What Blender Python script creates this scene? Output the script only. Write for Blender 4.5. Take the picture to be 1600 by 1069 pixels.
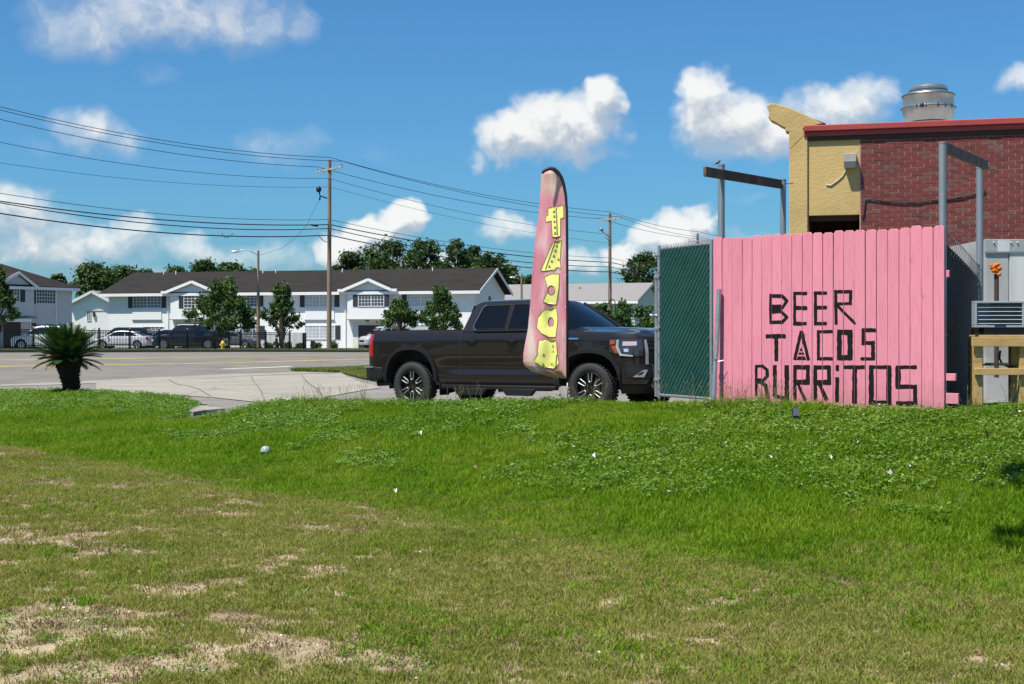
import bpy, math, random
import numpy as np
from mathutils import Vector, Matrix
random.seed(7); rng = np.random.default_rng(7)
R_ = math.radians
for o in list(bpy.data.objects): bpy.data.objects.remove(o)
SC = bpy.context.scene
COL = SC.collection
# ---------------------------------------------------------------- camera
F, HZ, CZ = 2200.0, 525.0, 1.55          # focal length and horizon row in photo pixels, eye height
cam_d = bpy.data.cameras.new('camera'); cam = bpy.data.objects.new('camera', cam_d); COL.objects.link(cam)
cam.location = (0, 0, CZ); cam.rotation_euler = (R_(90), 0, 0)
cam_d.sensor_width = 36.0; cam_d.lens = F/1600*36.0; cam_d.shift_y = -(534.5-HZ)/1600
cam_d.clip_start = 0.1; cam_d.clip_end = 6000
SC.camera = cam
def P(x, y, Y): return Vector(((x-800)/F*Y, Y, CZ-(y-HZ)/F*Y))
def PX(x, Y): return (x-800)/F*Y
# ---------------------------------------------------------------- sun, exposure, sky
SUN_AZ, SUN_EL = 50.0, 63.0              # degrees left of straight behind the camera; elevation
a, e = R_(SUN_AZ), R_(SUN_EL)
SUN = Vector((-math.sin(a)*math.cos(e), -math.cos(a)*math.cos(e), math.sin(e)))
sd = bpy.data.lights.new('sun', 'SUN'); so = bpy.data.objects.new('sun', sd); COL.objects.link(so)
sd.energy = 5.0; sd.angle = R_(0.53); sd.color = (1.0, 0.935, 0.83)
so.rotation_euler = SUN.to_track_quat('Z', 'Y').to_euler(); so.location = (0, 0, 60)
vs = SC.view_settings; vs.view_transform = 'Standard'; vs.look = 'None'; vs.exposure = 0.55; vs.gamma = 1.0; vs.use_curve_mapping = False
try: SC.cycles.use_denoising = True
except Exception: pass
SC.cycles.max_bounces = 5; SC.cycles.transparent_max_bounces = 12
W = bpy.data.worlds.new('World'); SC.world = W; W.use_nodes = True
W.cycles.sampling_method = 'MANUAL'; W.cycles.sample_map_resolution = 256
nt = W.node_tree; nt.nodes.clear()
def N(t, ty, **kw):
    n = t.nodes.new(ty)
    for k, v in kw.items(): setattr(n, k, v)
    return n
def LK(t, a, b): t.links.new(a, b)
def math_(t, op, a, b=None, clamp=False):
    n = N(t, 'ShaderNodeMath', operation=op); n.use_clamp = clamp
    for i, q in enumerate((a, b)):
        if q is None: continue
        if isinstance(q, (int, float)): n.inputs[i].default_value = q
        else: LK(t, q, n.inputs[i])
    return n.outputs[0]
def vmath(t, op, a, b=None):
    n = N(t, 'ShaderNodeVectorMath', operation=op)
    for i, q in enumerate((a, b)):
        if q is None: continue
        if isinstance(q, (tuple, list)): n.inputs[i].default_value = q
        else: LK(t, q, n.inputs[i])
    return n.outputs['Value'] if op in ('DOT_PRODUCT', 'LENGTH') else n.outputs[0]
def ramp(t, fac, stops, interp='LINEAR'):
    n = N(t, 'ShaderNodeValToRGB'); cr = n.color_ramp; cr.interpolation = interp
    while len(cr.elements) > 1: cr.elements.remove(cr.elements[-1])
    for i, (p, c) in enumerate(stops):
        el = cr.elements[0] if i == 0 else cr.elements.new(p)
        el.position = p; el.color = tuple(c)+(1,) if len(c) == 3 else c
    if fac is not None: LK(t, fac, n.inputs[0])
    return n.outputs[0]
def mixc(t, fac, a, b, mode='MIX'):
    n = N(t, 'ShaderNodeMix', data_type='RGBA', blend_type=mode); n.clamp_factor = True
    for s, q in ((n.inputs[0], fac), (n.inputs[6], a), (n.inputs[7], b)):
        if isinstance(q, (int, float)): s.default_value = q
        elif isinstance(q, (tuple, list)): s.default_value = tuple(q)+(1,) if len(q) == 3 else q
        else: LK(t, q, s)
    return n.outputs[2]
# clouds: azimuth / elevation blobs roughened by fractal noise; (px, py, rx, ry, strength)
CL = [(255,26,190,54,.58),(140,52,90,42,.50),(375,35,90,54,.54),(455,45,44,34,.36),(250,118,42,20,.22),
      (140,200,55,36,.62),(185,225,42,28,.5),(440,222,75,34,.38),(590,236,40,18,.2),(60,228,32,12,.2),
      (810,215,66,36,1.25),(880,190,85,52,1.35),(943,152,34,36,1.25),(745,243,16,18,.5),(900,238,70,20,.6),
      (1105,140,38,36,1.1),(1135,190,78,56,1.15),(1200,215,90,38,1.05),(1300,175,80,42,.95),(1355,150,55,32,.75),(1592,125,36,26,.7),
      (20,340,78,46,1.2),(70,385,110,46,1.05),(185,385,72,38,1.2),(205,365,34,28,1.1),(300,388,64,22,1.0),(400,402,110,24,.7),(60,302,60,6,.3),
      (632,335,34,28,1.35),(585,362,56,30,1.3),(545,385,60,28,1.25),(510,395,30,20,.9),(440,405,60,24,.7),(380,300,40,5,.22),
      (790,356,46,20,.75),(900,412,60,26,.7),(1050,372,66,32,1.2),(1090,352,28,24,1.15),(985,400,52,26,.95),(1180,360,60,14,.3),(700,415,120,20,.6),(120,432,200,22,.6),(1165,305,60,8,.2),
      # the same fair weather sky goes on outside the frame
      (-500,200,200,80,1.1),(-350,380,190,44,1.1),(-900,330,220,60,1.1),(1900,300,190,70,1.1),(2300,150,160,80,1.1),(2700,370,260,60,1.1),
      (200,-350,210,90,1.0),(1100,-500,240,110,1.0),(-800,-300,260,120,1.0),(2000,-300,220,100,1.0)]
g = bpy.data.node_groups.new('cloud_field', 'ShaderNodeTree')
g.interface.new_socket('Vector', in_out='INPUT', socket_type='NodeSocketVector')
g.interface.new_socket('Field', in_out='OUTPUT', socket_type='NodeSocketFloat')
gi = N(g, 'NodeGroupInput'); go = N(g, 'NodeGroupOutput')
wn = N(g, 'ShaderNodeTexNoise'); wn.inputs['Scale'].default_value = 26; wn.inputs['Detail'].default_value = 3; wn.inputs['Roughness'].default_value = .62
LK(g, gi.outputs[0], wn.inputs['Vector'])
warp = vmath(g, 'MULTIPLY', vmath(g, 'SUBTRACT', wn.outputs['Color'], (.5, .5, .5)), (.040, .034, 0))
pw = vmath(g, 'ADD', gi.outputs[0], warp)
acc = None
for (cx, cy, rx, ry, st) in CL:
    if -20 < cx < 1620 and cy > -20: rx, ry = rx*.86, ry*.84
    if cy > 290 and cx < 520: st *= .62
    elif cy < 260 and cx > 700: st *= .90
    az = math.atan2(cx-800, F); el = math.atan2(HZ-cy, math.hypot(F, cx-800))
    ma = N(g, 'ShaderNodeVectorMath', operation='MULTIPLY_ADD'); LK(g, pw, ma.inputs[0]); ma.inputs[1].default_value = (F/rx, F/ry, 0); ma.inputs[2].default_value = (-az*F/rx, -el*F/ry, 0)
    d = ma.outputs[0]; mq = N(g, 'ShaderNodeMath', operation='MULTIPLY_ADD'); LK(g, vmath(g, 'DOT_PRODUCT', d, d), mq.inputs[0]); mq.inputs[1].default_value = -st*.46; mq.inputs[2].default_value = st; q = mq.outputs[0]
    acc = q if acc is None else math_(g, 'MAXIMUM', acc, q)
n2 = N(g, 'ShaderNodeTexNoise'); n2.inputs['Scale'].default_value = 42; n2.inputs['Detail'].default_value = 6; n2.inputs['Roughness'].default_value = .58
LK(g, pw, n2.inputs['Vector'])
fld = math_(g, 'MULTIPLY', math_(g, 'MAXIMUM', acc, 0.0), math_(g, 'ADD', .12, math_(g, 'MULTIPLY', n2.outputs['Fac'], 1.8)))
LK(g, fld, go.inputs[0])
tc = N(nt, 'ShaderNodeTexCoord'); sx = N(nt, 'ShaderNodeSeparateXYZ'); LK(nt, tc.outputs['Generated'], sx.inputs[0])
az = math_(nt, 'ARCTAN2', sx.outputs[0], sx.outputs[1]); el = math_(nt, 'ARCSINE', sx.outputs[2])
cv = N(nt, 'ShaderNodeCombineXYZ'); LK(nt, az, cv.inputs[0]); LK(nt, el, cv.inputs[1])
def cf(off):
    n = N(nt, 'ShaderNodeGroup'); n.node_tree = g
    LK(nt, vmath(nt, 'ADD', cv.outputs[0], off), n.inputs[0]); return n.outputs[0]
f0, f1 = cf((0, 0, 0)), cf((-.004, .014, 0))
dens = ramp(nt, f0, [(0.10, (0,)*3), (.30, (.15,)*3), (.56, (.58,)*3), (.82, (.89,)*3), (1.0, (.95,)*3)], 'LINEAR')
lit = math_(nt, 'ADD', .42, math_(nt, 'MULTIPLY', math_(nt, 'SUBTRACT', f0, f1), 1.35), clamp=True)
ccol = ramp(nt, lit, [(0, (4.9, 5.4, 6.1)), (.38, (6.3, 6.7, 7.2)), (.7, (8.0, 8.15, 8.25)), (1, (9.4, 9.4, 9.2))])
sky = N(nt, 'ShaderNodeTexSky', sky_type='NISHITA'); sky.sun_disc = False
sky.sun_elevation = R_(SUN_EL); sky.sun_rotation = R_(180+SUN_AZ); sky.altitude = 0; sky.air_density = 1.0; sky.dust_density = .9; sky.ozone_density = 2.2
skc = mixc(nt, 1.0, sky.outputs[0], (.43, .89, 1.23), 'MULTIPLY')
wcol = mixc(nt, dens, skc, ccol)
bg = N(nt, 'ShaderNodeBackground'); bg.inputs['Strength'].default_value = 0.070
LK(nt, wcol, bg.inputs['Color']); wo = N(nt, 'ShaderNodeOutputWorld'); LK(nt, bg.outputs[0], wo.inputs[0])
# ---------------------------------------------------------------- mesh helpers
class MB:
    def __init__(s): s.v = []; s.f = []
    def add(s, vs, fs):
        n = len(s.v); s.v += [tuple(map(float, q)) for q in vs]; s.f += [tuple(i+n for i in q) for q in fs]; return s
    def hexa(s, p):
        return s.add(p, [(0,3,2,1),(4,5,6,7),(0,1,5,4),(1,2,6,5),(2,3,7,6),(3,0,4,7)])
    def box(s, c, d, M=None):
        x, y, z = (q/2 for q in d)
        vs = [Vector(q) for q in ((-x,-y,-z),(x,-y,-z),(x,y,-z),(-x,y,-z),(-x,-y,z),(x,-y,z),(x,y,z),(-x,y,z))]
        if M is not None: vs = [M @ q for q in vs]
        return s.hexa([q+Vector(c) for q in vs])
    def bar(s, p, q, w, h, up=(0,0,1)):
        p, q = Vector(p), Vector(q); t = (q-p).normalized(); up = Vector(up)
        if abs(t.dot(up)) > .98: up = Vector((0,1,0))
        a = t.cross(up).normalized(); b = a.cross(t).normalized(); a = a*w/2; b = b*h/2
        return s.hexa([p-a-b, p+a-b, p+a+b, p-a+b, q-a-b, q+a-b, q+a+b, q-a+b])
    def tube(s, pts, r, n=8, cap=True):
        pts = [Vector(q) for q in pts]; m = len(pts); rs = r if isinstance(r, (list, tuple)) else [r]*m
        ref = None; rings = []
        for i, q in enumerate(pts):
            t = (pts[min(i+1, m-1)]-pts[max(i-1, 0)]).normalized()
            if ref is None: ref = Vector((0,0,1)) if abs(t.z) < .9 else Vector((1,0,0))
            a = t.cross(ref).normalized(); b = a.cross(t).normalized(); ref = b
            rings += [q+(a*math.cos(2*math.pi*k/n)+b*math.sin(2*math.pi*k/n))*rs[i] for k in range(n)]
        fs = [(i*n+k, i*n+(k+1) % n, (i+1)*n+(k+1) % n, (i+1)*n+k) for i in range(m-1) for k in range(n)]
        if cap: fs += [tuple(range(n-1, -1, -1)), tuple(range((m-1)*n, m*n))]
        return s.add(rings, fs)
    def lathe(s, prof, n=24, loc=(0,0,0), M=None, cap=True):
        vs = []; L = Vector(loc)
        for r, z in prof:
            for k in range(n):
                q = Vector((r*math.cos(2*math.pi*k/n), r*math.sin(2*math.pi*k/n), z))
                vs.append((M @ q if M is not None else q)+L)
        m = len(prof)
        fs = [(i*n+k, i*n+(k+1) % n, (i+1)*n+(k+1) % n, (i+1)*n+k) for i in range(m-1) for k in range(n)]
        if cap and prof[0][0] > 1e-4: fs.append(tuple(range(n-1, -1, -1)))
        if cap and prof[-1][0] > 1e-4: fs.append(tuple(range((m-1)*n, m*n)))
        return s.add(vs, fs)
    def grid(s, fn, nu, nv, flip=False):
        vs = [fn(i/nu, j/nv) for j in range(nv+1) for i in range(nu+1)]; w = nu+1
        fs = [(j*w+i, j*w+i+1, (j+1)*w+i+1, (j+1)*w+i) for j in range(nv) for i in range(nu)]
        if flip: fs = [q[::-1] for q in fs]
        return s.add(vs, fs)
    def prism(s, poly, fr, depth):            # poly 2-D, fr(u,v,w)->world
        n = len(poly); vs = [fr(u, v, 0) for u, v in poly]+[fr(u, v, depth) for u, v in poly]
        return s.add(vs, [tuple(range(n)), tuple(range(2*n-1, n-1, -1))]+[(i, (i+n), (i+1) % n+n, (i+1) % n) for i in range(n)])
    def sphere(s, c, r, nu=12, nv=8, M=None):
        r = r if isinstance(r, (tuple, list)) else (r, r, r); vs = []; c = Vector(c)
        for j in range(nv+1):
            t = math.pi*j/nv
            for i in range(nu):
                p = 2*math.pi*i/nu; q = Vector((r[0]*math.sin(t)*math.cos(p), r[1]*math.sin(t)*math.sin(p), r[2]*math.cos(t)))
                vs.append((M @ q if M is not None else q)+c)
        return s.add(vs, [(j*nu+i, (j+1)*nu+i, (j+1)*nu+(i+1) % nu, j*nu+(i+1) % nu) for j in range(nv) for i in range(nu)])
    def mesh(s, name, mat, smooth=False):
        me = bpy.data.meshes.new(name); me.from_pydata(s.v, [], s.f)
        if mat: me.materials.append(mat)
        if smooth: me.polygons.foreach_set('use_smooth', [True]*len(me.polygons))
        me.validate(); me.update(); return me
    def build(s, name, mat, parent=None, smooth=False, bevel=0, local=False, fixn=True, auto=None):
        me = s.mesh(name, mat, smooth)
        if fixn:
            import bmesh
            bm = bmesh.new(); bm.from_mesh(me); bmesh.ops.recalc_face_normals(bm, faces=bm.faces); bm.to_mesh(me); bm.free()
        if auto: me.set_sharp_from_angle(angle=R_(auto))
        return link(name, me, parent, local, bevel)
def link(name, me, parent=None, local=False, bevel=0):
    o = bpy.data.objects.new(name, me); COL.objects.link(o)
    if parent is not None:
        o.parent = parent
        if not local: o.matrix_parent_inverse = WM[parent.name].inverted()
    WM[o.name] = Matrix.Identity(4) if not local or parent is None else WM[parent.name].copy()
    if bevel:
        b = o.modifiers.new('bevel', 'BEVEL'); b.width = bevel; b.segments = 2; b.limit_method = 'ANGLE'; b.angle_limit = R_(40)
    return o
WM = {}
def tag(o, label=None, cat=None, group=None, kind=None):
    if label: o['label'] = label
    if cat: o['category'] = cat
    if group: o['group'] = group
    if kind: o['kind'] = kind
    return o
def thing(name, label, cat, loc=(0,0,0), rotz=0, group=None, rx=0, ry=0):
    o = bpy.data.objects.new(name, None); COL.objects.link(o); o.location = loc; o.rotation_euler = (rx, ry, rotz); o.empty_display_size = .2
    from mathutils import Euler
    WM[o.name] = Matrix.Translation(Vector(loc)) @ Euler((rx, ry, rotz)).to_matrix().to_4x4()
    return tag(o, label, cat, group)
def copy_tree(o, parent=None):
    c = o.copy(); COL.objects.link(c); c.parent = parent
    for ch in o.children: copy_tree(ch, c)
    return c
# ---------------------------------------------------------------- materials
MT = {}
def M(name, col, rough=.6, metal=0., var=.18, scale=3., bump=0., bscale=30., spec=.5, coat=0., col2=None, rnd=0., coord='Object', detail=6, stretch=None, trans=0., island=0., c2lo=.5, c2hi=.7):
    if name in MT: return MT[name]
    m = bpy.data.materials.new(name); m.use_nodes = True; t = m.node_tree; b = t.nodes['Principled BSDF']
    tcn = N(t, 'ShaderNodeTexCoord'); co = tcn.outputs[coord]
    if stretch: co = vmath(t, 'MULTIPLY', co, stretch)
    ns = N(t, 'ShaderNodeTexNoise'); ns.inputs['Scale'].default_value = scale; ns.inputs['Detail'].default_value = detail; ns.inputs['Roughness'].default_value = .6; LK(t, co, ns.inputs['Vector'])
    fac = ns.outputs['Fac']
    k = math_(t, 'ADD', 1-var, math_(t, 'MULTIPLY', fac, 2*var))
    base = col
    if col2 is not None:
        n2 = N(t, 'ShaderNodeTexNoise'); n2.inputs['Scale'].default_value = scale*.6; n2.inputs['Detail'].default_value = detail; n2.inputs['Roughness'].default_value = .65
        LK(t, vmath(t, 'ADD', co, (7.3, 3.1, 5.7)), n2.inputs['Vector'])
        mr = N(t, 'ShaderNodeMapRange'); mr.inputs[1].default_value = c2lo; mr.inputs[2].default_value = c2hi; LK(t, n2.outputs['Fac'], mr.inputs[0])
        base = mixc(t, mr.outputs[0], col, col2)
    if rnd:
        oi = N(t, 'ShaderNodeObjectInfo'); k = math_(t, 'MULTIPLY', k, math_(t, 'ADD', 1-rnd, math_(t, 'MULTIPLY', oi.outputs['Random'], 2*rnd)))
    if island:
        gm = N(t, 'ShaderNodeNewGeometry'); k = math_(t, 'MULTIPLY', k, math_(t, 'ADD', 1-island, math_(t, 'MULTIPLY', gm.outputs['Random Per Island'], 2*island)))
    kc = N(t, 'ShaderNodeCombineXYZ')
    for i in range(3): LK(t, k, kc.inputs[i])
    out = mixc(t, 1.0, base, kc.outputs[0], 'MULTIPLY')
    LK(t, out, b.inputs['Base Color'])
    rr = math_(t, 'ADD', rough*.85, math_(t, 'MULTIPLY', fac, rough*.3), clamp=True); LK(t, rr, b.inputs['Roughness'])
    b.inputs['Metallic'].default_value = metal; b.inputs['Specular IOR Level'].default_value = spec
    if coat: b.inputs['Coat Weight'].default_value = coat; b.inputs['Coat Roughness'].default_value = .03
    if bump:
        nb = N(t, 'ShaderNodeTexNoise'); nb.inputs['Scale'].default_value = bscale; nb.inputs['Detail'].default_value = 5; LK(t, co, nb.inputs['Vector'])
        bp = N(t, 'ShaderNodeBump'); bp.inputs['Strength'].default_value = bump; bp.inputs['Distance'].default_value = .02; LK(t, nb.outputs['Fac'], bp.inputs['Height']); LK(t, bp.outputs[0], b.inputs['Normal'])
    if trans:
        tr = N(t, 'ShaderNodeBsdfTranslucent'); LK(t, mixc(t, 1.0, out, (1.15, 1.25, .55), 'MULTIPLY'), tr.inputs[0])
        mx = N(t, 'ShaderNodeMixShader'); mx.inputs[0].default_value = trans
        LK(t, b.outputs[0], mx.inputs[1]); LK(t, tr.outputs[0], mx.inputs[2]); LK(t, mx.outputs[0], t.nodes['Material Output'].inputs[0])
    MT[name] = m; return m
def lin(r, g, b): return tuple((q/255/12.92) if q/255 <= .04045 else ((q/255+.055)/1.055)**2.4 for q in (r, g, b))
white_paint = M('white_paint', (.74, .74, .72), .55, var=.07, scale=.6, bump=.05)
black_metal = M('black_metal', (.012, .012, .013), .45, var=.2)
galv = M('galvanised_steel', (.42, .45, .47), .45, .75, var=.22, scale=9, bump=.05)
glass_dark = M('dark_glass', (.012, .015, .018), .04, spec=.6, var=.1)
rubber = M('tyre_rubber', (.018, .018, .018), .8, var=.3, scale=20, bump=.3, bscale=60)
chrome = M('chrome', (.75, .76, .78), .12, 1.0, var=.05)
wood_new = M('new_lumber', (.50, .33, .13), .7, var=.2, scale=5, stretch=(1, 1, 6), bump=.1, col2=(.36, .21, .08))
wood_pole = M('pole_wood', (.24, .18, .13), .85, var=.3, scale=3, stretch=(6, 6, .4), bump=.3, col2=(.15, .11, .085))
# ================================================================ TERRAIN
class TPS:
    def __init__(s, pts, lam=1e-3):
        p = np.array(pts, float); s.c = p[:, :2]/50; n = len(p)
        K = s.U(s.c, s.c)+lam*np.eye(n); Q = np.c_[np.ones(n), s.c]
        A = np.block([[K, Q], [Q.T, np.zeros((3, 3))]]); s.w = np.linalg.solve(A, np.r_[p[:, 2], 0, 0, 0])
    def U(s, a, b):
        d = np.hypot(a[:, None, 0]-b[None, :, 0], a[:, None, 1]-b[None, :, 1]); return np.where(d > 1e-9, d*d*np.log(d+1e-12), 0)
    def __call__(s, X, Y):
        X = np.asarray(X, float); sh = X.shape; q = np.c_[X.ravel(), np.asarray(Y, float).ravel()]/50
        return (s.U(q, s.c) @ s.w[:-3]+s.w[-3]+q @ s.w[-2:]).reshape(sh)
GUT = [(-26, 22), (-16.4, 45), (-6.9, 68), (6, 99), (26, 130), (60, 170)]      # near edge of the road
FAR = [(-55, 47), (-29.8, 82), (-10.9, 108), (8, 131), (32, 158), (70, 198)]   # far kerb
def ruled(t): return [((1-t)*g[0]+t*f[0], (1-t)*g[1]+t*f[1]) for g, f in zip(GUT, FAR)]
RP = [(2.7,18.3,.62),(5,16,.68),(7,19,.66),(6,24,.6),(12,18,.68),(12,28,.55),(3.2,21,.5),(8,14,.70),
      (-1.8,24.9,.26),(1.25,22.7,.29),(-.6,26.6,.25),(2.5,24.4,.34),(-3,30,.21),(0,35,.2),(8,38,.36),(-6,28,.25),(-5,42,.08),(-10.3,33,.30),(-13.8,38,.15),(-13,40.5,.10),(20,40,.3),(10,60,.0),
      (-26,22,.05),(-16.4,45,-.05),(-6.9,68,-.12),(6,99,-.4),(26,130,-.6),
      (-21.8,60,.24),(-8.5,84,.18),(-24.4,67,.39),(-9.4,93,.24),(-29.8,82,.58),(-10.9,108,.30),(8,131,.0),(32,158,-.3),(-55,47,.8),
      (-33,88,.55),(-14,113,.40),(-40.4,140,.28),(-3.25,130,.37),(-45,120,.35),(13,150,.0),(-30,105,.5),(-60,130,.4),(0,200,.2),(-80,180,.4),(60,200,-.3)]
RF = TPS(RP)
def Rz(X, Y): return float(RF(np.array([X]), np.array([Y]))[0])
def hitR(x, y, Y0=20, Y1=260):
    Ys = np.linspace(Y0, Y1, 2400); X = (x-800)/F*Ys; zr = CZ-(y-HZ)/F*Ys
    d = zr-RF(X, Ys); i = int(np.argmax(d < 0)) if (d < 0).any() else len(Ys)-1
    return X[i], Ys[i]
CRX = np.array([-300,0,112,180,290,318,345,372,400,450,600,700,887,1050,1113,1180,1300,1400,1475,1600,2000.])
CRY = np.array([31,31,30,29,27,25.4,24.6,24.2,24,23.5,21.5,20.5,18.9,18.0,17.3,17.0,16.35,15.75,15.3,14.6,13.6])
CRy = np.array([613,613,612,615,625,640,645,641,634,629,632,632,629,631,633,635,643.5,647,648,643,641.])
SWX = np.array([-400,0,400,850,1200,1600,2000.]); SWy = np.array([645,688,757,822,868,905,930.])
def lawn_cols(X, Y):
    Yc = np.maximum(Y, 3.0); px = np.clip(800+F*X/Yc, -400, 2100)
    yc = np.interp(px, CRX, CRY); zc = CZ-(np.interp(px, CRX, CRy)-HZ)/F*yc
    ys = F*CZ/(np.interp(px, SWX, SWy)-HZ); return px, yc, zc, ys
def vnoise(X, Y, f, seed=0):
    r = np.random.default_rng(seed).random((256, 256)); x, y = X*f, Y*f
    xi, yi = np.floor(x).astype(int), np.floor(y).astype(int); u, v = x-xi, y-yi; u = u*u*(3-2*u); v = v*v*(3-2*v)
    gg = lambda a, b: r[(xi+a) % 256, (yi+b) % 256]
    return (gg(0,0)*(1-u)+gg(1,0)*u)*(1-v)+(gg(0,1)*(1-u)+gg(1,1)*u)*v
def fbm(X, Y, f, o=4, seed=0):
    s, am, tot = 0, 1., 0
    for k in range(o): s = s+am*vnoise(X, Y, f*2**k, seed+k); tot += am; am *= .55
    return s/tot
def LF(X, Y):
    X, Y = np.asarray(X, float), np.asarray(Y, float)
    px, yc, zc, ys = lawn_cols(X, Y); t = np.clip((Y-ys)/(yc-ys), 0, 1)
    prof = .55*(t*t*(3-2*t))+.45*t
    drop = np.interp(px, [300, 420, 1000, 1150, 1250], [.10, .16, .16, .10, .012])
    z = zc*prof-np.maximum(Y-yc, 0)*drop
    z = z+(fbm(X, Y, .9, 3, 5)-.5)*.07*np.clip(t*4+.35, 0, 1)*np.clip((yc+1-Y)/1.5, .25, 1)+(fbm(X, Y, 3.5, 2, 11)-.5)*.025
    return z-.05*np.exp(-((Y-ys)/.9)**2)
def Lz(X, Y): return float(LF(np.array([X]), np.array([Y]))[0])
def sheet(name, fz, x0, x1, y0, y1, nx, ny, mat, smooth=True, kind='structure', keep=None):
    xs, ys = np.linspace(x0, x1, nx+1), np.linspace(y0, y1, ny+1); X, Y = np.meshgrid(xs, ys); Z = fz(X, Y)
    v = np.c_[X.ravel(), Y.ravel(), Z.ravel()]; i = np.arange((nx+1)*(ny+1)).reshape(ny+1, nx+1)
    f = np.c_[i[:-1, :-1].ravel(), i[:-1, 1:].ravel(), i[1:, 1:].ravel(), i[1:, :-1].ravel()]
    if keep is not None:
        k = keep(X, Y).ravel(); f = f[k[f].all(1)]
    me = bpy.data.meshes.new(name); me.from_pydata(v.tolist(), [], f.tolist()); me.materials.append(mat)
    me.polygons.foreach_set('use_smooth', [True]*len(me.polygons)); me.update()
    return tag(link(name, me), kind=kind)
def strip(name, lines, mat, dz=0., kind='structure', sub=24, parent=None, cross=8):
    """ground strip between polylines (lists of XY), draped on the road surface"""
    A, B = [np.array(q, float) for q in lines]
    def samp(L, t):
        s = np.r_[0, np.cumsum(np.hypot(*np.diff(L, axis=0).T))]; s = s/s[-1]; return np.array([np.interp(t, s, L[:, 0]), np.interp(t, s, L[:, 1])]).T
    t = np.linspace(0, 1, sub+1); a, b = samp(A, t), samp(B, t); mb = MB()
    k = np.linspace(0, 1, cross+1)[:, None, None]; pts = a[None]*(1-k)+b[None]*k
    zz = RF(pts[..., 0], pts[..., 1])+dz
    vs = [(pts[j, i, 0], pts[j, i, 1], zz[j, i]) for j in range(cross+1) for i in range(sub+1)]; w = sub+1
    mb.add(vs, [(j*w+i, j*w+i+1, (j+1)*w+i+1, (j+1)*w+i) for j in range(cross) for i in range(sub)])
    o = mb.build(name, mat, parent, smooth=True)
    for p in o.data.polygons[:1]:
        if p.normal.z < 0: o.data.flip_normals()
    return tag(o, kind=kind) if parent is None else o
# --- materials of the ground
def ground_mat(name, stops, scale, bump=.3, fine=90, dark=.25, rough=.9, crack=False, stain=0.):
    m = bpy.data.materials.new(name); m.use_nodes = True; t = m.node_tree; b = t.nodes['Principled BSDF']
    co = N(t, 'ShaderNodeNewGeometry').outputs['Position']
    n1 = N(t, 'ShaderNodeTexNoise'); n1.inputs['Scale'].default_value = scale; n1.inputs['Detail'].default_value = 8; n1.inputs['Roughness'].default_value = .62; LK(t, co, n1.inputs['Vector'])
    n2 = N(t, 'ShaderNodeTexNoise'); n2.inputs['Scale'].default_value = fine; n2.inputs['Detail'].default_value = 3; LK(t, co, n2.inputs['Vector'])
    c = ramp(t, n1.outputs['Fac'], stops)
    k = math_(t, 'ADD', 1-dark, math_(t, 'MULTIPLY', n2.outputs['Fac'], 2*dark)); kc = N(t, 'ShaderNodeCombineXYZ')
    for i in range(3): LK(t, k, kc.inputs[i])
    c = mixc(t, 1.0, c, kc.outputs[0], 'MULTIPLY')
    if stain:
        n5 = N(t, 'ShaderNodeTexNoise'); n5.inputs['Scale'].default_value = .55; n5.inputs['Detail'].default_value = 7; n5.inputs['Roughness'].default_value = .7; LK(t, vmath(t, 'MULTIPLY', vmath(t, 'ADD', co, (31., 17., 0.)), (1., .45, 1.)), n5.inputs['Vector'])
        mr5 = N(t, 'ShaderNodeMapRange'); mr5.inputs[1].default_value = .50; mr5.inputs[2].default_value = .68; mr5.inputs[3].default_value = 1.; mr5.inputs[4].default_value = 1-stain; LK(t, n5.outputs['Fac'], mr5.inputs[0])
        k5 = N(t, 'ShaderNodeCombineXYZ')
        for i in range(3): LK(t, mr5.outputs[0], k5.inputs[i])
        c = mixc(t, 1.0, c, k5.outputs[0], 'MULTIPLY')
    if crack:
        vo = N(t, 'ShaderNodeTexVoronoi', feature='DISTANCE_TO_EDGE'); vo.inputs['Scale'].default_value = .16
        LK(t, vmath(t, 'ADD', co, vmath(t, 'MULTIPLY', n1.outputs['Color'], (2., 2., 0))), vo.inputs['Vector'])
        mr = N(t, 'ShaderNodeMapRange'); mr.inputs[1].default_value = .002; mr.inputs[2].default_value = .006; mr.inputs[3].default_value = .72; mr.inputs[4].default_value = 1.; LK(t, vo.outputs['Distance'], mr.inputs[0])
        kc2 = N(t, 'ShaderNodeCombineXYZ')
        for i in range(3): LK(t, mr.outputs[0], kc2.inputs[i])
        c = mixc(t, 1.0, c, kc2.outputs[0], 'MULTIPLY')
    LK(t, c, b.inputs['Base Color']); b.inputs['Roughness'].default_value = rough; b.inputs['Specular IOR Level'].default_value = .25
    bp = N(t, 'ShaderNodeBump'); bp.inputs['Strength'].default_value = bump; bp.inputs['Distance'].default_value = .03; LK(t, n2.outputs['Fac'], bp.inputs['Height']); LK(t, bp.outputs[0], b.inputs['Normal'])
    return m
g_soil = ground_mat('lawn_soil', [(.3, (.16, .115, .065)), (.5, (.34, .27, .165)), (.66, (.46, .38, .25))], 1.6, .6, 70, .3)
g_bank = ground_mat('bank_soil', [(.3, (.03, .05, .012)), (.7, (.06, .085, .02))], 1.2, .6, 60, .4)
g_asph = ground_mat('road_asphalt', [(.3, (.15, .138, .120)), (.7, (.20, .186, .163))], .35, .2, 25, .12, stain=.22)
g_lot = ground_mat('lot_asphalt', [(.3, (.17, .158, .143)), (.7, (.245, .23, .21))], .5, .2, 40, .15, crack=True, stain=.3)
g_conc = ground_mat('driveway_concrete', [(.3, (.255, .232, .195)), (.7, (.335, .308, .262))], .3, .1, 30, .08, crack=True, stain=.24)
g_far = ground_mat('far_ground', [(.3, (.05, .075, .02)), (.7, (.09, .11, .04))], .1, .1, 5, .2)
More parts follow.
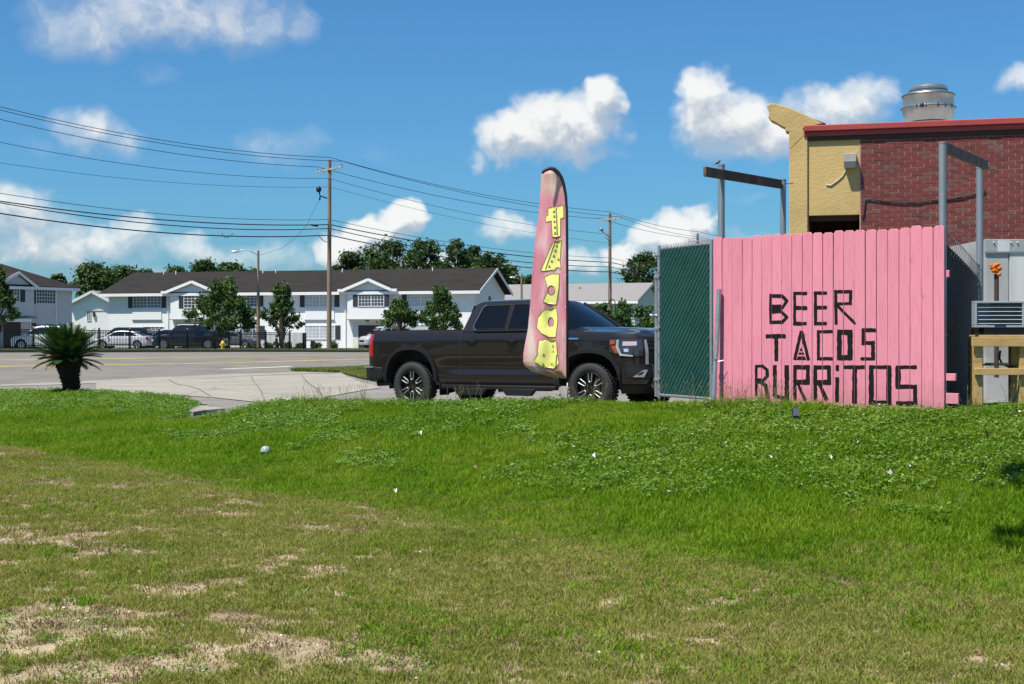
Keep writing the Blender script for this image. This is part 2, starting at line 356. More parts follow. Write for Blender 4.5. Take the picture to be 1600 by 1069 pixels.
g_verge = ground_mat('verge_grass', [(.3, (.06, .105, .022)), (.7, (.11, .15, .04))], .6, .6, 14, .35)
paint_y = M('yellow_road_paint', (.60, .42, .10), .8, var=.25, scale=1.2, col2=(.36, .30, .16))
paint_w = M('white_road_paint', (.62, .61, .58), .8, var=.15, scale=2)
kerb_m = M('kerb_concrete', (.10, .095, .085), .9, var=.3, scale=1.5)
# --- sheets
def base_z(X, Y): return RF(np.clip(X, -110, 110), np.clip(Y, 5, 230))*np.clip(1.6-np.hypot(X, Y-80)/260, 0, 1)-.35-1.6*np.clip(1.3-np.hypot(X, Y-20)/80, 0, 1)
sheet('ground', base_z, -2600, 2600, -400, 4800, 260, 260, g_far)
def lawn_keep(X, Y):
    px, yc, zc, ys = lawn_cols(X, Y); return Y < yc+2.6
def paint_bank(o):
    v = np.zeros(len(o.data.vertices)*3); o.data.vertices.foreach_get('co', v); v = v.reshape(-1, 3); px, yc, zc, ys = lawn_cols(v[:, 0], v[:, 1])
    gg = np.clip((v[:, 1]-ys+(fbm(v[:, 0], v[:, 1], .7, 4, 31)*2.4-1.2)*.055*ys)/(.085*ys)+.6, 0, 1); a_ = o.data.attributes.new('bank', 'FLOAT', 'POINT'); a_.data.foreach_set('value', gg.astype('f'))
t = g_soil.node_tree; bs = t.nodes['Principled BSDF']; src = bs.inputs['Base Color'].links[0].from_socket; an = N(t, 'ShaderNodeAttribute'); an.attribute_name = 'bank'
gn = N(t, 'ShaderNodeTexNoise'); gn.inputs['Scale'].default_value = 6; gn.inputs['Detail'].default_value = 5; LK(t, N(t, 'ShaderNodeNewGeometry').outputs['Position'], gn.inputs['Vector'])
LK(t, mixc(t, math_(t, 'MULTIPLY', an.outputs['Fac'], .9), src, ramp(t, gn.outputs['Fac'], [(.35, (.035, .06, .012)), (.6, (.075, .105, .02)), (.75, (.15, .13, .05))])), bs.inputs['Base Color'])
lawn = sheet('lawn', LF, -16, 10, 0.5, 34, 260, 335, g_soil, keep=lawn_keep)
paint_bank(lawn)
def lot_keep(X, Y):
    gx = np.interp(Y, [q[1] for q in GUT], [q[0] for q in GUT]); px, yc, zc, ys = lawn_cols(X, Y); return (X > gx+.2) & (Y > yc+.25)
sheet('parking_lot', lambda X, Y: RF(X, Y), -26, 34, 13, 100, 240, 348, g_lot, keep=lot_keep)
road = strip('road', (GUT, FAR), g_asph, .004, sub=60, cross=24)
strip('gutter', ([(x-.7, y+.25) for x, y in GUT], [(x+.9, y-.4) for x, y in GUT]), g_conc, .010, sub=60, cross=2)
# driveway slabs: corners picked on the ground, expansion joints left open between them
DW = [[(150,597),(262,593),(330,622),(150,612)], [(264,593),(392,588.5),(415,631),(332,622)], [(394,588.4),(470,585.6),(505,627),(417,631)], [(472,585.5),(533,583.4),(596,606.5),(560,617),(507,622)]]
drive = thing('driveway', None, None); drive['kind'] = 'structure'
for q in DW:
    pts = [hitR(*c) for c in q]; mb = MB(); n = len(pts)
    cx, cy = sum(p[0] for p in pts)/n, sum(p[1] for p in pts)/n
    pts = [(x+(cx-x)*.006, y+(cy-y)*.006) for x, y in pts]
    p4 = [pts[0], pts[1], pts[2], pts[-1]]
    def fn(u, v, p4=p4):
        x = (1-v)*((1-u)*p4[0][0]+u*p4[1][0])+v*((1-u)*p4[3][0]+u*p4[2][0]); y = (1-v)*((1-u)*p4[0][1]+u*p4[1][1])+v*((1-u)*p4[3][1]+u*p4[2][1])
        return (x, y, Rz(x, y)+.014)
    mb.grid(fn, 8, 10).build('concrete_slab', g_conc, drive, smooth=True)
# road markings
def mark(name, p, q, w, mat, ext=(0, 0)):
    a, b = np.array(hitR(*p)), np.array(hitR(*q)); d = (b-a)/np.hypot(*(b-a)); a, b = a-d*ext[0], b+d*ext[1]; nrm = np.array([-d[1], d[0]])*w/2
    return strip(name, ([tuple(a-nrm), tuple(b-nrm)], [tuple(a+nrm), tuple(b+nrm)]), mat, .012, parent=road, sub=40, cross=1)
for yy in ((0, 573.3, 560, 561.8), (0, 563, 560, 556)):
    mark('lane_line', (yy[0], yy[1]), (yy[2], yy[3]), .30, paint_y, (16, 30))
mark('lane_dash', (348, 577), (455, 573), .28, paint_w)
mark('lane_dash', (-150, 592), (-60, 589), .28, paint_w)
# far kerb and verge
def offs(L, d):
    L = np.array(L, float); T = np.gradient(L, axis=0); T = T/np.hypot(T[:, 0], T[:, 1])[:, None]; return (L+np.c_[-T[:, 1], T[:, 0]]*d)
def ribbon_solid(name, L, d0, d1, h, mat, sub=60, below=.25):
    A, B = offs(L, d0), offs(L, d1)
    def samp(Q, t):
        s = np.r_[0, np.cumsum(np.hypot(*np.diff(Q, axis=0).T))]; s /= s[-1]; return np.interp(t, s, Q[:, 0]), np.interp(t, s, Q[:, 1])
    vs = []
    for t in np.linspace(0, 1, sub+1):
        ax, ay = samp(A, t); bx, by = samp(B, t); za, zb = Rz(ax, ay), Rz(bx, by)
        vs += [(ax, ay, za-below), (ax, ay, za+h), (bx, by, zb+h), (bx, by, zb-below)]
    fs = [(i*4+k, (i+1)*4+k, (i+1)*4+(k+1) % 4, i*4+(k+1) % 4) for i in range(sub) for k in range(4)]
    return tag(MB().add(vs, fs).build(name, mat, smooth=False), kind='structure')
ribbon_solid('far_kerb', FAR, 0, .25, .15, kerb_m)
ribbon_solid('far_verge', FAR, .26, 4.2, .14, g_verge)
ribbon_solid('apartment_lot', FAR, 4.22, 34, .05, g_lot, below=.3)
# two grass strips beside the driveway
for nm, q in (('grass_verge', [(455,580.5),(582,575.5),(582,579.0),(520,582.5)]), ('grass_verge', [(535,583.5),(600,582),(600,597),(592,597.5)])):
    pts = [hitR(*c) for c in q]; mb = MB(); n = 4
    mb.prism(pts, lambda u, v, w: (u, v, Rz(u, v)+.02+w), .07)
    tag(mb.build(nm, g_verge), kind='structure')
# ================================================================ PINK FENCE
FL, FR = Vector((2.56, 18.0, 0)), Vector((4.885, 15.85, 0)); FD = (FR-FL).normalized(); FNn = Vector((FD.y, -FD.x, 0))   # normal towards camera
if FNn.y > 0: FNn = -FNn
def fence_uv(x, y):
    d = Vector(((x-800)/F, 1, -(y-HZ)/F)); o = Vector((0, 0, CZ)); t = (FL-o).dot(FNn)/d.dot(FNn); p = o+d*t; return ((p-FL).dot(FD), p.z)
def fp(u, z, out=0.): return FL+FD*u+FNn*out+Vector((0, 0, z))
pink = M('pink_paint', lin(219, 137, 155), .7, var=.07, scale=4, stretch=(1, 1, .25), bump=.25, bscale=45, rnd=.035, col2=lin(212, 129, 148), spec=.25)
t = pink.node_tree; bs = t.nodes['Principled BSDF']; src = bs.inputs['Base Color'].links[0].from_socket; gpos = N(t, 'ShaderNodeNewGeometry').outputs['Position']
gn = N(t, 'ShaderNodeTexNoise'); gn.inputs['Scale'].default_value = 16; gn.inputs['Detail'].default_value = 6; gn.inputs['Roughness'].default_value = .7; LK(t, vmath(t, 'MULTIPLY', gpos, (4., 4., .22)), gn.inputs['Vector'])
gc = ramp(t, gn.outputs['Fac'], [(.32, (.80, .76, .77)), (.5, (1, 1, 1)), (.7, (1.0, 1.04, 1.03))])
vk = N(t, 'ShaderNodeTexVoronoi'); vk.inputs['Scale'].default_value = 2.3; LK(t, vmath(t, 'MULTIPLY', gpos, (1.6, 1.6, .8)), vk.inputs['Vector']); kn = ramp(t, vk.outputs['Distance'], [(.02, (.62, .55, .56)), (.055, (.9, .88, .88)), (.09, (1, 1, 1))])
sz = N(t, 'ShaderNodeSeparateXYZ'); LK(t, gpos, sz.inputs[0]); dn = N(t, 'ShaderNodeTexNoise'); dn.inputs['Scale'].default_value = 9; dn.inputs['Detail'].default_value = 6; LK(t, gpos, dn.inputs['Vector'])
dz = N(t, 'ShaderNodeMapRange'); dz.inputs[1].default_value = 1.02; dz.inputs[2].default_value = .70; LK(t, math_(t, 'ADD', sz.outputs[2], math_(t, 'MULTIPLY', math_(t, 'SUBTRACT', dn.outputs['Fac'], .5), .55)), dz.inputs[0])
cc = mixc(t, 1.0, mixc(t, 1.0, src, gc, 'MULTIPLY'), kn, 'MULTIPLY'); cc = mixc(t, math_(t, 'MULTIPLY', dz.outputs[0], .45), cc, lin(150, 112, 100)); LK(t, cc, bs.inputs['Base Color'])
sw = N(t, 'ShaderNodeTexWave', wave_type='BANDS', bands_direction='Z'); sw.inputs['Scale'].default_value = 14; sw.inputs['Distortion'].default_value = 3; LK(t, gpos, sw.inputs['Vector']); b2 = N(t, 'ShaderNodeBump'); b2.inputs['Strength'].default_value = .05; b2.inputs['Distance'].default_value = .008; LK(t, math_(t, 'ADD', sw.outputs['Fac'], math_(t, 'MULTIPLY', gn.outputs['Fac'], 2.)), b2.inputs['Height']); LK(t, b2.outputs[0], bs.inputs['Normal'])
blackp = M('black_letter_paint', (.011, .010, .011), .85, var=.3, scale=8, bump=.1, spec=.15)
fence = thing('picket_fence', 'pink painted board fence lettered with black words for beer, tacos and burritos', 'fence', FL+Vector((0,0,.7)))
EX = [116,164,217,270,322,373,427,479,533,588,641,697,752,808,865,923,982,1041,1101,1160,1221,1283,1343]
boards = []
for i in range(22):
    u0, u1 = fence_uv(1080+EX[i]/3.393, 450)[0], fence_uv(1080+EX[i+1]/3.393, 450)[0]
    gap = random.choice([.004, .007, .010, .006]); u0 += gap/2; u1 -= gap/2
    top = 2.80+random.uniform(-.012, .012); w = u1-u0; c = .026; out = random.uniform(-.003, .004); tl = random.uniform(-.003, .003)
    prof = [(0, .60), (w, .60), (w, top-c), (w-c, top), (c, top), (0, top-c)]
    mb = MB(); mb.prism(prof, lambda u, v, d, u0=u0, out=out, tl=tl: fp(u0+u+(v-1.6)*tl, v, out-d), .019)
    boards.append((u0, u1, top, out, tl)); mb.build('board', pink, fence, bevel=.003)
for z in (.86, 1.72, 2.55):
    mb = MB(); mb.hexa([fp(.02, z-.045, -.022), fp(3.13, z-.045, -.022), fp(3.13, z-.045, -.06), fp(.02, z-.045, -.06), fp(.02, z+.045, -.022), fp(3.13, z+.045, -.022), fp(3.13, z+.045, -.06), fp(.02, z+.045, -.06)])
    mb.build('rail', pink, fence, bevel=.004)
def px_block(name, x0, x1, y0, y1, d0, d1, mat, par):
    (ua, za), (ub, zb) = fence_uv(x0, y1), fence_uv(x1, y0); mb = MB()
    mb.hexa([fp(ua, za, d0), fp(ub, za, d0), fp(ub, za, d1), fp(ua, za, d1), fp(ua, zb, d0), fp(ub, zb, d0), fp(ub, zb, d1), fp(ua, zb, d1)])
    return mb.build(name, mat, par, bevel=.004)
px_block('rail_end', 1476.5, 1481, 422, 433, -.024, -.062, pink, fence)
px_block('rail_end', 1476.5, 1491.5, 584, 595, -.024, -.062, pink, fence)
px_block('rail_end', 1476.5, 1496, 615, 631, -.02, -.055, pink, fence)
# --- lettering, clipped to the boards so that the joints stay open
def clip(poly, a, b):
    for s, lim in ((1, a), (-1, b)):
        out = []
        for i in range(len(poly)):
            p, q = poly[i], poly[(i+1) % len(poly)]; dp, dq = s*(p[0]-lim), s*(q[0]-lim)
            if dp >= 0: out.append(p)
            if dp*dq < 0: k = dp/(dp-dq); out.append((p[0]+(q[0]-p[0])*k, p[1]+(q[1]-p[1])*k))
        poly = out
        if len(poly) < 3: return []
    return poly
A_ = lambda x, y: (1100+x/4.86, 420+y/4.86)
B_ = lambda x, y: (1290+x/4.86, 420+y/4.86)
LET = [
 ('B', A_, [(506,190,506,418,19),(506,206,592,206,23),(588,200,634,246,22),(634,238,590,304,18),(500,305,592,305,56),(582,320,634,370,20),(634,362,588,412,20),(506,405,597,405,22)]),
 ('E', A_, [(689,178,689,428,19),(680,187,783,187,21),(690,297,783,297,25),(680,416,780,416,23)]),
 ('E', A_, [(848,174,848,427,22),(838,184,933,184,21),(850,293,933,293,23),(838,415,932,415,22)]),
 ('R', B_, [(76,163,80,424,21),(66,173,200,173,21),(190,165,188,271,21),(75,266,197,262,17),(85,276,226,418,19)]),
 ('T', A_, [(470,512,620,512,28),(550,512,550,700,26)]),
 ('A', A_, [(739,472,689,692,20),(741,472,795,692,22),[(740,595),(726,623),(754,623)],[(722,636),(758,636),(764,652),(716,652)],[(715,665),(766,665),(778,692),(702,692)]]),
 ('C', A_, [(870,467,870,692,20),(860,477,980,477,20),(860,681,980,681,20)]),
 ('O', B_, [(105,465,105,690,32),(186,465,186,690,34),(90,481,203,481,34),(90,674,203,674,34)]),
 ('S', B_, [(277,466,388,466,26),(290,455,290,576,27),(278,563,373,563,26),(360,555,360,692,26),(267,683,372,683,20)]),
 ('B', A_, [(397,730,397,965,18),(390,740,446,738,19),(440,734,484,772,20),(480,766,480,818,21),(484,812,430,868,22),(400,852,440,852,34),(415,850,472,888,24),(468,880,484,985,24)]),
 ('U', A_, [(538,732,538,965,26),(630,732,630,1000,30),(530,962,640,992,24)]),
 ('R', A_, [(691,735,691,1000,24),(680,748,803,748,30),(790,735,790,875,26),(700,860,803,860,32),(712,868,770,1000,20)]),
 ('R', A_, [(846,735,846,1000,26),(836,748,962,748,27),(950,740,950,876,26),(836,861,962,861,32),(880,878,932,1000,26)]),
 ('i', B_, [(78,754,102,754,38),(89,825,86,1012,26)]),
 ('T', B_, [(138,747,305,747,24),(222,747,222,1024,34)]),
 ('O', B_, [(348,735,346,1032,34),(482,740,480,1035,36),(333,746,497,746,22),(333,1015,498,1020,32)]),
 ('S', B_, [(535,747,692,747,24),(551,740,551,908,34),(540,896,693,896,28),(679,885,681,1038,28),(538,1022,692,1022,28)])]
for nm, cv_, strokes in LET:
    mb = MB(); kk = 0
    for s in strokes:
        if isinstance(s, list): polys = [s]
        else:
            x0, y0, x1, y1, w = s; w *= 1.14; dx, dy = x1-x0, y1-y0; L = math.hypot(dx, dy); nx, ny = -dy/L*w/2, dx/L*w/2
            ns = max(2, int(L/22)); jw = lambda: random.uniform(.86, 1.14); tx, ty = dx/L, dy/L; fw = lambda q: x0+dx*q; gw = lambda q: y0+dy*q
            e0, e1 = random.uniform(0, 3.5), random.uniform(0, 3.5)
            sa = [(fw(q)+nx*j, gw(q)+ny*j) for q in np.linspace(.0, 1., ns+1) for j in (jw(),)]; sb_ = [(fw(q)-nx*j, gw(q)-ny*j) for q in np.linspace(1., 0., ns+1) for j in (jw(),)]
            polys = [sa+[(x1+tx*e1, y1+ty*e1)]+sb_+[(x0-tx*e0, y0-ty*e0)]]
        for pl in polys:
            uv = [fence_uv(*cv_(x, y)) for x, y in pl]; uv = list(uv)
            for (u0, u1, top, out, tl) in boards:
                c = clip(uv, u0+.002, u1-.002)
                if len(c) < 3: continue
                kk += 1; off = .0022+.0004*(kk % 7)
                mb.add([fp(u, z, out+off) for u, z in c], [tuple(range(len(c)))])
    o = mb.build('painted_letter', blackp, fence); o['label'] = f'black hand-painted letter {nm}'
# ================================================================ ENCLOSURE: posts, beams, gate, chain link
galv_p = M('weathered_pipe', (.30, .335, .36), .5, .55, var=.25, scale=4, stretch=(4, 4, .5), bump=.06)
beam_m = M('weathered_beam', (.085, .055, .04), .85, var=.4, scale=6, col2=(.16, .12, .09), bump=.3)
beam_m2 = M('grey_beam', (.15, .12, .10), .85, var=.4, scale=6, col2=(.08, .06, .05), bump=.3)
def post(px, Y, ytop, r, label):
    X = PX(px, Y); zt = CZ-(ytop-HZ)/F*Y; t = thing('pipe_post', label, 'post', (X, Y, .4), group='grey pipe posts of the enclosure')
    mb = MB(); mb.tube([(X, Y, .4), (X, Y, zt)], r, 20); mb.build('pipe', galv_p, t, smooth=True, auto=50)
    mb = MB(); mb.tube([(X, Y, zt-.012), (X, Y, zt+.006)], r+.003, 20); mb.build('cap', galv_p, t, smooth=True, auto=50)
    for zz in (.9, 1.55, 2.2):
        mb = MB(); mb.tube([(X, Y, zz), (X, Y, zz+.025)], r+.004, 20); mb.build('clamp_band', galv, t, smooth=True, auto=50)
    return Vector((X, Y, zt))
p1 = post(1127, 18.35, 258, .045, 'front grey pipe post rising behind the left end of the pink fence')
p2 = post(1223.5, 19.9, 281, .042, 'rear grey pipe post just left of the yellow wall')
p3 = post(1473, 16.05, 223, .044, 'tall grey pipe post at the right end of the pink fence')
p4 = post(1531, 18.5, 262, .045, 'rear grey pipe post in front of the brick wall')
def beam(name, a, b, h, w, mat, label, ext0=0, ext1=0):
    a, b = Vector(a), Vector(b); d = (b-a).normalized(); mb = MB(); mb.bar(a-d*ext0, b+d*ext1, w, h); o = mb.build(name, mat, None, bevel=.006)
    return tag(o, label, 'beam')
off = Vector((.06, -.03, 0))
beam('wooden_beam', P(1101, 268, 17.9), P(1222, 288, 19.85)+Vector((-.02, .0, 0)), .125, .045, beam_m, 'dark weathered wooden beam with a bird on it, left of the yellow wall')
beam('wooden_beam', P(1477, 231, 16.08), P(1541, 258, 18.55), .125, .045, beam_m2, 'grey weathered wooden beam bridging two posts before the brick wall', .05, .05)
# bolt rod from the rear left post to the wall
tag(MB().tube([P(1229, 287, 19.9), P(1239, 287, 20.2)], .008, 6).build('steel_rod', galv, smooth=True), 'thin steel rod sticking out of the rear left post', 'rod')
# bird
bt = P(1122, 254, 18.35); bt.z = P(1121, 259, 18.35).z+.038
bird = thing('bird', 'small grey brown bird perched on the front left post', 'bird', bt-Vector((0,0,.038)))
bm_ = M('bird_feathers', (.10, .085, .075), .9, var=.3, scale=30); bm2 = M('bird_wing', (.05, .042, .038), .9, var=.3, scale=40)
mb = MB(); pts = [(-.085,.0,-.040),(-.055,0,-.022),(-.03,0,-.004),(0,0,.008),(.022,0,.024),(.034,0,.045),(.043,0,.056),(.056,0,.054)]
mb.tube([bt+Vector(q)*.55 for q in pts], [.003,.010,.015,.017,.0155,.0125,.0115,.004], 12); mb.build('body', bm_, bird, smooth=True)
for s in (-1, 1):
    mb = MB(); mb.tube([bt+Vector(q)*.55 for q in ((.015, s*.024, .012), (-.03, s*.026, -.008), (-.075, s*.012, -.035))], [.008, .0095, .002], 8); mb.build('wing', bm2, bird, smooth=True)
    mb = MB(); mb.tube([bt+.55*Vector((.0, s*.012, -.02)), bt+.55*Vector((.006, s*.012, -.07))], .0015, 5); mb.build('leg', bm2, bird)
mb = MB(); mb.tube([bt+.55*Vector((.057, 0, .054)), bt+.55*Vector((.076, 0, .05))], [.003, .001], 6); mb.build('beak', bm2, bird)
mb = MB(); mb.hexa([bt+Vector(q)*.55 for q in ((-.13,-.014,-.068),(-.07,-.010,-.036),(-.07,.010,-.036),(-.13,.014,-.068),(-.13,-.014,-.062),(-.07,-.010,-.030),(-.07,.010,-.030),(-.13,.014,-.062))]); mb.build('tail', bm2, bird)
# green slatted chain link gate
GL, GR = P(1030, 618, 19.25), P(1111.5, 625, 18.05)
GL.z, GR.z = .735, .735; GD = (GR-GL); GW = GD.length; GD.normalize(); GN = Vector((GD.y, -GD.x, 0)); GN = GN if GN.y < 0 else -GN
GH0, GH1 = .735, 2.755
gate = thing('chain_link_gate', 'chain link gate filled with dark green slats beside the pink fence', 'gate', GL)
def gp(u, z, o=0.): return Vector((GL.x, GL.y, 0))+GD*u+GN*o+Vector((0, 0, z))
grn = M('green_slat', lin(24, 74, 66), .55, var=.16, scale=5, col2=lin(18, 60, 54), bump=.08)
grn_d = M('green_slat_gap', lin(9, 34, 30), .7, var=.2)
# slats: diagonal strips clipped to the leaf
def cliprect(poly, x0, x1, y0, y1):
    p = clip(poly, x0, x1); p = clip([(b, a) for a, b in p], y0, y1) if len(p) > 2 else []; return [(b, a) for a, b in p]
ang = math.atan2(1.12, 1.0); du, dv = math.cos(ang), math.sin(ang); pitch = .066; mb = MB(); wires = MB(); k = 0
for n in range(-40, 60):
    c = n*pitch; mid = (-dv*c, du*c+GH0)
    cen = [(mid[0]+du*s, mid[1]+dv*s) for s in (-3, 4)]
    poly = [(cen[0][0]-dv*.031, cen[0][1]+du*.031), (cen[1][0]-dv*.031, cen[1][1]+du*.031), (cen[1][0]+dv*.031, cen[1][1]-du*.031), (cen[0][0]+dv*.031, cen[0][1]-du*.031)]
    q = cliprect(poly, .05, GW-.05, GH0+.03, GH1-.05)
    if len(q) >= 3:
        k += 1; o1, o2 = random.uniform(.0, .003), random.uniform(.0, .003); m = len(q)
        mb.add([gp(u, z, .004+(o1 if i % 2 else o2)) for i, (u, z) in enumerate(q)]+[gp(u, z, 0) for u, z in q], [tuple(range(m))]+[(i, (i+1) % m, (i+1) % m+m, i+m) for i in range(m)])
    w = [(cen[0][0]-dv*.033, cen[0][1]+du*.033), (cen[1][0]-dv*.033, cen[1][1]+du*.033), (cen[1][0]-dv*.0345, cen[1][1]+du*.0345), (cen[0][0]-dv*.0345, cen[0][1]+du*.0345)]
    q = cliprect(w, .03, GW-.03, GH0, GH1)
    if len(q) >= 3: wires.tube([gp(q[0][0], q[0][1], .012), gp(q[len(q)//2][0], q[len(q)//2][1], .012)], .0022, 5)
mb.build('slats', grn, gate)['kind'] = 'stuff'
wires.build('mesh_wire', M('green_wire', lin(12, 42, 38), .6, .1), gate)['kind'] = 'stuff'
mb = MB(); mb.hexa([gp(.03, GH0, -.012), gp(GW-.03, GH0, -.012), gp(GW-.03, GH0, -.018), gp(.03, GH0, -.018), gp(.03, GH1-.04, -.012), gp(GW-.03, GH1-.04, -.012), gp(GW-.03, GH1-.04, -.018), gp(.03, GH1-.04, -.018)])
mb.build('privacy_sheet', grn_d, gate)
for u, nm in ((.0, 'frame_post'), (GW, 'frame_post')):
    mb = MB(); mb.tube([gp(u, .70), gp(u, GH1+.03)], .024, 14); mb.build(nm, galv, gate, smooth=True, auto=50)
mb = MB(); mb.tube([gp(0, GH0+.01), gp(GW, GH0+.01)], .02, 12); mb.build('frame_rail', galv, gate, smooth=True, auto=50)
mb = MB(); mb.tube([gp(0, GH1-.02, -.02), gp(GW, GH1-.02, -.02)], .018, 12); mb.build('frame_rail', galv, gate, smooth=True, auto=50)
mb = MB()
for i in range(30):
    u = .03+i*(GW-.06)/29; mb.tube([gp(u-.012, GH1-.03), gp(u, GH1+.035), gp(u+.012, GH1-.03)], .0025, 4)
for i in range(9):
    for u in (.02, GW-.03): z = GH0+.1+i*.225; mb.tube([gp(u-.04, z, .02), gp(u+.03, z+.02, .03)], .004, 4)
mb.build('tie_wires', galv, gate)['kind'] = 'stuff'
mb = MB(); mb.tube([gp(-.075, .72), gp(-.075, GH1-.32)], .026, 14); mb.build('hinge_post', galv, gate, smooth=True, auto=50)
for z in (.95, 1.65, GH1-.4):
    mb = MB(); mb.bar(gp(-.10, z, .0), gp(.03, z, 0), .06, .035); mb.build('hinge', galv, gate, bevel=.004)
mb = MB(); mb.tube([gp(-.17, 1.83, .02), gp(-.02, 1.83, .02)], .014, 8); mb.sphere(gp(-.18, 1.83, .02), .028, 10, 6); mb.build('latch', galv, gate, smooth=True)
# rough old post between gate and fence
mb = MB(); X0 = P(1110, 500, 18.15)
mb.tube([(X0.x, X0.y, .6), (X0.x, X0.y, 2.72)], .032, 10); tag(mb.build('fence_post', M('rough_post', (.36, .34, .32), .8, var=.35, scale=14, col2=(.2, .19, .18)), smooth=True, auto=50), 'pale rough post between the green gate and the pink fence', 'post')
# loose pipe leaning on the fence
lp = thing('loose_pipe', 'loose bent grey pipe leaning against the pink fence', 'pipe', P(1115, 628, 17.55))
pa = [P(1115, 630, 17.80), P(1117.5, 565, 17.83), P(1119.5, 548, 17.84), P(1123.5, 452, 17.86)]
mb = MB(); mb.tube(pa, .030, 14); mb.build('pipe', galv, lp, smooth=True, auto=50)
mb = MB()
for k in range(3): mb.tube([pa[1]+Vector((.034*math.cos(t)*(1), .034*math.sin(t), .005*k+.006*t)) for t in np.linspace(0, 6.3, 14)], .004, 5)
mb.tube([pa[1]+Vector((.03, -.02, 0)), pa[1]+Vector((.10, -.03, .015))], .004, 5); mb.tube([pa[1]+Vector((-.03, -.02, 0)), pa[1]+Vector((-.06, -.03, .03))], .004, 5); mb.build('tie_wire', galv, lp)
# chain link side panel with black wind screen between the two right posts
clk = thing('chain_link_fence', 'sagging chain link fence with black screen behind the pink fence', 'fence', (p3.x+.06, p3.y+.1, .7))
ca, cb = Vector((p3.x+.03, p3.y+.06, 0)), Vector((p4.x-.05, p4.y-.05, 0)); cd = cb-ca
def cp(u, z, o=0.):
    n = Vector((-cd.y, cd.x, 0)).normalized(); n = n if n.x > 0 else -n   # outwards (right)
    return ca+cd*u+Vector((0, 0, z))+n*o
def ctop(u): return 2.74-.30*math.sin(min(u*1.25, 1)*math.pi/2)+.10*max(u-.6, 0)
def cbulge(u, v): return .03+.10*math.sin(u*math.pi)*v*v
scr = M('black_wind_screen', (.010, .012, .013), .85, var=.3, scale=4)
mb = MB(); mb.grid(lambda u, v: cp(u, .66+v*(ctop(u)-.12-.66), cbulge(u, v)-.02), 16, 20); mb.build('wind_screen', scr, clk, smooth=True)
mb = MB(); nz = 22; nu = 24
def cw(u, t): return cp(min(max(u, 0), 1), .66+t*(ctop(min(max(u, 0), 1))-.66), cbulge(min(max(u, 0), 1), t))
for k in range(-nz, nu):
    for sgn in (1, -1):
        pl = []
        for j in range(nz+1):
            u = (k+j)/nu if sgn > 0 else (k+nz-j)/nu
            if 0 <= u <= 1: pl.append(cw(u, j/nz)+Vector((.004*((j+k) % 2), 0, 0)))
        if len(pl) > 1: mb.tube(pl, .0022, 4, cap=False)
mb.build('mesh_wire', M('mesh_wire_grey', (.18, .19, .20), .5, .6, var=.15), clk)['kind'] = 'stuff'
mb = MB(); mb.tube([cp(u, ctop(u)+.005, cbulge(u, 1)) for u in np.linspace(0, 1, 12)], .006, 6); mb.build('tension_wire', galv, clk, smooth=True)
# ================================================================ RESTAURANT
BC = Vector((PX(1343, 23.6), 23.6, 0)); bphi = R_(15); BD = Vector((math.cos(bphi), -math.sin(bphi), 0)); BN = Vector((-math.sin(bphi), -math.cos(bphi), 0))
def b_uv(x, y, out=0.):
    o = Vector((0, 0, CZ)); d = Vector(((x-800)/F, 1, -(y-HZ)/F)); t = (BC+BN*out-o).dot(BN)/d.dot(BN); p = o+d*t; return (p-BC).dot(BD), p.z
def bp_(u, z, o=0.): return BC+BD*u+BN*o+Vector((0, 0, z))
def bbox(mb, u0, u1, z0, z1, o0, o1):
    return mb.hexa([bp_(u0, z0, o1), bp_(u1, z0, o1), bp_(u1, z0, o0), bp_(u0, z0, o0), bp_(u0, z1, o1), bp_(u1, z1, o1), bp_(u1, z1, o0), bp_(u0, z1, o0)])
stucco = M('yellow_stucco', lin(190, 164, 108), .9, var=.14, scale=1.3, bump=.35, bscale=22, col2=lin(166, 142, 90), c2lo=.5, c2hi=.75)
redm = M('red_metal', lin(158, 62, 58), .55, var=.15, scale=2, bump=.03, col2=lin(140, 52, 50))
rest = thing('restaurant', 'yellow stucco and red brick restaurant with a red metal roof edge', 'building', BC+Vector((0,0,.5)))
uL = b_uv(1236, 330)[0]; zt = b_uv(1300, 216)[1]; uO = b_uv(1263, 345)[0]; zO0, zO1 = b_uv(1300, 372)[1]-.25, b_uv(1300, 336)[1]; LEN = 9.0
mb = MB(); bbox(mb, uL, 0, zO1, zt+.05, 0, -.3); bbox(mb, uL, uO, .3, zO1, 0, -.3); bbox(mb, uO, 0, .3, zO0-.6, 0, -.3)
bbox(mb, uL, uL+.25, .3, zt+.05, -.3, -8); mb.build('stucco_wall', stucco, rest)
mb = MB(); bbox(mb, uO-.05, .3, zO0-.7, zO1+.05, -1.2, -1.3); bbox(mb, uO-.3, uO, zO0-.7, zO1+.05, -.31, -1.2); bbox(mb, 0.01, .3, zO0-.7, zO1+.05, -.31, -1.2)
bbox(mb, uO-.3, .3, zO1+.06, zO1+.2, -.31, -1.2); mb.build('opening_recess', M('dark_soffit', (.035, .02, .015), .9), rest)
mb = MB(); bbox(mb, uO, 0, zO1-.09, zO1, -.12, -.2); mb.build('lintel', M('dark_wood_lintel', (.06, .03, .02), .8), rest)
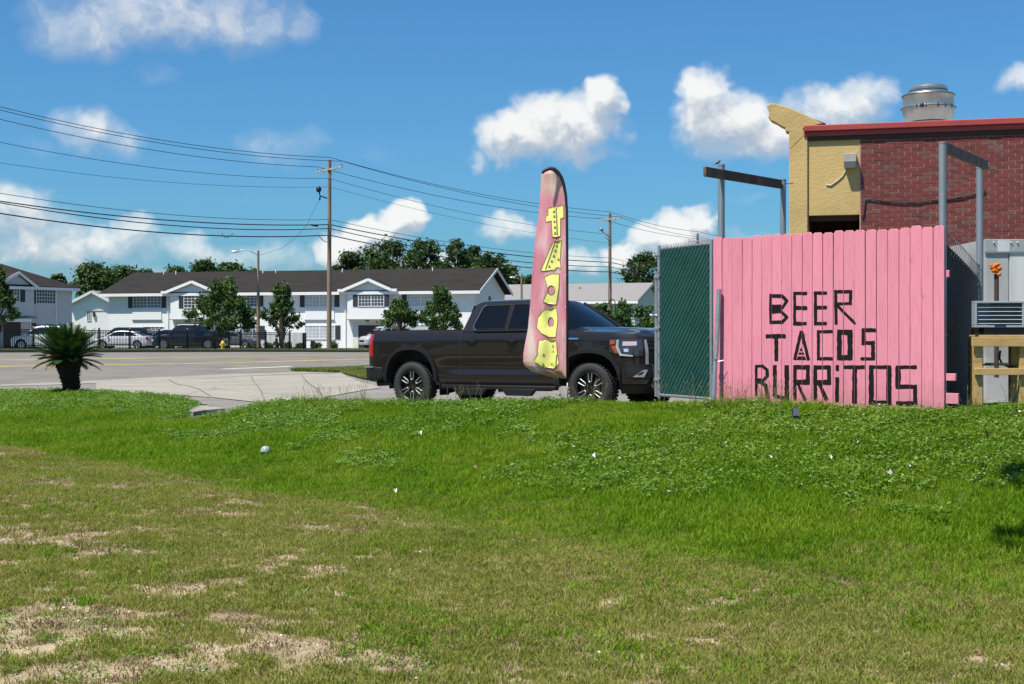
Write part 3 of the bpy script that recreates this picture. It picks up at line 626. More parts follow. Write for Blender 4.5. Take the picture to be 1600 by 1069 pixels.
# left corner pier and broken corbelled parapet end
uc = [b_uv(x, y, .05) for x, y in ((1198,166),(1203,161.5),(1212,162),(1232,168),(1262,181),(1285,193),(1255,201),(1255,214),(1236,232),(1233,232),(1233,206),(1227,206),(1227,200),(1219,196),(1213,192),(1204,188),(1200,183),(1202,176))]
mb = MB(); mb.prism(uc, lambda u, v, w: bp_(u, v, .05-w), .32); mb.build('parapet_end', stucco, rest, bevel=.012)
mb = MB(); uq = [b_uv(x, y, .02) for x, y in ((1257,181),(1290,193),(1258,196))]; mb.prism(uq, lambda u, v, w: bp_(u, v, .045-w), .30); mb.build('broken_parapet_board', M('old_board', (.13, .09, .07), .9, var=.4, scale=12), rest)
mb = MB(); bbox(mb, b_uv(1233, 300)[0], b_uv(1262, 300)[0], .3, b_uv(1240, 205)[1], .045, -.25); mb.build('corner_pier', stucco, rest, bevel=.012)
# brick wall: mortar backing, bricks in running bond
mort = M('mortar', lin(158, 136, 126), .95, var=.15, scale=6)
zb1 = b_uv(1345, 215)[1]; mb = MB(); bbox(mb, 0.0, LEN, .3, zb1+.12, .005, -.3); mw = mb.build('brick_backing', mort, rest)
brk = [M('brick_red', lin(112, 53, 49), .9, var=.2, scale=6, bump=.4, rnd=.13), M('brick_brown', lin(103, 52, 47), .9, var=.2, scale=6, bump=.4, rnd=.13), M('brick_grey', lin(106, 70, 64), .9, var=.2, scale=6, bump=.4, rnd=.13)]
bl, bh, pit, cou = .1945, .0590, .2040, .0680
meshes = []
for m in brk:
    mb = MB(); mb.box((0, 0, 0), (bl, .05, bh)); meshes.append(mb.mesh('brick', m))
    mb = MB(); mb.box((0, 0, 0), (bl/2-.004, .05, bh)); meshes.append(mb.mesh('half_brick', m))
rz = math.atan2(BD.y, BD.x); nb = 0; hidden = MB()
zlow = b_uv(1480, 385)[1]
row = 0; z = zb1-.02
cand = []
while z > .4:
    u = .02+(.0 if row % 2 else pit/2); 
    if row % 2 == 0: cand.append((.02+bl/4, z, True))
    while u+bl < LEN: cand.append((u+bl/2+ .0, z, False)); u += pit
    z -= cou; row += 1
def seen(u, z):
    p = bp_(u, z); x = 800+F*p.x/p.y; y = HZ-(p.z-CZ)/p.y*F
    if x > 1604: return False
    if y < 352: return True
    if x < 1478 and y > 352+(1478-x)*.0575-2: return False
    return y < 378 or (x < 1540 and y < 420)
bwm = brk[0]
for (u, z, half) in cand:
    jo = random.uniform(-.004, .003); c = bp_(u, z, -.014+jo)
    if seen(u, z) and nb < 400:
        k = random.choices([0, 1, 2], [.6, .27, .13])[0]
        o = bpy.data.objects.new('brick', meshes[k*2+(1 if half else 0)]); COL.objects.link(o); o.parent = rest
        o.matrix_parent_inverse = WM[rest.name].inverted(); o.location = c; o.rotation_euler = (0, random.uniform(-.006, .006), rz); nb += 1
    else:
        w = (bl/2-.004 if half else bl)/2; bbox(hidden, u-w, u+w, z-bh/2, z+bh/2, .011, -.039)
hb = hidden.build('outer_bricks', brk[0], rest); hb['kind'] = 'stuff'
# red roof edge: stepped fascia and drip
zf = [b_uv(1255, y, .25)[1] for y in (216, 206, 204.5, 199, 197)]
uF = b_uv(1255, 205, .25)[0]
mb = MB(); bbox(mb, uF, LEN, zf[0]+.05, zf[1]+.02, .07, -.4); mb.build('roof_fascia', redm, rest, bevel=.006)
mb = MB(); bbox(mb, uF-.0, LEN, zf[1]+.024, zf[4]+.03, .11, -.4); mb.build('roof_edge', redm, rest, bevel=.012)
mb = MB(); bbox(mb, uF+.02, LEN, zf[0]-.02, zf[0]+.046, .04, -.4); mb.build('soffit_board', M('soffit_dark', (.045, .035, .03), .9), rest)
mb = MB(); bbox(mb, uF+.3, LEN, zf[4]-.05, zf[4]+.03, -.42, -8); mb.build('roof', M('roof_membrane', (.3, .29, .28), .9), rest)
mb = MB(); bbox(mb, uL+.26, LEN, .3, zt, -8, -8.2); bbox(mb, LEN, LEN+.2, .3, zt, -.3, -8.2); mb.build('back_wall', stucco, rest)
# exhaust fan on the roof
ec = bp_(*b_uv(1450, 190, -2.2), -2.2); ec.z = zf[4]-.03
ecx = P(1450.5, 192, ec.y); ec.x = ecx.x; ec.z = ecx.z
sc_ = ec.y/F
alu = M('spun_aluminium', (.50, .50, .49), .34, .85, var=.25, scale=4, stretch=(1, 1, .4), col2=(.45, .44, .42), bump=.03)
fan = thing('roof_exhaust_fan', 'round spun metal exhaust fan on the restaurant roof', 'exhaust fan', ec)
def prf(l): return [(r*sc_, (192-y)*sc_) for r, y in l]
mb = MB(); mb.lathe(prf([(30, 205), (30, 192.5), (34, 189), (38.5, 180), (40, 172), (40.5, 170)]), 40, ec); mb.build('bowl', alu, fan, smooth=True, auto=35)
mb = MB(); mb.lathe(prf([(40.6, 171.5), (41.2, 170.5), (41.2, 169), (39.3, 168), (39.3, 151), (40, 150), (39, 148.5), (30, 147)]), 40, ec); mb.build('wind_band', alu, fan, smooth=True, auto=35)
mb = MB(); mb.lathe(prf([(29.5, 149), (28.6, 143), (28.8, 142.4), (28.6, 138), (26, 135), (20, 133.4), (8, 132.8), (0, 132.7)]), 40, ec); mb.build('cap', alu, fan, smooth=True, auto=35)
dk = M('fan_dark', (.03, .03, .03), .6)
for rr_, yy_ in ((39.9, 150.4), (41.4, 170.2), (28.9, 142.6), (31.0, 191.8)):
    mb = MB(); mb.tube([ec+Vector((rr_*sc_*math.cos(q_), rr_*sc_*math.sin(q_), (192-yy_)*sc_)) for q_ in np.linspace(0, 6.2832, 49)], .009, 5, cap=False); mb.build('seam_ring', dk, fan, smooth=True)
mb = MB(); q = P(1440.5, 164, ec.y-39.5*sc_*math.cos(.25)); mb.sphere(q, .045, 10, 6); mb.build('conduit_hub', dk, fan, smooth=True)
for x in (1424, 1436, 1454, 1466, 1478):
    ang_ = math.asin(max(-.98, min(.98, (x-1450.5)/40.3))); q = ec+Vector((math.sin(ang_)*40.3*sc_, -math.cos(ang_)*40.3*sc_, 0))
    mb = MB(); mb.bar(q+Vector((0, 0, 19*sc_)), q+Vector((0, 0, 25*sc_)), .02, .02); mb.build('bracket', dk, fan)
# wall pack light with its cord and shadow casting hood
wl = thing('wall_light', 'grey wall light on the yellow stucco beside the brick', 'wall light', bp_(*b_uv(1328, 248)))
u0, z0 = b_uv(1318.5, 261, .2); u1, z1 = b_uv(1338, 239, .2)
mb = MB(); mb.prism([(0.0, z0+.02), (.16, z0), (.20, z0+.10), (.18, z1), (0.0, z1)], lambda u, v, w: bp_(u0+w, v, u), u1-u0); mb.build('housing', M('bronze_housing', (.26, .25, .23), .5, .2, var=.2), wl, bevel=.006)
mb = MB(); mb.prism([(.03, z0-.004), (.162, z0-.006), (.206, z0+.096), (.19, z0+.10), (.03, z0+.02)], lambda u, v, w: bp_(u0+.012+w, v, u), u1-u0-.024); mb.build('lens', M('prismatic_lens', (.42, .42, .40), .25, var=.15, scale=20), wl, bevel=.004)
mb = MB(); cpts = [(1322, 261), (1321, 268), (1316, 276), (1308, 283), (1298, 290), (1291, 288.5)]
mb.tube([bp_(*b_uv(x, y), .012) for x, y in cpts], .009, 6); mb.build('cord', M('white_cord', (.55, .52, .44), .6), wl, smooth=True)
mb = MB(); cpts = [(1347, 340), (1350, 336), (1352, 312), (1358, 311), (1380, 314), (1410, 316), (1440, 315), (1465, 312), (1490, 310), (1520, 303), (1536, 300), (1540, 297)]
tag(mb.tube([bp_(*b_uv(x, y), .03) for x, y in cpts], .011, 6).build('wall_cable', black_metal, smooth=True), 'black cable sagging across the brick wall', 'cable')
# ================================================================ COOLER, PIPE WITH FOAM, AIR UNIT, TABLE
co_m = M('white_cooler_panel', (.60, .62, .62), .5, var=.12, scale=1.5, stretch=(3, 3, .4), col2=(.47, .48, .47), bump=.03)
co_g = M('grey_cooler_panel', (.40, .41, .40), .6, var=.25, scale=2.2, col2=(.24, .245, .235), bump=.05)
YC = 19.6
cool = thing('walk_in_cooler', 'white metal walk-in cooler box standing against the brick wall', 'cooler', (PX(1570, YC), YC, .5))
def cbx(x0, x1, y0, y1, d0, d1, nm, m, bev=.006):
    A, B = P(x0, y1, YC), P(x1, y0, YC); mb = MB(); mb.hexa([(A.x, YC-d0, A.z), (B.x, YC-d0, A.z), (B.x, YC-d1, A.z), (A.x, YC-d1, A.z), (A.x, YC-d0, B.z), (B.x, YC-d0, B.z), (B.x, YC-d1, B.z), (A.x, YC-d1, B.z)])
    return mb.build(nm, m, cool, bevel=bev)
cbx(1540, 1760, 374, 650, 0, -1.8, 'box', co_g, 0)
cbx(1577, 1640, 396, 640, .02, .003, 'panel', co_m); cbx(1642, 1758, 396, 640, .02, .003, 'panel', co_m)
cbx(1540, 1575, 396, 640, .012, .002, 'panel', co_g); cbx(1538, 1760, 374, 394, .03, .003, 'top_trim', M('cooler_trim', (.46, .47, .46), .45, .4, var=.2, scale=4))
cbx(1538, 1760, 394.4, 396, .035, .003, 'trim_seam', galv, 0); cbx(1558, 1576.5, 376, 393.5, .038, .031, 'trim_plate', co_m, 0)
for x in (1553, 1580, 1590): 
    mb = MB(); mb.sphere(P(x, 379, YC-.04), .012, 8, 5); mb.build('screw', galv, cool)
pf = thing('stack_pipe', 'rusty pipe topped with orange spray foam in front of the cooler', 'pipe', P(1557, 470, 19.35))
mb = MB(); mb.tube([P(1557, 590, 19.3), P(1557, 428, 19.3)], .032, 14); mb.build('pipe', M('rusty_pipe', (.06, .035, .025), .85, var=.4, scale=12), pf, smooth=True, auto=50)
foam = M('orange_foam', lin(196, 104, 26), .9, var=.3, scale=14, bump=.6, col2=lin(150, 70, 14)); mb = MB()
for (x, y, r) in ((1551,418,.042),(1556,415,.045),(1561,420,.043),(1557,424,.04),(1561,429,.033),(1553,423,.038),(1549,415,.025),(1560,413,.028)): mb.sphere(P(x, y, 19.27+random.uniform(-.02, .02)), (r*random.uniform(.8, 1.1), r, r*random.uniform(.75, 1)), 12, 8)
mb.build('foam', foam, pf, smooth=True)
YT = 15.85
tbl = thing('lumber_table', 'new yellow lumber stand carrying the louvred air unit', 'stand', P(1565, 632, YT))
def tb(x0, x1, y0, y1, d0, d1, nm, par, m, bev=.004):
    A, B = P(x0, y1, YT), P(x1, y0, YT); mb = MB(); mb.hexa([(A.x, YT+d0, A.z), (B.x, YT+d0, A.z), (B.x, YT+d1, A.z), (A.x, YT+d1, A.z), (A.x, YT+d0, B.z), (B.x, YT+d0, B.z), (B.x, YT+d1, B.z), (A.x, YT+d1, B.z)])
    return mb.build(nm, m, par, bevel=bev)
tb(1517.5, 1650, 526.5, 541.5, -.04, 0, 'front_beam', tbl, wood_new); tb(1543, 1670, 526.5, 541.5, .58, .62, 'back_beam', tbl, wood_new)
tb(1522, 1650, 575.5, 586, -.042, -.002, 'lower_rail', tbl, wood_new); tb(1530, 1670, 523.6, 526.3, -.03, .5, 'top_plank', tbl, wood_new)
for x0, x1, d in ((1523, 1535.5, .004), (1593.5, 1606, .004), (1636, 1648, .004), (1540.5, 1553.5, .53), (1606, 1618, .53)): tb(x0, x1, 541.8 if d < .1 else 530, 634, d, d+.09, 'leg', tbl, wood_new)
tb(1536, 1593, 570, 573, .5, .54, 'back_rail', tbl, wood_new)
ac = thing('air_unit', 'grey louvred air unit sitting on the lumber stand', 'air conditioner', P(1575, 523, YT))
aluf = M('painted_louver', (.42, .47, .50), .45, .35, var=.12, scale=6)
tb(1538, 1690, 512, 523.3, .02, .45, 'base', ac, black_metal); tb(1552, 1690, 472, 511.6, .10, .55, 'case', ac, M('unit_inner', (.05, .06, .065), .7))
tb(1522.5, 1660, 470.5, 473.8, -.02, .1, 'frame_bar', ac, aluf); tb(1522.5, 1660, 508.6, 511.8, -.02, .1, 'frame_bar', ac, aluf); tb(1522.5, 1526, 474, 508.4, -.02, .1, 'frame_side', ac, aluf); tb(1597, 1600.5, 474, 508.4, -.018, .1, 'frame_side', ac, aluf)
for k in range(5):
    y = 477+k*6.3; A, B = P(1526.3, y, YT), P(1596.6, y, YT); mb = MB()
    mb.prism([(-.01, -.028), (-.004, -.030), (.085, .008), (.08, .014)], lambda u, v, w: (A.x+w, YT+u, A.z+v), B.x-A.x); mb.build('louver', aluf, ac)
tb(1553, 1571, 508.6, 511.6, -.024, -.021, 'name_plate', ac, M('blue_plate', (.02, .05, .16), .4), 0)
cb_ = MB(); cb_.tube([P(1563, 548, YT+.3), P(1561.5, 560, YT+.32), P(1566, 569, YT+.3), P(1576, 573, YT+.25), P(1590, 572, YT+.3)], .012, 6)
tag(cb_.build('power_cord', black_metal, smooth=True), 'black cord hanging under the lumber stand', 'cord')
tag(tb(1558, 1587, 568, 571.5, .2, .42, 'scrap_board', None, wood_new), 'short scrap board lying under the lumber stand', 'board')
# small solar light stuck in the lawn
sx_, sy_ = PX(1243.5, 15.4), 15.4; sz_ = Lz(sx_, sy_)
sl = thing('solar_light', 'small black solar spot light in the grass before the fence', 'solar light', (sx_, sy_, sz_))
mb = MB(); mb.tube([(sx_, sy_, sz_-.05), (sx_, sy_, sz_+.07)], [.008, .014], 8); mb.build('stake', black_metal, sl)
mb = MB(); mb.hexa([(sx_-.034, sy_-.03, sz_+.06), (sx_+.034, sy_-.03, sz_+.06), (sx_+.034, sy_+.03, sz_+.05), (sx_-.034, sy_+.03, sz_+.05), (sx_-.040, sy_+.0, sz_+.185), (sx_+.040, sy_+.0, sz_+.185), (sx_+.040, sy_+.05, sz_+.17), (sx_-.040, sy_+.05, sz_+.17)]); mb.build('housing', M('black_plastic', (.02, .02, .022), .4), sl, bevel=.006)
mb = MB(); q = [(-.033, -.0325, sz_+.095), (.033, -.0325, sz_+.095), (.036, -.012, sz_+.178), (-.036, -.012, sz_+.178)]; mb.hexa([(sx_+a_, sy_+b_+.004, c_) for a_, b_, c_ in q]+[(sx_+a_, sy_+b_-.002, c_) for a_, b_, c_ in q]); mb.build('solar_panel', M('solar_cell', (.10, .10, .12), .25), sl)
# ================================================================ VEHICLES
def resample(path, step=.05):
    p = np.array(path, float); s = np.r_[0, np.cumsum(np.hypot(*np.diff(p, axis=0).T))]; n = int(s[-1]/step); t = np.linspace(0, s[-1], n+1); t = np.unique(np.r_[t, s])
    return np.c_[np.interp(t, s, p[:, 0]), np.interp(t, s, p[:, 1])], t
def smooth_path(p, k=2):
    p = np.array(p, float)
    for _ in range(k):
        q = [p[0]]
        for a, b in zip(p[:-1], p[1:]): q += [a*.75+b*.25, a*.25+b*.75]
        q.append(p[-1]); p = np.array(q)
    return p
class Shell:
    """mirrored car body side: plan path (s, half width) from rear centre to nose centre, bottom/top heights by path length"""
    def __init__(s, path, off, bot, top, step=.05):
        s.p, s.l = resample(path, step); T = np.gradient(s.p, s.l, axis=0); T /= np.hypot(T[:, 0], T[:, 1])[:, None]; s.n = np.c_[-T[:, 1], T[:, 0]]
        s.off, s.bot, s.top = off, bot, top
        mid = len(s.p)//2
        if s.n[mid, 1] < 0: s.n = -s.n
    def at(s, l, h, o=0., side=-1):
        x, w = np.interp(l, s.l, s.p[:, 0]), np.interp(l, s.l, s.p[:, 1]); nx, nw = np.interp(l, s.l, s.n[:, 0]), np.interp(l, s.l, s.n[:, 1])
        d = s.off(x, w, h)+o; return (x+nx*d, side*max(w+nw*d, 0.), h)
    def lens(s, x):                                   # path length of side position x
        m = s.p[:, 1] > s.p[:, 1].max()*.97; return np.interp(x, s.p[m, 0], s.l[m])
    def skin(s, rows=18, extra=()):
        mb = MB()
        ls = np.unique(np.r_[s.l, extra])
        for side in (-1, 1):
            vs = []
            for l in ls:
                x, w = np.interp(l, s.l, s.p[:, 0]), np.interp(l, s.l, s.p[:, 1]); b, t = s.bot(x, w), s.top(x, w)
                vs += [s.at(l, b+(t-b)*k/rows, 0, side) for k in range(rows+1)]
            r = rows+1; mb.add(vs, [(i*r+k, (i+1)*r+k, (i+1)*r+k+1, i*r+k+1) for i in range(len(ls)-1) for k in range(rows)])
        return mb
    def patch(s, l0, l1, h0, h1, o, nu=10, nv=6, side=-1, thick=.0, hf=None):
        mb = MB(); fn = (lambda u, v: s.at(l0+(l1-l0)*u, h0+(h1-h0)*v if hf is None else hf(u, v), o, side)); mb.grid(fn, nu, nv); return mb
    def poly(s, pts, o, side=-1, depth=.012):         # small polygon in (l,h) laid on the body with a rim
        mb = MB(); n = len(pts); mb.add([s.at(l, h, o, side) for l, h in pts]+[s.at(l, h, o-depth, side) for l, h in pts], [tuple(range(n))]+[(i, (i+1) % n, (i+1) % n+n, i+n) for i in range(n)]); return mb
def arch(ds, a, top, base=.40, n=2.5):
    return base+(top-base)*max(0., 1-(abs(ds)/a)**n)**(1/n) if abs(ds) < a else 0
RY = Matrix.Rotation(R_(90), 3, 'X')
def wheel(par, c, side, R=.415, rr=.27, wd=.27, name='wheel', fancy=False, rimm=None):
    c = Vector(c); Mx = Matrix.Rotation(R_(90 if side < 0 else -90), 3, 'X')   # local +z -> outward
    ty = MB(); h = wd/2
    ty.lathe([(rr, -h*.8), (rr+.03, -h*.98), (R-.06, -h), (R-.015, -h*.82), (R, -h*.6), (R, h*.6), (R-.015, h*.82), (R-.06, h), (rr+.03, h*.98), (rr, h*.85), (rr-.012, h*.7), (rr-.02, -h*.7), (rr, -h*.8)], 48 if fancy else 24, c, Mx, cap=False)
    if fancy:
        for k in range(44):
            a_ = 2*math.pi*k/44
            for zz in (-.085, -.03, .03, .085):
                aa = a_+(.07 if zz in (-.03, .085) else 0); q = Vector((math.cos(aa)*(R+.003), math.sin(aa)*(R+.003), zz)); rot = Matrix.Rotation(aa, 3, 'Z')
                ty.box(Vector(c)+Mx @ q, (.016, .036, .042), Mx @ rot)
    w = ty.build('wheel', rubber, par, smooth=True, local=True, auto=35)
    rim = MB(); fz = h*.35
    rim.lathe([(rr-.004, h*.83), (rr-.012, h*.86), (rr-.022, h*.80), (rr-.03, fz), (.07, fz-.015), (.065, fz+.02), (0, fz+.025)], 40 if fancy else 20, c, Mx, cap=False)
    rim.build('rim', M('black_rim', (.012, .012, .012), .35, .3) if fancy else (rimm or M('silver_rim', (.45, .45, .46), .3, .9)), w, smooth=True, local=True, auto=35)
    sp = MB(); ns = 6 if fancy else 5
    for k in range(ns):
        a_ = 2*math.pi*k/ns+math.pi/2; ca_, sa_ = math.cos(a_), math.sin(a_)
        T = lambda r, o, z: c+Mx @ Vector((ca_*r-sa_*o, sa_*r+ca_*o, z))
        if fancy:
            U_ = [(.250, .036), (.20, .033), (.14, .029), (.112, .020), (.102, 0), (.112, -.020), (.14, -.029), (.20, -.033), (.250, -.036)]
            sp.tube([T(r, o, h*.74) for r, o in U_], .0085, 6)
        else: sp.bar(T(.05, 0, fz+.02), T(rr-.02, 0, h*.7), .05, .02)
    sp.build('spokes', M('machined_alloy', (.36, .36, .365), .45, .7) if fancy else (rimm or MT['silver_rim']), w, smooth=False, local=True)
    if fancy:
        sb = MB()
        for k in range(ns):
            a_ = 2*math.pi*k/ns+math.pi/2; ca_, sa_ = math.cos(a_), math.sin(a_); T = lambda r, o, z: c+Mx @ Vector((ca_*r-sa_*o, sa_*r+ca_*o, z))
            sb.hexa([T(.05, -.04, fz), T(.25, -.055, fz), T(.25, .055, fz), T(.05, .04, fz), T(.05, -.03, h*.55), T(.25, -.045, h*.66), T(.25, .045, h*.66), T(.05, .03, h*.55)])
        sb.build('spoke_backing', MT['black_rim'], w, local=True)
    return w
# ---------------------------------------------------------------- pickup truck
PO = Vector((-1.78, 24.9, 0))+Vector((math.sin(R_(36)), math.cos(R_(36)), 0))*1.0
truck = thing('pickup_truck', 'dark brown crew cab pickup truck parked behind the grass bank', 'truck', (PO.x, PO.y, .262), R_(-36), ry=-.008)
paint = M('dark_metallic_paint', (.013, .0095, .008), .45, 0., var=.06, scale=2, coat=.9, spec=.12)
trimp = M('black_trim', (.009, .009, .0095), .6, var=.2, scale=12, bump=.1, bscale=120, spec=.25)
gls = M('tinted_glass', (.004, .005, .007), .04, spec=.28, var=.05)
dark = M('wheel_well_dark', (.006, .006, .006), .9)
TP = smooth_path([(-1.055,0),(-1.055,.45),(-1.05,.84),(-1.04,.94),(-.98,1.0),(-.75,1.012),(-.2,1.016),(.8,1.016),(2,1.018),(3.2,1.016),(3.75,1.016),(4.1,1.01),(4.32,.995),(4.5,.955),(4.64,.89),(4.74,.78),(4.80,.55),(4.83,.25),(4.835,0)], 2)
def t_off(x, w, h):
    o = 0.
    if h < .58: o -= .055*((.58-h)/.18)**1.4
    mid = 1/(1+math.exp(-(x-.75)*9))/(1+math.exp((x-3.05)*9))
    o -= .030*mid*math.exp(-((h-.74)/.10)**2)
    o += .014*(math.exp(-(x/.62)**2)+math.exp(-((x-3.745)/.62)**2))*math.exp(-((h-.98)/.22)**2)
    if h > 1.17: o -= .055*((h-1.17)/.2)**2
    if x > 4.2: k = min((x-4.2)/.45, 1); o -= k*(.10*max(h-1.02, 0)**1.0/.25 + .10*max(.55-h, 0)/.2) ; o += k*.03*math.exp(-((h-.62)/.12)**2)
    if x < -.95: o -= .03*max(h-1.2, 0)/.18
    return o
def t_bot(x, w):
    b = .43
    if x < -.55: b = .56
    if x < -.98: b = .72
    if x > 4.2: b = .36
    return max(b, arch(x, .555, 1.045), arch(x-3.745, .57, .985))
def t_top(x, w):
    return float(np.interp(x, [-1.06, -1.0, 1.1, 1.14, 3.0, 3.3, 4.2, 4.5, 4.70, 4.84], [1.375, 1.385, 1.385, 1.352, 1.35, 1.342, 1.312, 1.285, 1.25, 1.225]))
TS = Shell(TP, t_off, t_bot, t_top, .045)
ex = [TS.lens(c+a_*math.cos(t)) for c, a_ in ((0, .555), (3.745, .57)) for t in np.linspace(0, math.pi, 40)]
TS.skin(22, ex).build('body', paint, truck, smooth=True, local=True, auto=40)
L_ = TS.lens
def tpart(mb, nm, m, smooth=True, par=truck, auto=40, bevel=0): return mb.build(nm, m, par, smooth=smooth, local=True, auto=auto, bevel=bevel)
# hood
mb = MB(); fr = [l for l in TS.l if np.interp(l, TS.l, TS.p[:, 0]) > 3.10]
rows = []
for l in fr:
    e0 = Vector(TS.at(l, t_top(np.interp(l, TS.l, TS.p[:, 0]), 0))); rows.append(e0)
nn = 24; vs = []
for e0 in rows:
    for k in range(nn+1):
        y = e0.y*(1-2*k/nn); q = y/max(abs(e0.y), 1e-6); crown = .070*(1-q*q)*min(1, abs(e0.y)/.6)+.022*math.exp(-((abs(y)-.45)/.10)**2)*min(1, abs(e0.y)/.9)
        vs.append((e0.x, y, e0.z+crown*(1.0 if e0.x < 4.5 else max(.0, (4.86-e0.x)/.36))))
mb.add(vs, [(i*(nn+1)+k, i*(nn+1)+k+1, (i+1)*(nn+1)+k+1, (i+1)*(nn+1)+k) for i in range(len(rows)-1) for k in range(nn)]); tpart(mb, 'hood', paint)
# cab
def gy(h): return .985-(h-1.35)*.52
def gp2(s, h, o=0., side=-1): return (s, side*(gy(h)+o), h)
cabp = [(1.135, 1.345), (1.19, 1.60), (1.245, 1.765), (1.31, 1.835), (1.42, 1.862), (2.34, 1.868), (2.50, 1.838), (2.63, 1.775), (3.24, 1.345)]
for side in (-1, 1):
    mb = MB(); mb.add([gp2(s, h, 0, side) for s, h in cabp]+[gp2(s, h, -.10, side) for s, h in cabp], [tuple(range(9))]+[(i, (i+1) % 9, (i+1) % 9+9, i+9) for i in range(9)]); tpart(mb, 'cab_side', paint, False, bevel=.012)
    for nm, pl in (('rear_door_window', [(1.385,1.415),(1.375,1.46),(1.455,1.745),(1.50,1.788),(2.035,1.795),(2.035,1.395),(1.42,1.395)]), ('front_door_window', [(2.105,1.395),(2.105,1.795),(2.36,1.80),(2.50,1.775),(2.61,1.72),(3.02,1.43),(2.99,1.395)])):
        n = len(pl); mb = MB(); mb.add([gp2(s, h, .004, side) for s, h in pl]+[gp2(s, h, -.006, side) for s, h in pl], [tuple(range(n))]+[(i, (i+1) % n, (i+1) % n+n, i+n) for i in range(n)]); wnd = tpart(mb, nm, gls, False)
        mb = MB(); mb.tube([gp2(s, h, .006, side) for s, h in pl+pl[:1]], .011, 5); tpart(mb, 'window_seal', trimp, True, wnd)
    mb = MB(); mb.tube([gp2(s, h, .010, side) for s, h in ((1.46,1.378),(1.39,1.392),(1.355,1.44),(1.365,1.50),(1.44,1.765),(1.50,1.806))], .007, 5); tpart(mb, 'window_trim', chrome)
    mb = MB(); mb.tube([gp2(1.40, 1.362, .018, side), gp2(3.06, 1.362, .018, side)], .012, 6); tpart(mb, 'belt_trim', trimp)
mb = MB()
def roofp(u, v):
    s = 1.25+u*(2.53-1.25); y = -1+2*v; e1 = np.interp(s, [1.25, 1.31, 1.42, 2.34, 2.53], [1.765, 1.835, 1.862, 1.868, 1.832]); return (s-.04*(1-y*y)*(1-u)+.11*(1-y*y)*u**6, y*gy(e1), e1+.042*(1-y**4)*(1-.6*(2*u-1)**8))
mb.grid(roofp, 30, 20); tpart(mb, 'roof', paint)
mb = MB(); mb.grid(lambda u, v: ((3.22+.13*(1-(2*u-1)**2))*(1-v)+(2.51+.115*(1-(2*u-1)**2))*v+.03*math.sin(v*math.pi), (2*u-1)*(.955*(1-v)+.725*v), 1.352*(1-v)+1.845*v+.03*(1-(2*u-1)**2)), 18, 10); tpart(mb, 'windshield', gls)
mb = MB(); mb.grid(lambda u, v: ((1.125)*(1-v)+1.22*v-.02*(1-(2*u-1)**2)*v, (2*u-1)*(.96*(1-v)+.745*v), 1.30*(1-v)+1.80*v), 8, 6); tpart(mb, 'cab_back', paint)
mb = MB(); mb.grid(lambda u, v: (1.118*(1-v)+1.195*v-.03*(1-(2*u-1)**2)*v-.008, (2*u-1)*(.74*(1-v)+.62*v), 1.42*(1-v)+1.74*v), 8, 4); tpart(mb, 'rear_window', gls)
for side in (-1, 1):
    mb = MB(); mb.tube([(3.25, side*.965, 1.345), (2.90, side*.868, 1.60), (2.52, side*.735, 1.84)], [.042, .036, .03], 8); tpart(mb, 'windshield_pillar', paint)
mb = MB(); mb.box((2.15, 0, 1.335), (2.0, 1.86, .02)); mb.box((2.3, 0, .62), (5.2, 1.5, .36)); mb.box((.0, 0, .42), (1.9, 1.0, .18)); mb.tube([(0, -.8, .41), (0, .8, .41)], .07, 8); mb.tube([(3.745, -.8, .41), (3.745, .8, .41)], .05, 8); mb.sphere((0, .1, .41), .17, 10, 6); tpart(mb, 'chassis', dark, False)
mb = MB(); mb.box((2.15, -.42, 1.42), (.12, .45, .5)); mb.box((2.15, .42, 1.42), (.12, .45, .5)); mb.box((2.1, -.42, 1.72), (.1, .24, .2)); mb.box((2.1, .42, 1.72), (.1, .24, .2)); tpart(mb, 'seats', M('seat_cloth', (.03, .03, .03), .9), False, bevel=.04)
# bed
mb = MB()
for side in (-1, 1):
    mb.hexa([(-1.0, side*.93, 1.33), (1.09, side*.93, 1.33), (1.09, side*.83, 1.33), (-1.0, side*.83, 1.33), (-1.0, side*.945, 1.392), (1.09, side*.945, 1.392), (1.09, side*.83, 1.392), (-1.0, side*.83, 1.392)])
    mb.box((.04, side*.83, 1.1), (2.1, .02, .56))
mb.box((.04, 0, .84), (2.1, 1.66, .04)); mb.box((1.08, 0, 1.1), (.03, 1.7, .58)); mb.box((-1.015, 0, 1.1), (.05, 1.72, .56)); tpart(mb, 'bed_liner', trimp, False)
# wheel arches: wells and black flares
for cx_, a_, tp_ in ((0, .555, 1.045), (3.745, .57, .985)):
    for side in (-1, 1):
        th_ = np.linspace(0, math.pi, 33); pr = [(cx_+a_*.998*math.cos(t), arch(a_*.998*math.cos(t), a_, tp_)) for t in th_]
        outer = []
        for i, (x, h) in enumerate(pr):
            dx, dh = (x-cx_)/a_, max(h-.45, 0)/.6; n_ = math.hypot(dx, dh) or 1; outer.append((x+dx/n_*.07, h+dh/n_*.065))
        vs = []
        for (x, h), (x2, h2) in zip(pr, outer):
            vs += [TS.at(L_(x), h, .002, side), TS.at(L_(x), h, .034, side), TS.at(L_(x2), h2, .030, side), TS.at(L_(x2), h2, -.002, side)]
        mb = MB(); mb.add(vs, [(i*4+k, i*4+(k+1) % 4, (i+1)*4+(k+1) % 4, (i+1)*4+k) for i in range(32) for k in range(4)]); tpart(mb, 'fender_flare', trimp)
        vs = []
        for x, h in pr: q = TS.at(L_(x), h, 0, side); vs += [q, (q[0], q[1]*.62, q[2])]
        mb = MB(); mb.add(vs, [(i*2, i*2+1, i*2+3, i*2+2) for i in range(32)]); n = len(pr); mb.add([(x, side*.62, h) for x, h in pr], [tuple(range(n))]); tpart(mb, 'wheel_well', dark)
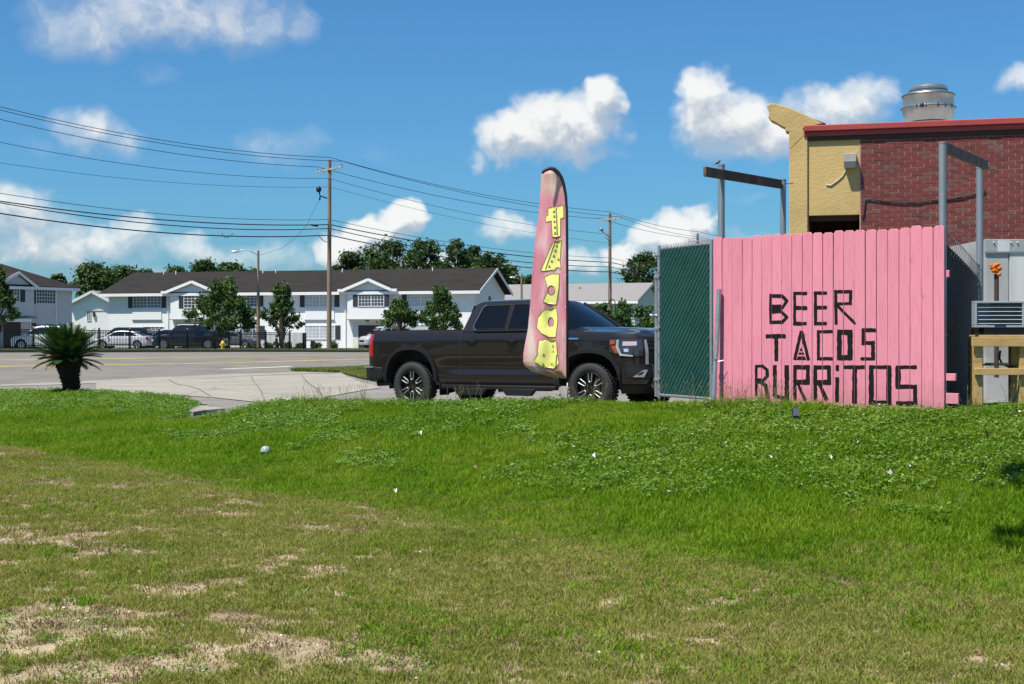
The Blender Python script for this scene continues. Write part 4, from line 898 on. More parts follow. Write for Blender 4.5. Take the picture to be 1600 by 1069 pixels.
for cx_ in (0, 3.745):
    wheel(truck, (cx_, -.875, .412), -1, fancy=True); wheel(truck, (cx_, .875, .412), 1, fancy=True)
# seams, handles, steps
def seam(x, h0, h1, side=-1, w=.009, wob=0.):
    mb = MB(); l = L_(x); mb.grid(lambda u, v: TS.at(l+(u-.5)*w+wob*v, h0+(h1-h0)*v, .0015, side), 1, 14); return tpart(mb, 'panel_gap', dark)
for side in (-1, 1):
    seam(1.125, .44, 1.385, side, .022); seam(2.075, .46, 1.35, side); seam(3.08, .47, 1.345, side, .009, .0); seam(1.30, .46, .62, side, .006)
    for x in (1.36, 2.20):
        q = [TS.at(L_(x+d), 1.19+dz, o, side) for d, dz, o in ((-.085, 0, .0), (-.07, .003, .03), (0, .006, .038), (.09, .003, .03), (.105, 0, .0))]
        mb = MB(); mb.tube(q, [.012, .015, .016, .015, .012], 8); tpart(mb, 'door_handle', paint)
        mb = TS.patch(L_(x-.06), L_(x+.08), 1.158, 1.185, .0016, 6, 2, side); tpart(mb, 'handle_recess', dark)
    mb = MB(); mb.bar((.72, side*1.0, .405), (3.12, side*1.0, .405), .11, .07); mb.bar((.70, side*.9, .45), (3.1, side*.9, .45), .1, .06); st = tpart(mb, 'side_step', trimp, False, bevel=.015)
    for x0, x1 in ((.98, 1.72), (2.02, 2.72)):
        mb = MB(); mb.hexa([(x0+.10, side*.98, .27), (x1-.10, side*.98, .27), (x1-.10, side*1.07, .27), (x0+.10, side*1.07, .27), (x0, side*.98, .385), (x1, side*.98, .385), (x1, side*1.065, .385), (x0, side*1.065, .385)]); tpart(mb, 'step_pad', trimp, False, st, bevel=.012)
    mb = TS.patch(L_(.62), L_(3.15), .455, .475, .004, 40, 1, side); tpart(mb, 'rocker_trim', trimp)
    for x in (.66, 3.10):
        mb = MB(); mb.box((x-.02 if x < 1 else x+.02, side*.86, .40), (.02, .26, .30)); 
        if x > 1: continue
        tpart(mb, 'mud_guard', trimp, False)
    # mirror
    mb = MB(); mb.box((2.92, side*1.13, 1.42), (.13, .22, .20)); mb.bar((2.94, side*.95, 1.37), (2.93, side*1.06, 1.38), .06, .05); tpart(mb, 'side_mirror', trimp, False, bevel=.03)
    # tail light wrapping the rear corner
    lr = [l for l in TS.l if np.interp(l, TS.l, TS.p[:, 0]) < -.86]; la, lb = L_(-1.0), L_(-.875); l_in = la-.18
    red = M('tail_lens', (.30, .008, .012), .12, var=.2, scale=30, coat=1.)
    mb = TS.patch(l_in, lb, .90, 1.33, .006, 12, 8, side, hf=lambda u, v: .90+.43*v+.03*(1-v)*u); tpart(mb, 'tail_light', red)
    # headlight: dark housing, chrome lamp bars, amber markers
    h0, h1 = L_(4.14), L_(4.5)+.36
    hs = MB(); hs.grid(lambda u, v: TS.at(h0+(h1-h0)*u, (.93+.06*(1-u)*0)+(1.20-.93)*v-.03*(1-v)*(1-u)*0+.11*(1-v)*max(0, .5-u)*1.3, .010, side), 22, 8); hl = tpart(hs, 'headlight', M('lamp_housing', (.03, .03, .033), .08, var=.1, coat=1.))
    amb = M('amber_lens', lin(160, 74, 30), .25, coat=1., var=.2, scale=40)
    tpart(TS.poly([(h0+.015, 1.185), (h0+.105, 1.19), (h0+.10, 1.135), (h0+.02, 1.11)], .020, side), 'amber_marker', amb, False, hl)
    tpart(TS.poly([(h0+.03, 1.09), (h0+.10, 1.10), (h0+.15, .985), (h0+.12, .975)], .020, side), 'amber_marker', amb, False, hl)
    clr = M('clear_lamp', (.75, .77, .80), .08, .6, var=.15, scale=30)
    tpart(TS.poly([(h0+.13, 1.19), (h0+.165, 1.195), (h0+.165, 1.08), (h0+.215, .97), (h0+.40, .945), (h0+.40, .925), (h0+.19, .94), (h0+.12, 1.07)], .022, side), 'running_light', clr, False, hl)
    tpart(TS.poly([(h0+.23, 1.165), (h0+.46, 1.165), (h0+.46, 1.10), (h0+.23, 1.095)], .020, side), 'lamp_lens', clr, False, hl)
    tpart(TS.poly([(h0+.25, 1.05), (h0+.33, 1.05), (h0+.33, 1.0), (h0+.26, 1.0)], .020, side), 'lamp_lens', clr, False, hl)
    # bumper corner: black intake, chrome hook plate, lower black valance
    b0 = L_(4.42); tpart(TS.patch(b0+.10, b0+.52, .60, .80, .012, 12, 6, side), 'bumper_intake', trimp)
    tpart(TS.poly([(b0+.20, .60), (b0+.36, .715), (b0+.42, .715), (b0+.36, .60)], .03, side, .03), 'bumper_plate', M('satin_silver', (.5, .5, .5), .35, .7), False)
    tpart(TS.patch(L_(4.30), TS.l[-1], .33, .47, .016, 30, 4, side), 'lower_valance', trimp)
    tpart(TS.patch(L_(4.24), TS.l[-1], .565, .578, .012, 30, 1, side), 'bumper_line', dark)
    bd = TS.patch(L_(3.36), L_(3.55), 1.205, 1.228, .004, 6, 1, side); tpart(bd, 'fender_badge', chrome)
# grille
gl0 = L_(4.5)+.42
for side in (-1, 1):
    tpart(TS.patch(gl0, TS.l[-1], .82, 1.17, .010, 14, 6, side), 'grille', dark)
    tpart(TS.patch(gl0-.03, gl0+.02, .80, 1.19, .02, 3, 8, side), 'grille_frame', MT['satin_silver']); tpart(TS.patch(gl0-.03, TS.l[-1], 1.165, 1.20, .02, 14, 2, side), 'grille_frame', trimp)
    for k in range(5): tpart(TS.patch(gl0+.02, TS.l[-1], .86+k*.062, .885+k*.062, .022, 12, 1, side), 'grille_bar', trimp)
# rear bumper, exhaust, antenna
mb = MB()
mb.prism([(-1.0,-1.01),(-.80,-1.03),(-.66,-1.02),(-.66,-.95),(-1.0,-.90),(-1.0,.90),(-.66,.95),(-.66,1.02),(-.80,1.03),(-1.0,1.01),(-1.14,.92),(-1.17,.6),(-1.17,-.6),(-1.14,-.92)], lambda u, v, w: (u, v, .50+w), .24); tpart(mb, 'rear_bumper', trimp, False, bevel=.03)
mb = MB(); mb.bar((-1.125, -.94, .735), (-.86, -1.025, .735), .05, .02); tpart(mb, 'bumper_step', MT['satin_silver'], False)
mb = MB(); mb.tube([(-.55, -.86, .46), (-.86, -.90, .44)], .055, 12); mb.tube([(-.86, -.90, .44), (-.861, -.901, .44)], .045, 12); tpart(mb, 'exhaust_tip', trimp)
mb = MB(); mb.prism([(0, 0), (.17, 0), (.03, .065), (.0, .06)], lambda u, v, w: (2.05-u, w-.02, 1.905+v), .04); tpart(mb, 'antenna_fin', paint, False, bevel=.01)
# ---------------------------------------------------------------- plain road cars on the far side
def car(name, label, x, Y, rotz, prof, cab, Wd, col, cabcol=None, wheels=(.9, 3.6), R=.33, lamp=None, group='cars parked behind the iron fence', z=None, gl=None, rack=False, cw=.80):
    """prof: (s,h) upper line of lower body rear->front; cab: closed (s,h) outline rear bottom -> front bottom; windows: list in gl"""
    X = PX(x, Y); z = Rz(X, Y)+.05 if z is None else z; t = thing(name, label, 'car' if 'truck' not in name else 'truck', (X, Y, z), rotz, group)
    Lc = prof[-1][0]; h2 = Wd/2; pm = M('car_paint_'+str(col), col, .3, .1, var=.04, coat=1.)
    path = smooth_path([(0,0),(0,h2*.6),(.04,h2*.88),(.25,h2*.985),(.9,h2),(Lc/2,h2),(Lc-.9,h2*.99),(Lc-.35,h2*.95),(Lc-.10,h2*.8),(Lc-.01,h2*.5),(Lc,0)], 2)
    def off(xx, w, h):
        o = -.06*max(.45-h, 0)/.2
        tp = np.interp(xx, [q[0] for q in prof], [q[1] for q in prof]); o -= .05*max(h-(tp-.18), 0)**2/.18**2
        if xx > Lc-.5 or xx < .3: o -= .06*max(h-.75, 0)/.2
        return o
    bot = lambda xx, w: max(.24 if .3 < xx < Lc-.3 else .28, *(arch(xx-c, R+.07, 2*R+.05, .22, 2.2) for c in wheels))
    sh = Shell(path, off, bot, lambda xx, w: float(np.interp(xx, [q[0] for q in prof], [q[1] for q in prof])), .12)
    ex_ = [c+(R+.07)*math.cos(q) for c in wheels for q in np.linspace(0, math.pi, 15)]
    mb = sh.skin(9, [sh.lens(q) for q in ex_])
    rows_ = [Vector(sh.at(l, float(np.interp(np.interp(l, sh.l, sh.p[:, 0]), [q[0] for q in prof], [q[1] for q in prof])))) for l in sh.l]
    vs = [(q.x, q.y*(1-2*k/8), q.z+.05*(1-(1-2*k/8)**2)*min(1, abs(q.y))) for q in rows_ for k in range(9)]
    mb.add(vs, [(i*9+k, i*9+k+1, (i+1)*9+k+1, (i+1)*9+k) for i in range(len(rows_)-1) for k in range(8)])
    body = mb.build('body', pm, t, smooth=True, local=True, auto=35)
    hb, ht = min(q[1] for q in cab), max(q[1] for q in cab); yy = lambda h: h2*(.95-(.95-cw)*(h-hb)/(ht-hb)); n = len(cab)
    mb = MB(); mb.add([(s, -yy(h), h) for s, h in cab]+[(s, yy(h), h) for s, h in cab], [tuple(range(n)), tuple(range(2*n-1, n-1, -1))]+[(i, i+n, (i+1) % n+n, (i+1) % n) for i in range(n)])
    mb.build('cabin', M('car_paint_'+str(cabcol or col), cabcol or col, .3, .1, var=.04, coat=1.), t, local=True, bevel=.05)
    for w_ in gl or []:
        for sd_ in (-1, 1):
            mb = MB(); mb.add([(s, sd_*(yy(h)+.006), h) for s, h in w_], [tuple(range(len(w_)))]); mb.build('side_window', glass_dark, t, local=True)
    # windscreen and rear screen on the slanted ends of the cabin
    for (a_, b_), nm in (((cab[-1], cab[-2]), 'windshield'), ((cab[0], cab[1]), 'rear_window')):
        A = Vector((a_[0], 0, a_[1])); B = Vector((b_[0], 0, b_[1])); nrm = Vector((B.z-A.z, 0, -(B.x-A.x))).normalized(); nrm = nrm if (nrm.x > 0) == (nm == 'windshield') else -nrm
        mb = MB(); p = [(A.lerp(B, .12), -1), (A.lerp(B, .12), 1), (A.lerp(B, .92), 1), (A.lerp(B, .92), -1)]
        mb.add([q+nrm*.008+Vector((0, sg*(yy(q.z)-.09), 0)) for q, sg in p], [(0, 1, 2, 3)]); mb.build(nm, glass_dark, t, local=True)
    for c in wheels:
        for sd_ in (-1, 1): wheel(t, (c, sd_*(h2-.12), R), sd_, R=R, rr=R*.68, wd=.2)
    mb = MB(); mb.box((Lc/2, 0, .42), (Lc-.5, Wd*.8, .3)); mb.build('underbody', dark, t, local=True)
    for sd_ in (-1, 1):
        l = sh.lens(Lc-.9)+.62; mb = sh.patch(l, l+.42, .62, .80, .01, 6, 3, sd_); mb.build('headlight', MT.get('clear_lamp'), t, smooth=True, local=True)
        mb = sh.patch(sh.lens(.3)-.34, sh.lens(.3)-.08, .72, .96, .01, 5, 3, sd_); mb.build('tail_light', M('tail_lens', (.3, .01, .01), .2), t, smooth=True, local=True)
        l0 = sh.lens(wheels[0]+R+.1); mb = sh.patch(l0, sh.lens(wheels[1]-R-.1), .30, .36, .006, 8, 1, sd_); mb.build('sill_trim', trimp, t, smooth=True, local=True)
        mb = MB(); mb.box((cab[-1][0]-.35, sd_*(h2+.06), hb+.06), (.12, .16, .12)); mb.build('side_mirror', pm, t, local=True, bevel=.03)
        for s_ in (.40, .62):
            sx0 = cab[0][0]+(cab[-1][0]-cab[0][0])*s_; mb = MB(); mb.bar((sx0, sd_*(h2-.005), hb-.12), (sx0+.16, sd_*(h2-.005), hb-.12), .03, .03); mb.build('door_handle', pm, t, local=True)
    mb = sh.patch(sh.l[-1]-.5, sh.l[-1], .52, .70, .008, 6, 2, -1); mb.v += sh.patch(sh.l[-1]-.5, sh.l[-1], .52, .70, .008, 6, 2, 1).v; n0 = len(mb.f); mb.f += [tuple(i+21 for i in f) for f in mb.f[:n0]]; mb.build('grille', trimp, t, local=True)
    if rack:
        for sd_ in (-1, 1): mb = MB(); mb.tube([(cab[1][0]+.2, sd_*(yy(ht)-.06), ht+.05), (cab[-2][0]-.2, sd_*(yy(ht)-.06), ht+.05)], .02, 6); mb.build('roof_rail', trimp, t, local=True)
    return t
WHITE, BLACK, SILV, GREY, BLUE = (.72, .72, .73), (.008, .009, .014), (.42, .43, .44), (.10, .11, .12), (.012, .03, .13)
suv_p = [(0, 1.02), (.3, 1.05), (3.3, 1.03), (3.6, 1.02), (4.3, .93), (4.65, .82)]; suv_c = [(.08, 1.0), (.38, 1.55), (.75, 1.66), (2.3, 1.68), (2.75, 1.60), (3.62, 1.02)]
suv_g = [[(.55, 1.10), (.78, 1.50), (1.5, 1.56), (1.5, 1.10)], [(1.58, 1.10), (1.58, 1.57), (2.30, 1.57), (2.72, 1.50), (3.30, 1.10)]]
car('sport_utility_car', 'white sport utility car parked at far left behind the iron fence', 121, 97, R_(172), suv_p, suv_c, 1.85, WHITE, wheels=(.85, 3.68), R=.37, gl=suv_g)
sed_p = [(0, .98), (.25, 1.02), (.9, 1.0), (3.3, .97), (3.5, .95), (4.4, .80), (4.75, .70)]; sed_c = [(.45, .98), (1.25, 1.36), (1.6, 1.43), (2.5, 1.45), (2.85, 1.38), (3.65, .94)]
sed_g = [[(1.0, 1.03), (1.38, 1.30), (1.9, 1.36), (1.9, 1.03)], [(1.97, 1.03), (1.97, 1.36), (2.5, 1.36), (2.82, 1.29), (3.30, 1.02)]]
car('sedan', 'white sedan parked right of the sago palm behind the iron fence', 238, 112, R_(176), sed_p, sed_c, 1.8, WHITE, wheels=(.95, 3.75), R=.33, gl=sed_g)
van_p = [(0, 1.1), (.3, 1.12), (3.6, 1.1), (4.4, 1.02), (4.8, .9)]; van_c = [(.06, 1.08), (.22, 1.72), (.5, 1.88), (2.7, 1.9), (3.0, 1.84), (3.85, 1.1)]
van_g = [[(.35, 1.18), (.5, 1.7), (1.4, 1.72), (1.4, 1.18)], [(1.48, 1.18), (1.48, 1.72), (2.2, 1.72), (2.2, 1.18)], [(2.28, 1.18), (2.28, 1.72), (2.75, 1.70), (3.45, 1.18)]]
car('minivan', 'black van parked behind the white sedan', 236, 124, R_(180), van_p, van_c, 1.95, BLACK, wheels=(.9, 3.75), R=.37, gl=van_g)
car('compact_car', 'blue car partly hidden between the white sedan and the black pickup', 300, 126, R_(180), suv_p, suv_c, 1.8, BLUE, wheels=(.85, 3.68), R=.36, gl=suv_g)
av_p = [(0, 1.18), (.2, 1.20), (1.3, 1.18), (4.1, 1.14), (5.1, 1.06), (5.55, .95)]; av_c = [(.55, 1.18), (1.55, 1.78), (1.8, 1.90), (3.2, 1.92), (3.5, 1.86), (4.25, 1.14)]
av_g = [[(1.35, 1.25), (1.75, 1.72), (2.2, 1.78), (2.2, 1.25)], [(2.28, 1.25), (2.28, 1.78), (2.9, 1.78), (2.9, 1.25)], [(2.98, 1.25), (2.98, 1.78), (3.3, 1.78), (3.85, 1.25)]]
car('parked_pickup_truck', 'black crew pickup with chrome wheels behind the iron fence', 353, 106, R_(177), av_p, av_c, 2.0, BLACK, wheels=(1.15, 4.5), R=.40, gl=av_g, rack=True)
car('hatchback', 'dark grey car nosing out behind the round trimmed bushes', 322, 121, R_(-8), sed_p, sed_c, 1.8, GREY, wheels=(.95, 3.75), R=.33, gl=sed_g)
car('sport_utility_car', 'silver sport utility car seen past the tail of the brown pickup', 640, 127, R_(212), van_p, van_c, 1.95, SILV, wheels=(.9, 3.8), R=.39, gl=van_g, group=None)
# ================================================================ FEATHER FLAG
YFg = 18.7
flx = ([264, 271, 300, 337, 370, 420, 470, 514, 540, 555, 566, 572, 580, 588, 591.5], [856, 846, 844.5, 841.5, 836.5, 832, 829, 825, 820, 817.5, 817.5, 820, 830, 858, 882])
frx = ([262, 264, 270, 288, 309, 340, 420, 500, 592], [862, 868, 873.5, 881, 884.6, 886, 886.3, 886.2, 886])
def fx(u, y):
    a_, b_ = np.interp(y, *flx), np.interp(y, *frx); return a_+(b_-a_)*u
def fold(u, y):
    k = (y-262)/330; a_ = min(1, .25+k)
    return a_*(.034*math.sin(u*7.5+k*3.1+.6)+.020*math.sin(u*15-k*9)+.012*math.sin(u*4+k*26))*math.sin(min(u*1.1, 1)*math.pi*.5+ .0)*(1-u**6)+.30*(1-u)
def flagpt(x, y, out=0.):
    a_, b_ = np.interp(y, *flx), np.interp(y, *frx); u = (x-a_)/max(b_-a_, 1e-3); u = min(max(u, 0), 1); return P(x, y, YFg+fold(u, y)-out)
fcol = bpy.data.materials.new('flag_cloth'); fcol.use_nodes = True; t = fcol.node_tree; b = t.nodes['Principled BSDF']; tcn = N(t, 'ShaderNodeTexCoord')
co = vmath(t, 'MULTIPLY', tcn.outputs['Object'], (5.5, 1.0, 1.1)); n1 = N(t, 'ShaderNodeTexNoise'); n1.inputs['Scale'].default_value = 1.0; n1.inputs['Detail'].default_value = 3; LK(t, co, n1.inputs['Vector'])
base = ramp(t, n1.outputs['Fac'], [(.30, lin(230, 152, 168)), (.46, lin(238, 174, 186)), (.55, lin(243, 204, 206)), (.64, lin(246, 228, 222)), (.76, lin(242, 228, 184))])
sxn = N(t, 'ShaderNodeSeparateXYZ'); LK(t, tcn.outputs['Object'], sxn.inputs[0])
top_w = N(t, 'ShaderNodeMapRange'); top_w.inputs[1].default_value = 2.70; top_w.inputs[2].default_value = 2.92; LK(t, sxn.outputs[2], top_w.inputs[0])
n3 = N(t, 'ShaderNodeTexNoise'); n3.inputs['Scale'].default_value = 4.; LK(t, tcn.outputs['Object'], n3.inputs['Vector'])
base = mixc(t, math_(t, 'MULTIPLY', top_w.outputs[0], n3.outputs['Fac']), base, lin(238, 226, 205))
low = N(t, 'ShaderNodeMapRange'); low.inputs[1].default_value = .75; low.inputs[2].default_value = .2; LK(t, sxn.outputs[2], low.inputs[0])
n4 = N(t, 'ShaderNodeTexNoise'); n4.inputs['Scale'].default_value = 5.; LK(t, tcn.outputs['Object'], n4.inputs['Vector'])
tint = ramp(t, n4.outputs['Fac'], [(.4, lin(238, 186, 178)), (.5, lin(240, 210, 150)), (.58, lin(206, 214, 150)), (.66, lin(232, 165, 100))])
base = mixc(t, math_(t, 'MULTIPLY', low.outputs[0], .8), base, tint); LK(t, base, b.inputs['Base Color']); b.inputs['Roughness'].default_value = .45; b.inputs['Specular IOR Level'].default_value = .4
wr = N(t, 'ShaderNodeTexNoise'); wr.inputs['Scale'].default_value = 1.; wr.inputs['Detail'].default_value = 5; wr.inputs['Distortion'].default_value = 1.2; LK(t, vmath(t, 'MULTIPLY', tcn.outputs['Object'], (22., 6., 5.)), wr.inputs['Vector']); bw = N(t, 'ShaderNodeBump'); bw.inputs['Strength'].default_value = .4; bw.inputs['Distance'].default_value = .025; LK(t, wr.outputs['Fac'], bw.inputs['Height']); LK(t, bw.outputs[0], b.inputs['Normal'])
tr = N(t, 'ShaderNodeBsdfTranslucent'); LK(t, base, tr.inputs[0]); mx = N(t, 'ShaderNodeMixShader'); mx.inputs[0].default_value = .5; LK(t, b.outputs[0], mx.inputs[1]); LK(t, tr.outputs[0], mx.inputs[2]); LK(t, mx.outputs[0], t.nodes['Material Output'].inputs[0])
fbx, fby = PX(887, YFg), YFg; fbz = Lz(fbx, fby)
flag = thing('feather_flag', 'tall pink feather flag with yellow letters in front of the pickup', 'flag', (fbx, fby, fbz))
loc_z = lambda v: Vector(v)-Vector((fbx, fby, fbz))
def fbuild(mb, nm, m, smooth=True, par=flag): mb.v = [tuple(loc_z(q)) for q in mb.v]; return mb.build(nm, m, par, smooth=smooth, local=True, fixn=False)
mb = MB(); ys_ = np.r_[np.linspace(263.2, 300, 24), np.linspace(303, 560, 90), np.linspace(562, 591.4, 24)]
vs = [flagpt(fx(u, y), y) for y in ys_ for u in np.linspace(0, 1, 41)]
mb.add(vs, [(j*41+i, j*41+i+1, (j+1)*41+i+1, (j+1)*41+i) for j in range(len(ys_)-1) for i in range(40)]); cloth = fbuild(mb, 'cloth', fcol)
sm = cloth.modifiers.new('thick', 'SOLIDIFY'); sm.thickness = .003
mb = MB(); sl_ = [(847,271.5),(849,268.5),(853,265.5),(859,263.2),(866,264.5),(872,269.5),(877,277),(880.5,287),(884,305),(885.6,330),(886.2,400),(886.4,500),(886.6,596)]
mb.tube([P(x, y, YFg-.005) for x, y in sl_], [.012,.02,.024,.026,.026,.025,.023,.021,.019,.018,.017,.017,.017], 8); fbuild(mb, 'pole_sleeve', M('black_sleeve', (.014, .014, .018), .6, var=.3, scale=20))
mb = MB(); mb.tube([P(886.6, 594, YFg), (fbx, fby, fbz-.1)], .012, 8); fbuild(mb, 'pole', M('flag_pole_grey', (.22, .21, .2), .4, .5))
for q in ((884.5, 480), (885, 430)): 
    mb = MB(); mb.sphere(P(q[0]-1, q[1], YFg-.03), .008, 6, 4); fbuild(mb, 'grommet', M('grommet_white', (.7, .7, .68), .5))
ZA = lambda p: [(800+x/6.11, 255+y/6.11) for x, y in p]
ZB = lambda p: [(800+x/5.936, 420+y/5.936) for x, y in p]
def ell(cx, cy, rx, ry, n=20): return [(cx+rx*math.cos(2*math.pi*k/n), cy+ry*math.sin(2*math.pi*k/n)) for k in range(n)]
tri = lambda x, y, r=11: [(x-r*.9, y+r), (x+r*.9, y+r), (x+r*.15, y-r)]
FLT = [('T', ZA, [[(343,432),(490,402),(494,528),(462,528),(462,697),(384,706),(376,548),(325,565),(322,505),(345,500)]], [tri(402,460),tri(404,507),tri(406,556),tri(410,610),tri(412,666)], [(422,415,434,700)]),
       ('A', ZA, [[(393,748),(470,738),(458,945),(468,1010),(452,1008),(446,995),(415,1003),(405,1026),(272,1030)]], [tri(428,788),tri(416,834),tri(400,885),tri(380,935),tri(358,985),tri(444,918)], [(412,750,318,1028)]),
       ('C', ZB, [[(300,76),(360,48),(438,48),(434,180),(410,332),(345,330),(284,305),(334,206),(322,150)], ell(363, 200, 34, 44)], [], []),
       ('O', ZB, [[(340,368),(412,362),(424,470),(406,634),(340,634),(270,598),(228,545),(238,455),(280,395)], ell(360, 496, 27, 43)], [], []),
       ('S', ZB, [[(248,665),(330,658),(410,668),(420,790),(436,880),(392,925),(300,920),(215,870),(206,845),(240,790),(236,760)]], [tri(378,718),tri(376,762),tri(294,798),tri(374,878),tri(290,886)], [(414,800,406,925)])]
yel = M('flag_yellow', lin(236, 231, 128), .5, var=.08, scale=6, col2=lin(230, 230, 150)); fdk = M('flag_dark_print', lin(92, 84, 46), .6, var=.1); fgr = M('flag_stripe', lin(120, 110, 80), .6)
def scan(polys, out, mb, dy=2.0):
    ys0 = min(p[1] for q in polys for p in q); ys1 = max(p[1] for q in polys for p in q)
    def xs(y):
        r = []
        for q in polys:
            for i in range(len(q)):
                (x0, y0), (x1, y1) = q[i], q[(i+1) % len(q)]
                if (y0 <= y < y1) or (y1 <= y < y0): r.append(x0+(y-y0)/(y1-y0)*(x1-x0))
        return sorted(r)
    n = max(2, int((ys1-ys0)/dy)); yy = np.linspace(ys0+1e-3, ys1-1e-3, n+1)
    for a_, b_ in zip(yy[:-1], yy[1:]):
        A, B, C = xs(a_), xs(b_), xs((a_+b_)/2)
        if len(A) != len(C): A = C
        if len(B) != len(C): B = C
        for k in range(0, len(C)-1, 2):
            m = 6; pa = [flagpt(A[k]+(A[k+1]-A[k])*i/m, a_, out) for i in range(m+1)]; pb = [flagpt(B[k]+(B[k+1]-B[k])*i/m, b_, out) for i in range(m+1)]
            mb.add(pa+pb, [(i, i+1, m+2+i, m+1+i) for i in range(m)])
def outline(pl, w, out, mb, close=True):
    q = pl+pl[:1] if close else pl; dense = []
    for (x0, y0), (x1, y1) in zip(q[:-1], q[1:]):
        n = max(1, int(math.hypot(x1-x0, y1-y0)/4)); dense += [(x0+(x1-x0)*i/n, y0+(y1-y0)*i/n) for i in range(n)]
    dense.append(q[-1])
    for (x0, y0), (x1, y1) in zip(dense[:-1], dense[1:]):
        L = math.hypot(x1-x0, y1-y0) or 1; nx, ny = -(y1-y0)/L*w/2, (x1-x0)/L*w/2
        mb.add([flagpt(x0+nx, y0+ny, out), flagpt(x1+nx, y1+ny, out), flagpt(x1-nx, y1-ny, out), flagpt(x0-nx, y0-ny, out)], [(0, 1, 2, 3)])
for nm, cv_, polys, tris, lines in FLT:
    pl = [cv_(q) for q in polys]; mb = MB(); scan(pl, .010, mb); lo = fbuild(mb, 'printed_letter', yel); lo['label'] = f'yellow printed letter {nm} outlined in black'
    mb = MB()
    for q in pl: outline(q, .7, .013, mb)
    for q in tris: outline(cv_(q), .9, .013, mb)
    fbuild(mb, 'letter_outline', fdk, par=lo)
    if lines:
        mb = MB()
        for x0, y0, x1, y1 in lines: outline(cv_([(x0, y0), (x1, y1)]), 2.0, .0115, mb, False)
        fbuild(mb, 'letter_stripe', fgr, par=lo)
# ================================================================ FAR BUILDINGS
class Facade:
    def __init__(s, R0, d, z0): s.o = Vector(R0); s.d = Vector(d).normalized(); s.n = Vector((s.d.y, -s.d.x, 0)); s.n = s.n if s.n.y < 0 else -s.n; s.z0 = z0
    def uv(s, x, y, out=0.):
        c = Vector((0, 0, CZ)); r = Vector(((x-800)/F, 1, -(y-HZ)/F)); t = (s.o+s.n*out-c).dot(s.n)/r.dot(s.n); p = c+r*t; return (p-s.o).dot(s.d), p.z
    def p(s, u, z, out=0.): q = s.o+s.d*u+s.n*out; return Vector((q.x, q.y, z))
    def box(s, mb, u0, u1, z0, z1, o0, o1):
        return mb.hexa([s.p(u0, z0, o1), s.p(u1, z0, o1), s.p(u1, z0, o0), s.p(u0, z0, o0), s.p(u0, z1, o1), s.p(u1, z1, o1), s.p(u1, z1, o0), s.p(u0, z1, o0)])
sid = M('white_siding', (.74, .75, .74), .6, var=.05, scale=.5)
t = sid.node_tree; bs = t.nodes['Principled BSDF']; wv = N(t, 'ShaderNodeTexWave', wave_type='BANDS', bands_direction='Z'); wv.inputs['Scale'].default_value = 1.6; LK(t, N(t, 'ShaderNodeNewGeometry').outputs['Position'], wv.inputs['Vector'])
bpn = N(t, 'ShaderNodeBump'); bpn.inputs['Strength'].default_value = .07; bpn.inputs['Distance'].default_value = .05; LK(t, wv.outputs['Fac'], bpn.inputs['Height']); LK(t, bpn.outputs[0], bs.inputs['Normal'])
brickw = M('white_painted_brick', (.78, .785, .77), .7, var=.06, scale=2.)
shing = M('dark_shingles', (.028, .025, .023), .97, var=.22, scale=1.2, stretch=(1, 1, 3), col2=(.019, .0175, .0165), spec=.15, bump=.4, bscale=8)
shing_g = M('grey_shingles', (.22, .21, .205), .95, var=.25, scale=3, bump=.4, bscale=8)
shut = M('dark_shutter', (.035, .036, .042), .6, var=.15); doorm = M('dark_door', (.03, .022, .02), .6)
wglass = M('window_glass', (.16, .19, .21), .07, var=.25, scale=.8, spec=.6)
def window(fc, par, x0, x1, y0, y1, nx=6, ny=4, out=.0, sh=(True, True), half=True, gm=None):
    u0, z1 = fc.uv(x0, y0, out); u1, z0 = fc.uv(x1, y1, out); fw = .055
    mb = MB(); fc.box(mb, u0, u1, z0, z1, out+.012, out-.01); g_ = mb.build('window', gm or wglass, par)
    mb = MB(); fc.box(mb, u0-fw, u1+fw, z1, z1+fw, out+.05, out); fc.box(mb, u0-fw, u1+fw, z0-fw, z0, out+.07, out); fc.box(mb, u0-fw, u0, z0, z1, out+.05, out); fc.box(mb, u1, u1+fw, z0, z1, out+.05, out); mb.build('frame', white_paint, g_)
    mb = MB()
    for k in range(1, nx): u = u0+(u1-u0)*k/nx; fc.box(mb, u-.016-(.02 if k*2 == nx else 0), u+.016+(.02 if k*2 == nx else 0), z0, z1, out+.03, out+.013)
    for k in range(1, ny): z = z0+(z1-z0)*k/ny; fc.box(mb, u0, u1, z-.016, z+.016, out+.028, out+.0135)
    mb.build('muntins', white_paint, g_)
    for k, (a_, b_) in enumerate(((u0-fw-.52, u0-fw-.02), (u1+fw+.02, u1+fw+.52))):
        if sh[k]:
            mb = MB(); fc.box(mb, a_, b_, z0-.05, z1+.05, out+.045, out)
            for q in range(8): zz = z0+(z1-z0)*(q+.5)/8; fc.box(mb, a_+.06, b_-.06, zz-.03, zz+.03, out+.06, out+.045)
            mb.build('shutter', shut, par)
    return u0, u1, z0, z1
def part(fc, par, nm, m, u0, u1, z0, z1, o0, o1, bev=0): mb = MB(); fc.box(mb, u0, u1, z0, z1, o0, o1); return mb.build(nm, m, par, bevel=bev)
